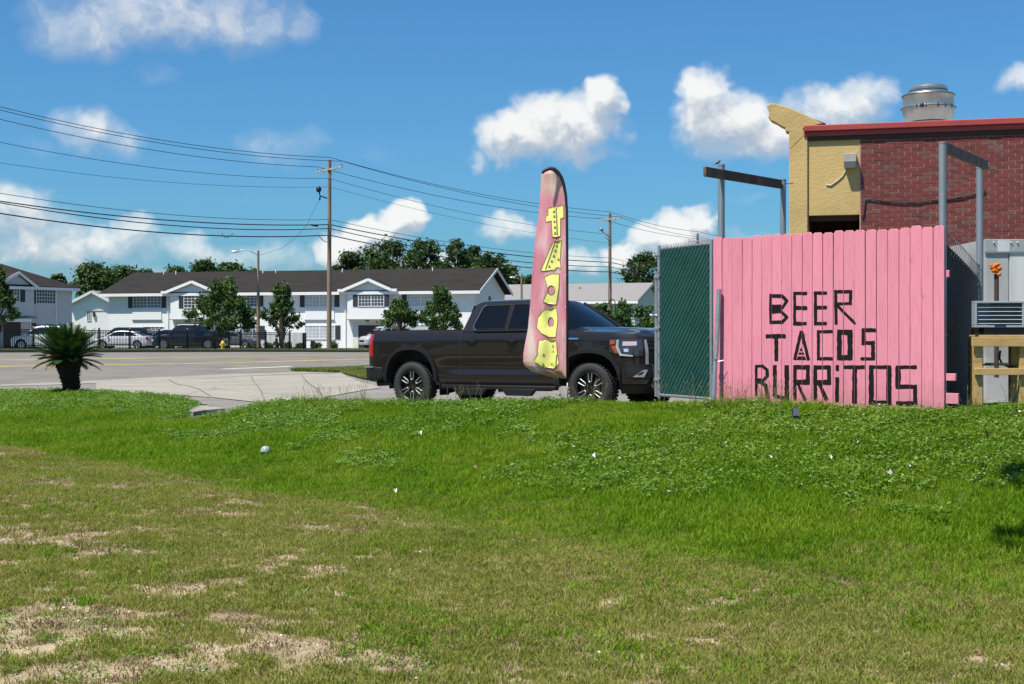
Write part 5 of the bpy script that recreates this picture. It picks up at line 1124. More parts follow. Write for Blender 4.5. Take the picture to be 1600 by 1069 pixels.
# ---- long white apartment block
fa = Facade((PX(742, 130.), 130., 0), (math.cos(R_(15)), -math.sin(R_(15)), 0), .3)
apt = thing('apartment_building', 'long white two storey apartment block with dark roof across the road', 'building', fa.p(-19, .3))
uL = fa.uv(170, 500)[0]; ze = fa.uv(742, 455.5)[1]; zr = fa.uv(742, 421, -5.2)[1]-.0; zb = .0; OV = .68; DEP = 10.4
mb = MB(); fa.box(mb, uL, 0, zb, ze, 0, -DEP); mb.add([fa.p(0, ze, 0), fa.p(0, ze, -DEP), fa.p(0, zr-.15, -DEP/2), fa.p(-.3, ze, 0), fa.p(-.3, ze, -DEP), fa.p(-.3, zr-.15, -DEP/2)], [(0,1,2),(3,5,4),(0,3,4,1),(1,4,5,2),(2,5,3,0)]); mb.build('wall', sid, apt)
uh = fa.uv(209, 429, -5.2)[0]
mb = MB(); A0, A1, B0, B1 = fa.p(uL-OV, ze, OV), fa.p(OV, ze, OV), fa.p(uL-OV, ze, -DEP-OV), fa.p(OV, ze, -DEP-OV); Rg, Rl = fa.p(OV, zr, -DEP/2), fa.p(uh, zr, -DEP/2)
nrt = 24; mb.add([A0, A1, Rg, Rl, B0, B1], [(0, 1, 2, 3), (5, 4, 3, 2), (4, 0, 3)]); roof = mb.build('roof', shing, apt); sm = roof.modifiers.new('s', 'SOLIDIFY'); sm.thickness = .12; sm.offset = 1
part(fa, apt, 'fascia', white_paint, uL-OV, OV, ze-.22, ze+.06, OV+.03, OV-.03); part(fa, apt, 'soffit', white_paint, uL-OV, OV, ze-.10, ze-.04, OV-.04, .0)
for s_, (a_, b_) in enumerate(((A1, Rg), (Rg, B1))): mb = MB(); mb.bar(a_+Vector((.02, -.02, -.05)), b_+Vector((.02, -.02, -.05)), .06, .26); mb.build('gable_trim', white_paint, apt)
part(fa, apt, 'gable_band', white_paint, -.0, .02, ze-.12, ze-.02, 0, -DEP)
for x, y in ((256, 427.5), (275, 427.5), (411, 426), (431, 426), (535, 424), (676, 421.5)):
    u, z = fa.uv(x, y, -4.6); mb = MB(); mb.tube([fa.p(u, zr-.5, -4.6), fa.p(u, zr+.22, -4.6)], .06, 8); mb.build('vent_pipe', white_paint, roof)
ztrim = fa.uv(500, 503)[1]
# gabled bays
def bay(x0, x1, xa, ya, yb):
    u0, u1 = fa.uv(x0, yb, .6)[0], fa.uv(x1, yb, .6)[0]; ua, za = fa.uv(xa, ya, .9); zb_ = fa.uv((x0+x1)/2, yb, .6)[1]
    zl = fa.uv(xa, 498.5, .6)[1]
    mb = MB(); fa.box(mb, u0+.3, u1-.3, zl, zb_, .6, 0); mb.prism([(u0+.3, zb_), (u1-.3, zb_), (ua, za-.18)], lambda u, v, w: fa.p(u, v, .6-w), .6); mb.build('bay_wall', sid, apt)
    part(fa, apt, 'bay_ledge', M('ledge_grey', (.25, .25, .24), .7), u0+.2, u1-.2, zl-.09, zl-.003, .68, 0)
    mb = MB(); e = .95
    for a_, b_ in (((u0, zb_), (ua, za)), ((ua, za), (u1, zb_))):
        for o0, o1 in ((e, -3.5),): mb.add([fa.p(a_[0], a_[1], o0), fa.p(b_[0], b_[1], o0), fa.p(b_[0], b_[1], o1), fa.p(a_[0], a_[1], o1)], [(0, 1, 2, 3)])
    r = mb.build('bay_roof', shing, apt); q = r.modifiers.new('s', 'SOLIDIFY'); q.thickness = .1; q.offset = 1
    for a_, b_ in (((u0, zb_), (ua, za)), ((ua, za), (u1, zb_))): mb = MB(); mb.bar(fa.p(a_[0], a_[1]-.06, e+.02), fa.p(b_[0], b_[1]-.06, e+.02), .05, .27); mb.build('bay_gable_trim', white_paint, apt)
    for q0, q1 in ((u0-.55, u0+.05), (u1-.05, u1+.55)): part(fa, apt, 'bay_return', white_paint, q0, q1, zb_-.20, zb_+.05, e+.02, .3)
    return u0, u1, zl
b1 = bay(262, 338, 300, 439.5, 455.5); b2 = bay(538, 613, 575.5, 436, 452.5)
curt = M('curtained_glass', (.42, .46, .48), .12, var=.3, scale=1.6, spec=.6); dkg = M('dim_window_glass', (.05, .06, .07), .06, var=.4, scale=2, spec=.6)
window(fa, apt, 208.5, 251.5, 462.5, 480.5, 8, 4); window(fa, apt, 288, 322, 461.5, 480.5, 6, 4, .6, gm=dkg); window(fa, apt, 368, 403, 460.5, 478.5, 6, 4, gm=dkg); window(fa, apt, 477.5, 521.5, 459, 479, 8, 4, gm=curt); window(fa, apt, 560.5, 599.5, 458.3, 478, 8, 4, .6, gm=dkg); window(fa, apt, 637, 678, 457.5, 478, 8, 4, gm=curt)
window(fa, apt, 204, 256, 511, 528, 8, 3, sh=(False, False)); window(fa, apt, 369, 405, 510, 529.5, 7, 4); window(fa, apt, 477, 523, 509.5, 529.5, 8, 4, sh=(False, True), gm=curt); window(fa, apt, 640, 676, 508.5, 528, 7, 4, sh=(False, False), gm=curt)
for x0, x1 in ((207.5, 252.5), (477, 522.5), (367, 404), (636, 679)):
    u0, u1 = fa.uv(x0, 490)[0], fa.uv(x1, 490)[0]; zt_, zq = fa.uv(x0, 481.5)[1], fa.uv(x0, 499.5)[1]
    part(fa, apt, 'spandrel_panel', sid, u0, u1, zq, zt_-.08, .07, .0); part(fa, apt, 'panel_sill', MT['ledge_grey'], u0-.05, u1+.05, zq-.07, zq-.003, .12, 0)
for x in (263, 336, 444, 540, 617): u, _ = fa.uv(x, 500); part(fa, apt, 'downspout', white_paint, u-.05, u+.05, .4, ze-.24, .1, .005)
for x0, x1 in ((551, 606), (275, 325)):
    u0, u1 = fa.uv(x0, 520)[0], fa.uv(x1, 520)[0]; zt_ = fa.uv(x0, 504)[1]
    part(fa, apt, 'entry_recess', M('entry_wall', (.60, .60, .55), .8), u0, u1, .3, zt_, .004, -.02); uu0, uu1 = fa.uv(x0+9, 520)[0], fa.uv(x1-6, 520)[0]; part(fa, apt, 'door', doorm, uu0, uu1, .3, fa.uv(x0, 508.5)[1], .03, .006)
    um = (u0+u1)/2; part(fa, apt, 'number_plate', shut, um-.25, um+.15, fa.uv(575, 500.5)[1]-.14, fa.uv(575, 500.5)[1]+.02, .64, .602)
ue = fa.p(0, 0, -6.2); e_ = Facade(fa.p(0, 0, 0), (fa.n*-1), .3)
mb = MB(); fa.box(mb, .005, .04, fa.uv(742, 478)[1], fa.uv(742, 461)[1], -4.6, -5.3); mb.build('end_window', shut, apt)
# ---- shaded apartment block on the left
d_ = Vector((.59, .81, 0)); fb = Facade((-40.0, 128., 0), d_, .35)
if fb.n.x < 0: fb.n = -fb.n
apl = thing('apartment_building', 'shaded apartment block with dark hip roof at the left edge', 'building', fb.p(-8, .35)); zel = fb.uv(112, 451.5)[1]
LB = 22.
mb = MB(); fb.box(mb, -LB, 0, 0, zel, 0, -9.6); sid2 = M('shade_tinted_siding', (.50, .53, .52), .7, var=.06, scale=.6); mb.build('wall', sid2, apl)  # shade is put into this siding colour, darker than the white siding
mb = MB(); q = [fb.p(-LB-.5, zel, .5), fb.p(.5, zel, .5), fb.p(.5, zel, -10.1), fb.p(-LB-.5, zel, -10.1), fb.p(-LB+5, zel+2.35, -4.8), fb.p(-5.0, zel+2.35, -4.8)]
mb.add(q, [(0, 1, 5, 4), (1, 2, 5), (2, 3, 4, 5), (3, 0, 4)]); r = mb.build('roof', shing, apl); sm = r.modifiers.new('s', 'SOLIDIFY'); sm.thickness = .12; sm.offset = 1
part(fb, apl, 'fascia', white_paint, -LB-.5, .5, zel-.20, zel+.05, .54, .48)
ua, za = fb.uv(30, 425, .6); u0, u1 = fb.uv(-12, 445, .5)[0], fb.uv(60, 447, .5)[0]; zg = zel-.02
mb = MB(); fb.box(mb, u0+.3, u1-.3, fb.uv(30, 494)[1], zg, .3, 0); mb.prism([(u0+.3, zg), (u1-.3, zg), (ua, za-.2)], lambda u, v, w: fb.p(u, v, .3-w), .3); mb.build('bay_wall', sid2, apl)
mb = MB()
for a_, b_ in (((u0, zg), (ua, za)), ((ua, za), (u1, zg))): mb.add([fb.p(a_[0], a_[1], .6), fb.p(b_[0], b_[1], .6), fb.p(b_[0], b_[1], -3.2), fb.p(a_[0], a_[1], -3.2)], [(0, 1, 2, 3)])
r = mb.build('bay_roof', shing, apl); sm = r.modifiers.new('s', 'SOLIDIFY'); sm.thickness = .1; sm.offset = 1
for a_, b_ in (((u0, zg), (ua, za)), ((ua, za), (u1, zg))): mb = MB(); mb.bar(fb.p(a_[0], a_[1]-.08, .63), fb.p(b_[0], b_[1]-.08, .63), .05, .24); mb.build('bay_gable_trim', white_paint, apl)
window(fb, apl, 10, 30, 451, 471, 5, 4, .3, gm=dkg); window(fb, apl, 57, 86, 452.5, 474.5, 7, 4, .0, (True, False), gm=dkg); window(fb, apl, 58, 84, 506, 524, 7, 3, .0, (True, False))
part(fb, apl, 'bay_ledge', MT['ledge_grey'], u0, u1, fb.uv(30, 495.5)[1]-.1, fb.uv(30, 495.5)[1], .42, 0)
uu = [fb.uv(x, 520)[0] for x in (5, 32)]; part(fb, apl, 'door', doorm, uu[0], uu[1], .2, fb.uv(20, 503.5)[1], .04, 0); part(fb, apl, 'entry_canopy', white_paint, uu[0]-.6, uu[1]+.5, fb.uv(20, 503)[1], fb.uv(20, 498)[1], .9, 0)
for x in (47, 87): u = fb.uv(x, 480)[0]; part(fb, apl, 'downspout', white_paint, u-.05, u+.05, .3, zel-.25, .1, .005)
# ---- small white gabled house between them
fs = Facade((PX(172, 150.), 150., 0), (1, 0, 0), .3); hse = thing('gabled_house', 'small bright white house with front gable between the apartment blocks', 'house', fs.p(-2, .3))
ua, za = fs.uv(145, 455.5); uA, zA = fs.uv(108, 475); uB, zB = fs.uv(182, 475); zB = zA
mb = MB(); fs.box(mb, uA+.2, uB-.2, 0, zA+.1, 0, -9); mb.prism([(uA+.2, zA+.1), (uB-.2, zA+.1), (ua, za-.12)], lambda u, v, w: fs.p(u, v, -w), 9); mb.build('wall', brickw, hse)
mb = MB()
for a_, b_ in (((uA, zA), (ua, za)), ((ua, za), (uB, zB))): mb.add([fs.p(a_[0], a_[1], .5), fs.p(b_[0], b_[1], .5), fs.p(b_[0], b_[1], -9.5), fs.p(a_[0], a_[1], -9.5)], [(0, 1, 2, 3)])
r = mb.build('roof', shing_g, hse); sm = r.modifiers.new('s', 'SOLIDIFY'); sm.thickness = .12; sm.offset = 1
for a_, b_ in (((uA, zA), (ua, za)), ((ua, za), (uB, zB))): mb = MB(); mb.bar(fs.p(a_[0], a_[1]-.04, .53), fs.p(b_[0], b_[1]-.04, .53), .05, .26); mb.build('gable_trim', white_paint, hse)
part(fs, hse, 'gable_band', white_paint, uA+.2, uB-.2, fs.uv(145, 485.5)[1], fs.uv(145, 484)[1], .06, .0)
window(fs, hse, 136.5, 141.5, 486.5, 500.5, 2, 4, sh=(False, False), gm=dkg); mb = MB(); u, z = fs.uv(147, 491); fs.box(mb, u-.1, u+.1, z-.25, z+.25, .2, 0); mb.build('porch_lamp', shut, hse)
# ---- grey roofed block on the right
fc = Facade((PX(992, 150.), 150., 0), (math.cos(R_(20)), -math.sin(R_(20)), 0), .0)
apr = thing('apartment_building', 'pale green block with light grey roof behind the right utility pole', 'building', fc.p(-14, .0)); zec = fc.uv(992, 471)[1]; zrc = fc.uv(1017, 443.5, -6)[1]
palg = M('pale_green_siding', (.46, .52, .47), .7, var=.06, scale=.6); LR = 34.
mb = MB(); fc.box(mb, -LR, 0, -.5, zec, 0, -12); mb.add([fc.p(0, zec, 0), fc.p(0, zec, -12), fc.p(0, zrc-.2, -6), fc.p(-.3, zec, 0), fc.p(-.3, zec, -12), fc.p(-.3, zrc-.2, -6)], [(0,1,2),(3,5,4),(0,3,4,1),(1,4,5,2),(2,5,3,0)]); mb.build('wall', palg, apr)
mb = MB(); A0, A1, B0, B1, Rg, Rl = fc.p(-LR-.5, zec, .6), fc.p(.5, zec, .6), fc.p(-LR-.5, zec, -12.6), fc.p(.5, zec, -12.6), fc.p(.5, zrc, -6), fc.p(-LR-.5, zrc, -6)
mb.add([A0, A1, Rg, Rl, B0, B1], [(0, 1, 2, 3), (5, 4, 3, 2)]); r = mb.build('roof', shing_g, apr); sm = r.modifiers.new('s', 'SOLIDIFY'); sm.thickness = .12; sm.offset = 1
part(fc, apr, 'fascia', white_paint, -LR-.5, .5, zec-.24, zec+.06, .66, .58)
mb = MB(); mb.bar(A1+Vector((0, 0, -.06)), Rg+Vector((0, 0, -.06)), .06, .24); mb.bar(Rg+Vector((0, 0, -.06)), B1+Vector((0, 0, -.06)), .06, .24); mb.build('gable_trim', M('blue_grey_trim', (.28, .33, .36), .6), apr)
u, z = fc.uv(908, 450, -4.5); mb = MB(); mb.tube([fc.p(u, zrc-1.1, -4.0), fc.p(u, zrc-.35, -4.0)], .08, 8); mb.build('vent_pipe', shut, apr)
for x in (830, 905, 960): window(fc, apr, x, x+22, 480, 497, 6, 4, sh=(False, False), gm=dkg)
# ================================================================ IRON FENCE ON THE FAR VERGE
FN = offs(FAR, 1.6)
irf = thing('iron_fence', 'long black iron picket fence along the far side of the road', 'fence', (float(FN[1][0]), float(FN[1][1]), .7))
def on_line(L, x):
    L = np.array(L, float)
    for a_, b_ in zip(L[:-1], L[1:]):
        k = (x-800)/F; den = (b_[0]-a_[0])-k*(b_[1]-a_[1]); t_ = (k*a_[1]-a_[0])/den
        if -1e-6 <= t_ <= 1+1e-6: return a_+(b_-a_)*t_
    return None
pA, pB = on_line(FN, -60), on_line(FN, 478.5)
seg = FN[1]; line = [pA, seg, pB] if pA[1] < seg[1] else [pA, pB]
line = np.array(line); sL = np.r_[0, np.cumsum(np.hypot(*np.diff(line, axis=0).T))]
def fpt(t_): x = np.interp(t_, sL, line[:, 0]); y = np.interp(t_, sL, line[:, 1]); return Vector((x, y, Rz(x, y)+.13))
HF = 1.27; tot = sL[-1]; k = 0; npk = 0; pk = MB(); pk.box((0, 0, HF/2), (.034, .034, HF)); pkm = pk.mesh('picket', black_metal); rest_pk = MB()
tt = 0.
posts_t = np.arange(0, tot+.01, 2.42)
allt = np.arange(0, tot, .121); order = sorted(allt, key=lambda q: -q)
near = set(np.round(sorted(allt)[:300], 4))
for q in allt:
    p = fpt(q)
    if round(q, 4) in near:
        o = bpy.data.objects.new('picket', pkm); COL.objects.link(o); o.parent = irf; o.matrix_parent_inverse = WM[irf.name].inverted(); o.location = p
    else: rest_pk.box((p.x, p.y, p.z+HF/2), (.034, .034, HF))
if rest_pk.v: rest_pk.build('far_pickets', black_metal, irf)['kind'] = 'stuff'
for q in posts_t:
    p = fpt(q); mb = MB(); mb.box((p.x, p.y, p.z+HF/2+.05), (.10, .10, HF+.16)); mb.add([(p.x-.06, p.y-.06, p.z+HF+.13), (p.x+.06, p.y-.06, p.z+HF+.13), (p.x+.06, p.y+.06, p.z+HF+.13), (p.x-.06, p.y+.06, p.z+HF+.13), (p.x, p.y, p.z+HF+.2)], [(0,1,4),(1,2,4),(2,3,4),(3,0,4),(3,2,1,0)]); mb.build('post', black_metal, irf)
for h_ in (.14, HF-.17, HF-.02):
    for a_, b_ in zip(posts_t[:-1], posts_t[1:]): mb = MB(); mb.bar(fpt(a_)+Vector((0, 0, h_)), fpt(b_)+Vector((0, 0, h_)), .04, .045); mb.build('rail', black_metal, irf)
for x in (475.5, 488.5):
    p_ = on_line(FN, x); mb = MB(); z = Rz(*p_)+.13; mb.box((p_[0], p_[1], z+.62 if x < 480 else z+.35), (.28, .28, 1.3 if x < 480 else .7)); tag(mb.build('gate_post' if x < 480 else 'utility_box', black_metal, bevel=.02), 'thick black gate post ending the iron fence' if x < 480 else 'small black utility box right of the iron fence end', 'post' if x < 480 else 'box')
# ================================================================ POLES AND WIRES
ins = M('insulator', (.25, .24, .24), .3, var=.2); crossm = M('crossarm_wood', (.34, .31, .27), .85, var=.3, scale=4)
def upole(name, label, px, Y, ytop, ybase, r0, r1, arm=None, dirn=None, lean=0., mats=wood_pole):
    X = PX(px, Y); z1 = CZ-(ytop-HZ)/F*Y; z0 = CZ-(ybase-HZ)/F*Y-.3; t_ = thing(name, label, 'utility pole', (X, Y, z0), group='wooden utility poles')
    mb = MB(); n = 10; mb.tube([(X+lean*(z1-z)*1.0, Y, z) for z in np.linspace(z0, z1, n)], list(np.linspace(r0, r1, n)), 14); mb.build('pole', mats, t_, smooth=True, auto=60)
    if arm:
        ya, hl, tilt = arm; za = CZ-(ya-HZ)/F*Y; d = Vector(dirn).normalized(); c = Vector((X, Y, za))-Vector((d.y, -d.x, 0))*0
        f_ = Vector((0, -(r1+.06), 0)); a_, b_ = c+f_-d*hl-Vector((0, 0, tilt)), c+f_+d*hl+Vector((0, 0, tilt)); mb = MB(); mb.bar(a_, b_, .12, .15); ca_ = mb.build('crossarm', crossm, t_)
        for k_ in (-1, 1): mb = MB(); mb.bar(c+f_+d*hl*.5*k_+Vector((0, 0, tilt*.5*k_-.05)), Vector((X, Y, za-.75))+f_, .035, .04); mb.build('brace', galv, t_)
        for k_ in (-.93, -.55, .93):
            q = c+f_+d*hl*k_+Vector((0, 0, tilt*k_+.07)); mb = MB(); mb.lathe([(.02, 0), (.02, .08), (.06, .10), (.07, .15), (.05, .17), (.06, .20), (.035, .25), (0, .26)], 10, q); mb.build('insulator', ins, ca_, smooth=True)
        return t_, a_, b_, Vector((X, Y, z1))
    return t_
AD = Vector((.86, -.5, 0))
up1, a1, b1_, t1 = upole('utility_pole', 'tall wooden utility pole with crossarm before the apartment block', 515, 112, 250, 547, .20, .135, (265, 1.28, .14), AD, lean=-.0028)
up2, a2, b2_, t2 = upole('utility_pole', 'shorter wooden utility pole seen above the pickup hood', 953, 141, 333, 545, .21, .14, (343, 1.28, .02), AD, lean=.0)
up3, a3, b3_, t3 = upole('utility_pole', 'distant utility pole top peeking over the green gate', 1090, 168, 365, 545, .2, .14, (377, 1.2, .0), AD)
mb = MB(); q = P(498, 296, 112); mb.sphere(q, (.22, .22, .26), 10, 7); mb.tube([q, P(500, 306, 112), P(511, 310, 112)], .06, 6); mb.tube([P(500, 306, 112), P(499.5, 313, 112)], .07, 6); mb.build('pole_lamp', black_metal, up1, smooth=True)
mb = MB(); mb.tube([P(953, 392-33+13, 141-.3), P(941, 374-14, 141-.3)], .05, 6); mb.tube([P(941, 359, 140.7), P(939, 357, 140.7), P(947, 372, 140.7), P(951, 375, 140.7)], .045, 6); mb.sphere(P(939.5, 358.5, 140.7), .2, 8, 6); mb.build('cutout_switch', ins, up2, smooth=True)
mb = MB(); mb.lathe([(.01, -.02)]+[(.20+.14*math.cos(q), .14*math.sin(q)) for q in np.linspace(-3.1, 3.1, 9)], 12, (0, 0, 0)); 
mb = MB(); q = P(956.5, 474, 140.6); mb.tube([q+Vector((.30*math.cos(k_), 0, .38*math.sin(k_))) for k_ in np.linspace(0, 6.28, 16)], .05, 6); mb.build('cable_coil', black_metal, up2, smooth=True)
wire_m = M('wire_black', (.02, .02, .022), .6)
P0 = Vector((PX(515, 112)-24.5, 112-33.8, 0)); X0i = 800+F*P0.x/P0.y
def wire(label, y_0, y1, y2, y3, r, sag=.6, off1=0., off2=0., end3=True):
    """photo rows where the wire crosses the left edge, pole one, pole two, pole three"""
    A = P(515+off1, y1, 112); pts = []
    # left anchor so that the span crosses x=0 at row y_0
    def span(a_, b_, sg, n=26): return [a_.lerp(b_, k_/n)-Vector((0, 0, 4*sg*(k_/n)*(1-k_/n))) for k_ in range(n+1)]
    d = Vector((-24.5, -33.8, 0)); kk = -800/F; t_ = (kk*A.y-A.x)/(d.x-kk*d.y); ptx = A+d*t_; zt = CZ-(y_0-HZ)/F*ptx.y
    sgL = sag*1.0; z_end = (zt+4*sgL*t_*(1-t_)-A.z*(1-t_))/t_; L0 = Vector((A.x+d.x, A.y+d.y, z_end)); pts += span(L0, A, sgL)
    if y2: B = P(953+off2, y2, 141); pts += span(A, B, sag*.55)[1:]
    if y3: C = P(1090, y3, 168); pts += span(B, C, sag*.25)[1:]; pts += span(C, P(1210, y3+18, 205), sag*.2, 6)[1:]
    mb = MB(); mb.tube(pts, r, 5); return tag(mb.build('overhead_wire', wire_m, smooth=True), label, 'wire', 'wires along the utility poles')
wire('highest thin wire meeting the top of the tall pole', 167, 246, 331, 362, .022, 1.2)
wire('second highest wire just below the topmost one', 172, 252, 339, 370, .022, 1.2, 20, 15)
wire('third wire from the top, ending on the left crossarm tip', 186.5, 261, 342, 373, .022, 1.2, -18, -14)
wire('lone thin wire midway below the crossarm wires', 222.5, 279, 366, None, .018, 1.2)
wire('faint thin wire above the dark cable bundle', 254.5, 292, 380, None, .013, 1.0)
wire('thin wire just above the thick black cables', 302, 343, 403, 420, .020, 1.1)
wire('upper of the thick black cables', 314.5, 351, 410, 427, .040, 1.0)
wire('middle thick black cable crossing the upper one', 317, 357, 417, 434, .034, 1.3)
wire('lowest thick black cable on the poles', 333.5, 367.5, 425, 441, .042, 1.2)
mb = MB(); mb.tube([P(347, 363.5, 108), P(348, 369, 108), P(354, 371.5, 108), P(360, 369, 108), P(364, 365, 108)], .028, 5); tag(mb.build('cable_loop', wire_m, smooth=True), 'small slack loop hanging from the lowest black cable', 'cable')
mb = MB(); mb.tube([P(497, 367.5, 112), P(503, 374, 112), P(509, 378.5, 112), P(514, 377, 112)], .03, 5); tag(mb.build('cable_loop', wire_m, smooth=True), 'cable drop curling down beside the tall pole', 'cable')
mb = MB(); mb.tube([P(499, 312, 112), P(480, 350, 110), P(462, 372, 108), P(440, 388, 106), P(406, 399, 105)], .012, 5); tag(mb.build('lamp_feed_wire', wire_m, smooth=True), 'thin wire falling from the tall pole to the street lamp', 'wire')
mb = MB(); mb.bar(P(486, 351.5, 111.6), P(497, 353.5, 112), .12, .14); tag(mb.build('splice_case', black_metal, bevel=.04), 'black splice case on the cable left of the tall pole', 'cable box')
def lamp(px, Y, ytop, ybase, xarm, yarm, label):
    X = PX(px, Y); z1 = CZ-(ytop-HZ)/F*Y; z0 = CZ-(ybase-HZ)/F*Y-.2; t_ = thing('street_lamp', label, 'street lamp', (X, Y, z0), group='street lamps')
    mb = MB(); mb.tube([(X, Y, z) for z in np.linspace(z0, z1, 6)], list(np.linspace(.135, .085, 6)), 12); mb.build('pole', wood_pole, t_, smooth=True, auto=60)
    q = P(xarm, yarm, Y); c = Vector((X, Y, z1-.35)); mid = c.lerp(q, .5)+Vector((0, 0, .22)); mb = MB(); mb.tube([c, c.lerp(mid, .5)+Vector((0, 0, .05)), mid, mid.lerp(q, .5)+Vector((0, 0, .08)), q], .03, 6); mb.build('arm', galv, t_, smooth=True)
    mb = MB(); mb.sphere(q+Vector((-.12, 0, -.01)), (.34, .15, .09), 12, 6); mb.build('lamp_head', M('lamp_head_grey', (.55, .56, .57), .4, .4), t_, smooth=True)
lamp(403.5, 105, 392, 546, 369, 393, 'street lamp on a wooden pole among the crepe myrtles'); lamp(815, 132, 428, 540, 803, 433.5, 'street lamp whose top shows above the pickup roof')
# hydrant
hx, hy = on_line(offs(FAR, .9), 348); hz_ = Rz(hx, hy)+.13; hyd = thing('fire_hydrant', 'yellow fire hydrant on the far verge', 'hydrant', (hx, hy, hz_)); ym = M('hydrant_yellow', (.62, .38, .04), .5, var=.15)
mb = MB(); mb.lathe([(.17, 0), (.17, .06), (.12, .07), (.12, .40), (.16, .42), (.16, .46), (.13, .48), (.11, .56), (.06, .62), (.03, .63), (.03, .68), (0, .68)], 14, (hx, hy, hz_)); mb.build('barrel', ym, hyd, smooth=True, auto=40)
for a_ in (0, 1, 2): ang_ = a_*math.pi/2-math.pi; q = Vector((math.cos(ang_), math.sin(ang_), 0)); mb = MB(); mb.tube([Vector((hx, hy, hz_+.33))+q*.1, Vector((hx, hy, hz_+.33))+q*.2], .065, 10); mb.build('outlet_cap', ym, hyd, smooth=True, auto=40)
# ================================================================ TREES AND PLANTS
def leaf_mat(name, col, col2, island=.45, rough=.55, trans=.3, scale=.35): return M(name, col, rough, var=.25, scale=scale, col2=col2, island=island, trans=trans, spec=.35, detail=3)
lf_pine = leaf_mat('pine_needles', (.046, .088, .022), (.085, .13, .034)); lf_oak = leaf_mat('myrtle_leaves', (.052, .105, .022), (.10, .165, .04), scale=.8); lf_bush = leaf_mat('shrub_leaves', (.035, .085, .016), (.07, .14, .03), scale=1.); lf_box = leaf_mat('boxwood_leaves', (.055, .095, .02), (.09, .13, .035), scale=1.2)
bark = M('bark', (.10, .075, .055), .9, var=.35, scale=4, stretch=(3, 3, .6), bump=.4)
def leaves(mb, centers, radii, n, size, flat=1., up=.3, asp=.55, seed=0):
    r = np.random.default_rng(seed); centers = np.array(centers); radii = np.array(radii); w = radii.prod(1)**(.8) if radii.ndim > 1 else radii**2.4; w = w/w.sum()
    idx = r.choice(len(centers), n, p=w); d = r.normal(size=(n, 3)); d /= np.linalg.norm(d, axis=1)[:, None]; rad = np.minimum(np.abs(r.normal(size=n))*.62+.12, 1.5)
    c = centers[idx]+d*rad[:, None]*(radii[idx] if radii.ndim > 1 else radii[idx][:, None])
    nrm = d*.6+r.normal(size=(n, 3))*.6; nrm[:, 2] += up; nrm /= np.linalg.norm(nrm, axis=1)[:, None]
    a_ = np.cross(nrm, r.normal(size=(n, 3))); a_ /= np.linalg.norm(a_, axis=1)[:, None]; b_ = np.cross(nrm, a_); s_ = size*(.6+.8*r.random(n))[:, None]
    v = np.stack([c-a_*s_, c-b_*s_*asp+nrm*s_*.15, c+a_*s_, c+b_*s_*asp+nrm*s_*.15], 1).reshape(-1, 3); k0 = len(mb.v)
    mb.v += [tuple(q) for q in v]; mb.f += [(k0+4*i, k0+4*i+1, k0+4*i+2, k0+4*i+3) for i in range(n)]; return mb
def pine(label, px, ytop, wpx, Y, ybot=455, seed=1, n=3000, shape='round'):
    r = random.Random(seed); X = PX(px, Y); zt = CZ-(ytop-HZ)/F*Y; wd = wpx/F*Y/2*1.42; zb_ = CZ-(ybot-HZ)/F*Y; t_ = thing('pine_tree', label, 'tree', (X, Y, .2), group='pine trees behind the apartments')
    H = zt-zb_; cs, rs = [], []
    for k_ in range(46):
        f_ = k_/45; a_ = r.uniform(0, 6.28); env = wd*(1-.55*max(0, (f_-.55)/.45)**1.6)*(.55+.45*min(1, f_*4+.3)); rr = r.uniform(.35, 1.)*env*.72
        q = r.uniform(.15, .34)*wd; cs.append((X+rr*math.cos(a_), Y+rr*math.sin(a_), zb_+f_*(H-q*.7))); rs.append((q, q, q*.72))
    mb = MB(); leaves(mb, cs, rs, int(n*2.3), .25, seed=seed, asp=.45); mb.build('crown', lf_pine, t_, fixn=False)
    mb = MB(); mb.tube([(X, Y, .0), (X+r.uniform(-.4, .4), Y, zb_*.5), (X+r.uniform(-.4, .4), Y, zb_+H*.8)], [.32, .24, .08], 8)
    for c in cs[4:40:4]: zz = zb_+(c[2]-zb_)*.55; mb.tube([(X, Y, zz), c], [.09, .03], 5)
    mb.build('trunk', bark, t_, smooth=True)
PT = [('small pine showing left of the white gabled house',90,428,26,178),('round pine above the small white house',152,409,66,172),('pine just right of the round one, above the roof hip',190,414,54,180),('low pine beyond the left end of the long roof',226,419,36,186),
 ('low flat pine first along the long roof',272,415,44,190),('domed pine highest along the middle of the long roof',322,404,52,186),('broad pine right of the domed one',359,408,48,190),('low pine just left of the street lamp',398,420,34,196),
 ('pine just right of the tall utility pole',546,393,52,170),('very large dense pine above the right gabled bay',610,371,84,176),('tall pine in the middle of the big clump',664,372,66,182),('thin open pine with gaps at the clump centre',712,372,44,170),('pine with sparse crown right of the open one',738,384,44,174),('darker pine sloping down behind the roof gable',768,394,52,168),('last low pine left of the flag',797,414,44,172),('tree above the grey roof beside the gate',1004,394,62,190),('small tree top right of the grey roof gable',1034,420,34,196),('low pine between roof gable and flag',826,430,30,198)]
for i, (lb, px, yt, w, Y) in enumerate(PT): pine(lb, px, yt, w, Y, ybot=466 if px < 450 or px > 800 else 462, seed=40+i, n=2600 if w > 45 else 1700)
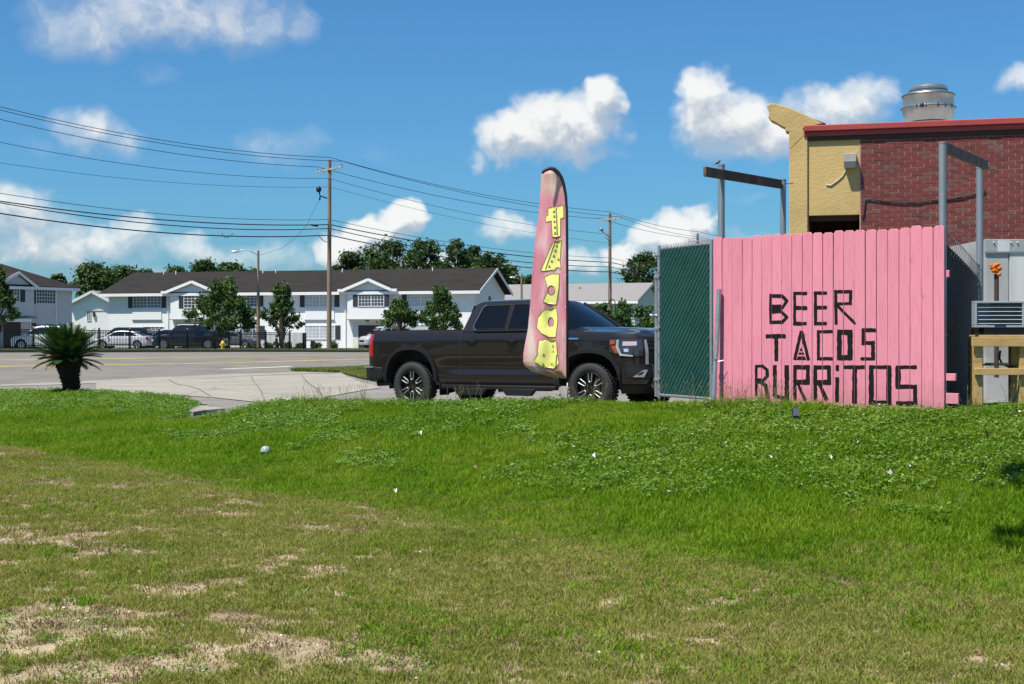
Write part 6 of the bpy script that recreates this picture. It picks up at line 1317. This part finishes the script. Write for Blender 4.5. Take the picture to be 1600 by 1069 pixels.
def myrtle(label, px, ytop, ybot, wpx, Y, ybase=546, seed=3, n=5200, size=.13, lean=0):
    r = random.Random(seed); X = PX(px, Y); zt, zb_, zg = (CZ-(y-HZ)/F*Y for y in (ytop, ybot, ybase)); wd = wpx/F*Y/2*1.32; t_ = thing('crepe_myrtle', label, 'tree', (X, Y, zg), group='young trees before the apartments'); H = zt-zb_
    cs, rs = [], []; br = MB()
    for k_ in range(85):
        a_ = r.uniform(0, 6.28); f_ = r.random()**.8; q = wd*(.30+.7*math.sin(min(1, f_*1.15+.22)*math.pi)**.7)*r.uniform(.35, 1.0); e = Vector((X+q*math.cos(a_)*.9, Y+q*math.sin(a_)*.9, zb_+f_*H*.95)); rad = wd*r.uniform(.09, .19)
        cs.append(e); rs.append((rad, rad, rad*1.05))
        if k_ % 2 == 0: m = Vector((X+(e.x-X)*.35, Y+(e.y-Y)*.35, zg+(zb_-zg)*.9+(e.z-zb_)*.35)); br.tube([(X+r.uniform(-.1, .1), Y+r.uniform(-.1, .1), zg), (X+(e.x-X)*.12, Y+(e.y-Y)*.12, zg+(zb_-zg)*.55), m, e], [.06, .05, .03, .01], 6)
        for q_ in range(2):
            e2 = e+(e-Vector((X, Y, zb_)))*r.uniform(.05, .22); cs.append(e2); rs.append((rad*.45,)*3)
    mb = MB(); leaves(mb, cs, rs, int(n*2.2), size*.8, seed=seed); mb.build('crown', lf_oak, t_, fixn=False); br.build('trunk', bark, t_, smooth=True)
myrtle('large round crepe myrtle beside the yellow hydrant', 347, 443, 515, 96, 106, seed=5, n=7000); myrtle('small open crepe myrtle right of the street lamp', 440, 449, 512, 58, 108, seed=6, n=3400)
myrtle('left of the two crepe myrtles above the pickup bed', 625, 470, 512, 56, 112, seed=7, n=3400); myrtle('right of the two crepe myrtles above the pickup bed', 690, 456, 515, 64, 112, seed=8, n=5200); myrtle('tree cut by the left edge of the picture', -6, 424, 505, 62, 96, ybase=552, seed=9, n=4200)
def bush(label, name, px, ytop, ybase, wpx, Y, n, size, m, cone=False, group=None, seed=1):
    r = random.Random(seed); X = PX(px, Y); zt, zg = CZ-(ytop-HZ)/F*Y, CZ-(ybase-HZ)/F*Y; wd = wpx/F*Y/2; H = zt-zg; t_ = thing(name, label, 'bush', (X, Y, zg), group=group); cs, rs = [], []
    for k_ in range(22):
        f_ = r.random(); env = wd*((1-f_*.85) if cone else math.sqrt(max(.05, 1-(2*f_-1)**2*.85))); a_ = r.uniform(0, 6.28); q = env*.6*r.random()**.5; rad = env*.42; cs.append((X+q*math.cos(a_), Y+q*math.sin(a_), zg+f_*H*.92)); rs.append((rad, rad, rad*.8))
    mb = MB(); leaves(mb, cs, rs, n, size, seed=seed); mb.build('foliage', m, t_, fixn=False); mb = MB()
    for k_ in range(6): mb.tube([(X+r.uniform(-.1, .1), Y+r.uniform(-.1, .1), zg-.05), cs[k_*3]], [.03, .01], 5)
    mb.build('stems', bark, t_)
for lb, px, yt in (('first round clipped bush right of the iron fence end', 494, 534), ('second round clipped bush, behind the tall pole', 520, 533), ('round clipped bush inside the iron fence end', 469, 536), ('round clipped bush between the conifer and the fence end', 451, 534), ('round clipped bush left of the dark conifer', 419, 535), ('round clipped bush farthest left, by the street lamp', 402, 537)): bush(lb, 'clipped_bush', px, yt, 547, 21, 116, 1500, .07, lf_box, group='round clipped bushes along the apartment', seed=int(px))
bush('dark cone shaped shrub below the small crepe myrtle', 'conifer_shrub', 432.5, 522, 547, 16, 113, 1400, .08, lf_pine, True, seed=2)
bush('dark tall shrub at the foot of the large crepe myrtle', 'dark_shrub', 352, 515, 547, 26, 108, 2200, .09, lf_pine, seed=12)
for lb, px, yt, w in (('leafy shrub left of the right utility pole', 938, 468, 54), ('leafy shrub behind the hood, right of the pole', 972, 461, 60), ('leafy shrub nearest the green gate', 1008, 468, 54)): bush(lb, 'leafy_shrub', px, yt, 560, w, 60, 8000, .075, lf_bush, group='shrubs behind the pickup hood', seed=int(px))
# --- sago palm
sgx, sgy = PX(112, 29.6), 29.6; sgz = Lz(sgx, sgy); sago = thing('sago_palm', 'stout dark sago palm on the grass bank beside the road', 'palm', (sgx, sgy, sgz))
trm = M('sago_trunk', (.028, .021, .016), .95, var=.4, scale=14, bump=.8, bscale=30); mb = MB()
for k_ in range(260):
    f_ = (k_+.5)/260; a_ = k_*2.399; rd = np.interp(f_, [0, .2, .5, .8, 1], [.15, .155, .18, .25, .29]); z = f_*.72; d = Vector((math.cos(a_), math.sin(a_), 0)); lean = Vector((-.10*f_, 0, 0)); b_ = Vector((sgx, sgy, sgz+z))+lean; s_ = Vector((-d.y, d.x, 0))
    L = random.uniform(.03, .07); tip = b_+d*(rd+L)+Vector((0, 0, .05)); w_ = .05; mb.add([b_+d*(rd-.05)-s_*w_-Vector((0, 0, .04)), b_+d*(rd-.05)+s_*w_-Vector((0, 0, .04)), b_+d*(rd-.05)+s_*w_+Vector((0, 0, .05)), b_+d*(rd-.05)-s_*w_+Vector((0, 0, .05)), tip], [(0,1,4),(1,2,4),(2,3,4),(3,0,4)])
mb.tube([(sgx-.10*f_, sgy, sgz+f_*.78-.05) for f_ in np.linspace(0, 1, 6)], [.14, .145, .16, .20, .25, .26], 14); mb.build('trunk', trm, sago)
frm = M('sago_frond', (.026, .066, .014), .4, var=.25, scale=4, island=.4, trans=.12, spec=.5, col2=(.045, .095, .02)); frd = M('sago_dead_frond', (.20, .14, .06), .7, var=.3)
crown = Vector((sgx-.10, sgy, sgz+.70)); nf = 120
for k_ in range(nf):
    a_ = k_*2.399+random.uniform(-.15, .15); f_ = (k_/nf); el0 = R_(np.interp(f_, [0, .25, .6, .85, 1], [88, 78, 56, 22, -20])+random.uniform(-6, 6)); L = random.uniform(.62, .90)*np.interp(f_, [0, .3, .8, 1], [.9, 1, .9, .7]); d = Vector((math.cos(a_), math.sin(a_), 0)); pts = []; p_ = crown+d*.12; el = el0; nS = 12
    for j in range(nS+1): pts.append(p_.copy()); p_ = p_+(d*math.cos(el)+Vector((0, 0, math.sin(el))))*(L/nS); el -= R_(2.4)
    mb = MB(); mb.tube(pts, list(np.linspace(.012, .003, nS+1)), 4); s_ = Vector((-d.y, d.x, 0))
    for j in range(1, 26):
        q = j/26*nS; i0 = min(int(q), nS-1); b_ = pts[i0].lerp(pts[i0+1], q-i0); tg = (pts[i0+1]-pts[i0]).normalized(); ll = .17*math.sin(math.pi*min(1, (j+3)/29))**.6
        for sg in (-1, 1):
            o_ = (s_*sg*.8+tg*.55+Vector((0, 0, .22))).normalized()*ll; w_ = tg*.019; mb.add([b_-w_, b_+w_, b_+o_+w_*.2], [(0, 1, 2)])
    mb.build('frond', frd if k_ in (104, 109, 113, 117, 119) else frm, sago, fixn=False)
# --- tree standing out of frame on the right whose limb shades the bank
shd = thing('shade_tree', 'broad tree beside the lawn on the right', 'tree', (6.4, 8.4, 0)); mb = MB(); mb.tube([(6.4, 8.4, -.2), (6.2, 8.5, 2.5), (5.6, 8.8, 4.2), (4.6, 9.2, 5.2), (3.5, 9.6, 5.6)], [.25, .2, .15, .09, .04], 10); mb.tube([(5.9, 8.6, 3.5), (6.6, 8.6, 5.2), (7, 8.5, 6.3)], [.12, .08, .04], 8); mb.build('trunk', bark, shd, smooth=True)
mb = MB(); leaves(mb, [(2.30, 10.1, 5.4), (2.60, 9.9, 5.8), (3.2, 9.3, 5.8), (4.0, 9.0, 6.1), (1.75, 8.45, 5.0), (2.25, 8.3, 5.2), (3.1, 8.2, 5.5), (5.0, 8.6, 6.2), (6.2, 8.2, 6.6), (7.2, 8.3, 6.8), (6.2, 7.4, 6.2)], [.38, .45, .5, .8, .3, .36, .5, 1, 1.2, 1.1, 1.1], 5200, .10, seed=77); mb.build('crown', lf_oak, shd, fixn=False)

# --- unseen belt of trees added at left to darken what the pickup's flank mirrors
mb = MB(); rr_ = random.Random(5); cs, rs = [], []
for k_ in range(70): cs.append((rr_.uniform(-62, -44), rr_.uniform(-34, 26), rr_.uniform(1.5, 10))); rs.append((2.6, 2.6, 2.2))
leaves(mb, cs, rs, 9000, .55, seed=61); tag(mb.build('unseen_woods', lf_pine, fixn=False), 'unseen belt of trees added at left to darken the pickup reflections', 'woods', kind='stuff')
# ================================================================ GRASS, WEEDS, LITTER
def blade_mesh(name, nb, h, spread, w, bend, mat, seed, segs=2):
    r = np.random.default_rng(seed); mb = MB()
    for _ in range(nb):
        a_, rr = r.random()*6.283, spread*math.sqrt(r.random()); x, y = rr*math.cos(a_), rr*math.sin(a_); hh = h*(.5+.7*r.random()); d = r.random()*6.283; b_ = bend*(.3+r.random())*hh; fx_, fy_ = math.cos(d), math.sin(d); o = r.random()*6.283; wx, wy = math.cos(o)*w*(.6+.8*r.random()), math.sin(o)*w
        mb.add([(x-wx, y-wy, -.01), (x+wx, y+wy, -.01), (x+wx*.8+fx_*b_*.3, y+wy*.8+fy_*b_*.3, hh*.55), (x-wx*.8+fx_*b_*.3, y-wy*.8+fy_*b_*.3, hh*.55), (x+fx_*b_, y+fy_*b_, hh)], [(0, 1, 2, 3), (3, 2, 4)])
    return mb.mesh(name, mat)
def leafdisc_mesh(name, n, h, spread, size, mat, seed):
    r = np.random.default_rng(seed); mb = MB()
    for _ in range(n):
        a_, rr = r.random()*6.283, spread*math.sqrt(r.random()); c = Vector((rr*math.cos(a_), rr*math.sin(a_), h*(.5+.6*r.random()))); nn = Vector((r.normal()*.35, r.normal()*.35, 1)).normalized(); u = nn.orthogonal().normalized(); v = nn.cross(u); s_ = size*(.6+.7*r.random()); k0 = [c+(u*math.cos(q)+v*math.sin(q))*s_ for q in np.linspace(0, 6.283, 7)[:-1]]
        mb.add(k0, [tuple(range(6))])
    return mb.mesh(name, mat)
def scatter(name, label, pts, rot, scl, pick, protos, cat='grass'):
    """one object: points carry the tufts through geometry nodes"""
    col = bpy.data.collections.new(name+'_tufts')
    for i, me in enumerate(protos): o = bpy.data.objects.new(f'{name}_tuft_{i:02d}', me); col.objects.link(o)
    me = bpy.data.meshes.new(name); me.from_pydata(pts.tolist(), [], [])
    a_ = me.attributes.new('rot', 'FLOAT_VECTOR', 'POINT'); a_.data.foreach_set('vector', np.c_[rot].astype('f').ravel())
    a_ = me.attributes.new('scl', 'FLOAT', 'POINT'); a_.data.foreach_set('value', scl.astype('f'))
    a_ = me.attributes.new('pick', 'INT', 'POINT'); a_.data.foreach_set('value', pick.astype('i'))
    o = link(name, me); tag(o, label, cat, kind='stuff')
    ng = bpy.data.node_groups.new(name+'_nodes', 'GeometryNodeTree'); ng.interface.new_socket('Geometry', in_out='INPUT', socket_type='NodeSocketGeometry'); ng.interface.new_socket('Geometry', in_out='OUTPUT', socket_type='NodeSocketGeometry')
    gi = N(ng, 'NodeGroupInput'); go = N(ng, 'NodeGroupOutput'); ci = N(ng, 'GeometryNodeCollectionInfo'); ci.inputs['Collection'].default_value = col; ci.inputs['Separate Children'].default_value = True; ci.inputs['Reset Children'].default_value = True
    ip = N(ng, 'GeometryNodeInstanceOnPoints'); ip.inputs['Pick Instance'].default_value = True
    def att(nm, dt): n = N(ng, 'GeometryNodeInputNamedAttribute', data_type=dt); n.inputs['Name'].default_value = nm; return next(q for q in n.outputs if q.enabled and q.name == 'Attribute')
    LK(ng, gi.outputs[0], ip.inputs['Points']); LK(ng, ci.outputs[0], ip.inputs['Instance']); LK(ng, att('pick', 'INT'), ip.inputs['Instance Index']); LK(ng, att('rot', 'FLOAT_VECTOR'), ip.inputs['Rotation']); LK(ng, att('scl', 'FLOAT'), ip.inputs['Scale']); LK(ng, ip.outputs[0], go.inputs[0])
    m = o.modifiers.new('scatter', 'NODES'); m.node_group = ng; return o
def grass_mat(name, stops, rnd=.35, trans=.35, scale=.8, rough=.5):
    m = bpy.data.materials.new(name); m.use_nodes = True; t = m.node_tree; b = t.nodes['Principled BSDF']
    oi = N(t, 'ShaderNodeObjectInfo'); gm = N(t, 'ShaderNodeNewGeometry'); n1 = N(t, 'ShaderNodeTexNoise'); n1.inputs['Scale'].default_value = scale; n1.inputs['Detail'].default_value = 4; LK(t, gm.outputs['Position'], n1.inputs['Vector'])
    f = math_(t, 'ADD', math_(t, 'MULTIPLY', n1.outputs['Fac'], 1-rnd), math_(t, 'MULTIPLY', math_(t, 'ADD', math_(t, 'MULTIPLY', oi.outputs['Random'], .55), math_(t, 'MULTIPLY', gm.outputs['Random Per Island'], .45)), rnd)); c = ramp(t, f, stops)
    LK(t, c, b.inputs['Base Color']); b.inputs['Roughness'].default_value = rough; b.inputs['Specular IOR Level'].default_value = .12
    tr = N(t, 'ShaderNodeBsdfTranslucent'); LK(t, mixc(t, 1., c, (1.2, 1.2, .5), 'MULTIPLY'), tr.inputs[0]); mx = N(t, 'ShaderNodeMixShader'); mx.inputs[0].default_value = trans; LK(t, b.outputs[0], mx.inputs[1]); LK(t, tr.outputs[0], mx.inputs[2]); LK(t, mx.outputs[0], t.nodes['Material Output'].inputs[0]); return m
gm_field = grass_mat('dry_lawn_grass', [(.25, (.135, .17, .03)), (.40, (.18, .22, .038)), (.53, (.24, .265, .055)), (.64, (.30, .295, .09)), (.76, (.36, .31, .13)), (.88, (.24, .16, .08))], .55)
gm_dead = grass_mat('dead_thatch', [(.2, (.13, .085, .055)), (.5, (.24, .175, .10)), (.8, (.33, .26, .16))], .7, .15)
gm_bank = grass_mat('green_bank_grass', [(.30, (.045, .120, .003)), (.42, (.094, .205, .005)), (.54, (.15, .275, .008)), (.66, (.215, .32, .02)), (.76, (.31, .31, .07))], .5)
gm_clov = grass_mat('clover_leaves', [(.25, (.06, .145, .012)), (.5, (.105, .205, .022)), (.8, (.22, .32, .08))], .6, .25, rough=.3)
gm_flow = grass_mat('white_petals', [(.2, (.42, .44, .38)), (.8, (.66, .66, .6))], .8, .2)
gm_seed = grass_mat('seed_stalks', [(.3, (.16, .16, .06)), (.7, (.27, .24, .12))], .6, .2)
def inview(n, y0, y1, marg=.03, seed=0, far_bias=1.0):
    r = np.random.default_rng(seed); Y = np.sqrt(r.random(n)*(y1**2-y0**2)+y0**2); k_ = (r.random(n)-.5)*2*(.364+marg); return k_*Y, Y, r
TONGUE = np.array([(286,650),(308,637),(345,630.5),(388,625),(386,636),(355,643.5),(324,649.5),(300,654)])
def in_poly(x, y, P_):
    c = np.zeros(len(x), bool); j = len(P_)-1
    for i in range(len(P_)):
        xi, yi = P_[i]; xj, yj = P_[j]; c ^= ((yi > y) != (yj > y)) & (x < (xj-xi)*(y-yi)/(yj-yi+1e-9)+xi); j = i
    return c
def mk(name, label, X, Y, r, protos, smin, smax, tilt=.15, cat='grass', lift=0., mult=None):
    zz_ = LF(X, Y); kp = ~in_poly(800+F*X/Y, HZ-(zz_+.04-CZ)/Y*F, TONGUE); X, Y = X[kp], Y[kp]; mult = 1. if mult is None else mult[kp]
    n = len(X); Z = LF(X, Y)+lift; rot = np.c_[r.normal(size=n)*tilt, r.normal(size=n)*tilt, r.random(n)*6.283]
    return scatter(name, label, np.c_[X, Y, Z], rot, (smin+(smax-smin)*r.random(n))*mult, r.integers(0, len(protos), n), protos, cat)
edge = lambda X, Y: fbm(X, Y, .7, 4, 31)*2.4-1.2
def green_t(X, Y):
    px, yc, zc, ys = lawn_cols(X, Y); return (Y-ys+edge(X, Y)*.055*ys)/(.085*ys)+.6, yc, px
# short dry lawn in front
X, Y, r = inview(180000, 5.2, 23, seed=3); g_, yc, px = green_t(X, Y); bare = .38*fbm(X*.45, Y*1.0, 1.0, 4, 77)+.62*fbm(X*.5, Y, 3.2, 3, 71); fine = fbm(X, Y, 5., 2, 99)
right = np.clip((px-500)/1100, -.3, 1)*.13; left_near = np.clip((9.5-Y)/4, 0, 1)*np.clip((900-px)/900, 0, 1)*.06
dens = np.clip((bare+.35*(fine-.5)+right-left_near*1.2-.372)/.11, .04, 1); k_ = (g_ < 1.4) & (r.random(len(X)) < dens) & (Y < yc)
pf_ = [blade_mesh(f'short_tuft_{i}', 20, .032, .055, .0024, 1.0, gm_field, 200+i) for i in range(5)]
mk('dry_lawn_grass', 'short patchy olive lawn grass in the foreground', X[k_], Y[k_], r, pf_, .55, 1.25, .25)
k_ = (g_ < .3) & (r.random(len(X)) < .10+.20*(bare < .46)); pd_ = [blade_mesh(f'thatch_{i}', 12, .018, .06, .0028, 2.2, gm_dead, 230+i) for i in range(4)]
mk('dead_thatch', 'flattened brown dead grass lying among the lawn', X[k_], Y[k_], r, pd_, .6, 1.4, .2)
# green bank
X, Y, r = inview(210000, 8, 33, seed=5); g_, yc, px = green_t(X, Y); k_ = (r.random(len(X)) < np.clip(g_, 0, 1)) & (Y < yc+1.1)
fr_ = 1-np.clip((Y-yc+.2), 0, 1); hgt = .75+.5*fbm(X, Y, .5, 3, 55)
pb_ = [blade_mesh(f'bank_tuft_{i}', 20, .080, .075, .0033, .85, gm_bank, 300+i) for i in range(6)]
ys = lawn_cols(X, Y)[3]; tt_ = np.clip((Y-ys)/(yc-ys), 0, 1); mk('green_bank_grass', 'lush green grass covering the bank', X[k_], Y[k_], r, pb_, .55, 1.2, .24, mult=((1.1-.48*tt_)*(.55+.9*fbm(X, Y, .8, 3, 55))*np.clip(.62+g_*.10, .62, 1))[k_])
# clover and broad leaved ground cover
X, Y, r = inview(60000, 10, 32, seed=8); g_, yc, px = green_t(X, Y); cl_ = fbm(X, Y, .55, 3, 91); ys = lawn_cols(X, Y)[3]; tt_ = (Y-ys)/(yc-ys)
k_ = (g_ > .8) & (Y < yc+.2) & (cl_+.30*(tt_-.5)+.35*(fbm(X, Y, 2.2, 2, 17)-.5) > .49) & (tt_ > .22)
pc_ = [leafdisc_mesh(f'clover_{i}', 13, .080, .085, .0115, gm_clov, 400+i) for i in range(4)]; mk('clover', 'broad leaved clover patches along the top of the bank', X[k_], Y[k_], r, pc_, .6, 1.25, .2, 'ground cover')
k2 = k_ & (r.random(len(X)) < .018); pw_ = [leafdisc_mesh(f'white_flower_{i}', 2, .11, .06, .012, gm_flow, 430+i) for i in range(3)]; mk('white_flowers', 'tiny white flowers dotting the clover', X[k2], Y[k2], r, pw_, .6, 1.2, .2, 'flowers')
# weeds and greener clumps in the dry lawn
X, Y, r = inview(16000, 5.4, 22, seed=44); g_, yc, px = green_t(X, Y); cw_ = fbm(X, Y, 1.7, 3, 61); k_ = (g_ < .8) & (cw_ > .56)
pz_ = [leafdisc_mesh(f'lawn_weed_{i}', 16, .022, .05, .0062, gm_clov, 460+i) for i in range(4)]; mk('lawn_weeds', 'low broad leaved weeds sprinkled through the dry lawn', X[k_], Y[k_], r, pz_, .5, 1.2, .25, 'weeds')
cw_ = fbm(X, Y, 1.2, 3, 67); k_ = (g_ < .6) & (cw_+.12*np.clip((px-400)/1200, 0, 1) > .60); pg_ = [blade_mesh(f'green_clump_{i}', 18, .055, .05, .0032, .9, gm_bank, 640+i) for i in range(4)]; mk('green_clumps', 'greener grass clumps among the dry lawn', X[k_], Y[k_], r, pg_, .5, 1.1, .25)
# pebbles and litter crumbs on the dry lawn
X, Y, r = inview(3500, 5.5, 20, seed=13); g_, yc, px = green_t(X, Y); k_ = g_ < -.1; pm_ = []
for i in range(3):
    q = MB(); q.sphere((0, 0, .004), (.012, .009, .006), 6, 4); pm_.append(q.mesh(f'pebble_{i}', M('pebble_pale', (.50, .46, .40), .9, var=.3, rnd=.4)))
mk('pebbles', 'pale pebbles scattered over the dry lawn', X[k_], Y[k_], r, pm_, .4, 1.3, .3, 'pebbles')
# tall seed stalks by the crest, the fence and the pickup
r = np.random.default_rng(21); PXs = np.r_[r.uniform(470, 570, 26), r.uniform(620, 680, 10), r.uniform(700, 760, 12), r.uniform(1030, 1110, 10), r.uniform(1125, 1230, 40), r.uniform(1500, 1600, 10), r.uniform(880, 960, 12)]; yc = np.interp(PXs, CRX, CRY)-r.uniform(.0, .8, len(PXs)); Xs = (PXs-800)/F*yc
ps_ = []
for i in range(4):
    rr = np.random.default_rng(500+i); q = MB()
    for _ in range(3):
        a_ = rr.random()*6.28; d = Vector((math.cos(a_), math.sin(a_), 0)); L = .24+.16*rr.random(); pp = [Vector((0, 0, -.02)), Vector((0, 0, L*.5))+d*.02, Vector((0, 0, L))+d*.07]; q.tube(pp, [.0022, .0018, .0012], 4); q.tube([pp[2], pp[2]+d*.02+Vector((0, 0, .05))], [.004, .002], 4)
    ps_.append(q.mesh(f'seed_stalk_{i}', gm_seed))
mk('seed_stalks', 'tall dry seed stalks rising along the crest and fence', Xs, yc, r, ps_, .5, 1.0, .15, 'weeds')
X, Y, r = inview(9000, 14, 26, seed=15); g_, yc, px = green_t(X, Y); k_ = (Y > yc-1.3) & (Y < yc+.35) & (((px > 1115) & (px < 1290)) | ((px > 430) & (px < 580)) | (px > 1495)); pl_ = [blade_mesh(f'long_tuft_{i}', 16, .18, .07, .0042, .6, gm_bank, 600+i) for i in range(4)]
k_ &= r.random(len(X)) < np.where(px > 1495, .35, .8)
mk('long_grass', 'longer unmown grass tufts against the pink fence and on the crest', X[k_], Y[k_], r, pl_, .55, 1.05, .2)
# far verge and driveway grass
vx = []; L = np.array(FAR)
r = np.random.default_rng(33)
for _ in range(9000):
    t_ = r.random()*3; i = int(t_); a_, b_ = L[i], L[i+1]; p_ = a_+(b_-a_)*(t_-i); d = (b_-a_)/np.hypot(*(b_-a_)); nn = np.array([-d[1], d[0]]); q = p_+nn*(.3+3.8*r.random()); vx.append((q[0], q[1], .14))
for q, n in (([(455,580.5),(582,575.5),(582,579.0),(520,582.5)], 2600), ([(535,583.5),(600,582),(600,597),(592,597.5)], 2600)):
    p4_ = np.array([hitR(*c) for c in q])
    for _ in range(n): w = r.dirichlet((1, 1, 1)); tri_ = p4_[[0, 1, 2]] if r.random() < .5 else p4_[[0, 2, 3]]; c = w @ tri_; vx.append((c[0], c[1], .085))
vx = np.array(vx); zz = RF(vx[:, 0], vx[:, 1])+vx[:, 2]; n = len(vx); gm_v = grass_mat('verge_blades', [(.25, (.09, .13, .025)), (.5, (.14, .18, .04)), (.8, (.2, .22, .07))], .5)
pv_ = [blade_mesh(f'verge_tuft_{i}', 14, .09, .16, .012, .7, gm_v, 700+i) for i in range(4)]
scatter('verge_grass', 'mown grass of the road verges', np.c_[vx[:, 0], vx[:, 1], zz], np.c_[np.zeros(n), np.zeros(n), r.random(n)*6.28], .6+.6*r.random(n), r.integers(0, 4, n), pv_)
# litter
def ground_at(x, y):
    Ys = np.linspace(6, 34, 1500); Xs_ = (x-800)/F*Ys; d = CZ-(y-HZ)/F*Ys-LF(Xs_, Ys); i = int(np.argmax(d < 0)) if (d < 0).any() else int(np.argmin(d)); return Vector((Xs_[i], Ys[i], float(LF(Xs_[i:i+1], Ys[i:i+1])[0])))
q = ground_at(415, 713); mb = MB(); mb.lathe([(.062, .05), (.064, .058), (.060, .075), (.052, .10), (.036, .118), (.014, .125), (.012, .124)], 20, q); o = mb.build('plastic_cup_lid', M('clear_plastic', (.30, .35, .33), .15, var=.2, scale=20, spec=.6), smooth=True); tag(o, 'clear plastic dome lid lying in the grass', 'litter')
def scrap(x, y, w, h, lb, col, nm='paper_scrap'):
    q = ground_at(x, y); mb = MB(); s_ = q.y/F; W_, H_ = w*s_*.36, h*s_*.36
    mb.grid(lambda u, v: q+Vector(((2*u-1)*W_+.004*math.sin(9*v), (v-.5)*.03, .075+(2*v-1)*H_+.012*math.sin(7*u+3*v))), 5, 4); o = mb.build(nm, M(nm+str(col), col, .7, var=.15, scale=25), smooth=True); m = o.modifiers.new('s', 'SOLIDIFY'); m.thickness = .002; return tag(o, lb, 'litter')
scrap(657, 686, 8, 6, 'white paper scrap on the bank below the pickup rear wheel', (.60, .60, .59)); scrap(450, 631, 9, 4, 'pale scrap on the crest left of the pickup', (.62, .6, .55)); scrap(928, 723, 8, 7, 'bluish white wrapper on the bank below the flag', (.55, .6, .58)); scrap(742, 741, 7, 6, 'brown crumpled scrap in the middle of the bank', (.16, .11, .07), 'brown_scrap'); scrap(1390, 752, 11, 8, 'grey crumpled fluff in the grass at right', (.28, .28, .28), 'grey_fluff'); scrap(1205, 726, 6, 6, 'small white scrap below the fence lettering', (.58, .58, .56)); scrap(618, 779, 6, 5, 'small pale scrap at the lower edge of the green grass', (.62, .68, .55)); scrap(1298, 727, 5, 5, 'white crumb of litter right of the solar light', (.56, .56, .54))
# concrete tongue washed out beside the driveway
mb = MB(); tg_ = [(292,648),(312,639.5),(345,633.5),(382,629),(378,634.5),(352,641),(322,646.5),(302,650)]
pts_ = [ground_at(*c) for c in tg_]; n = len(pts_); mb.add([p_+Vector((0, 0, .07)) for p_ in pts_]+[p_-Vector((0, 0, .15)) for p_ in pts_], [tuple(range(n))]+[(i, (i+1) % n, (i+1) % n+n, i+n) for i in range(n)]); tag(mb.build('concrete_spill', g_conc, bevel=.02), kind='structure')
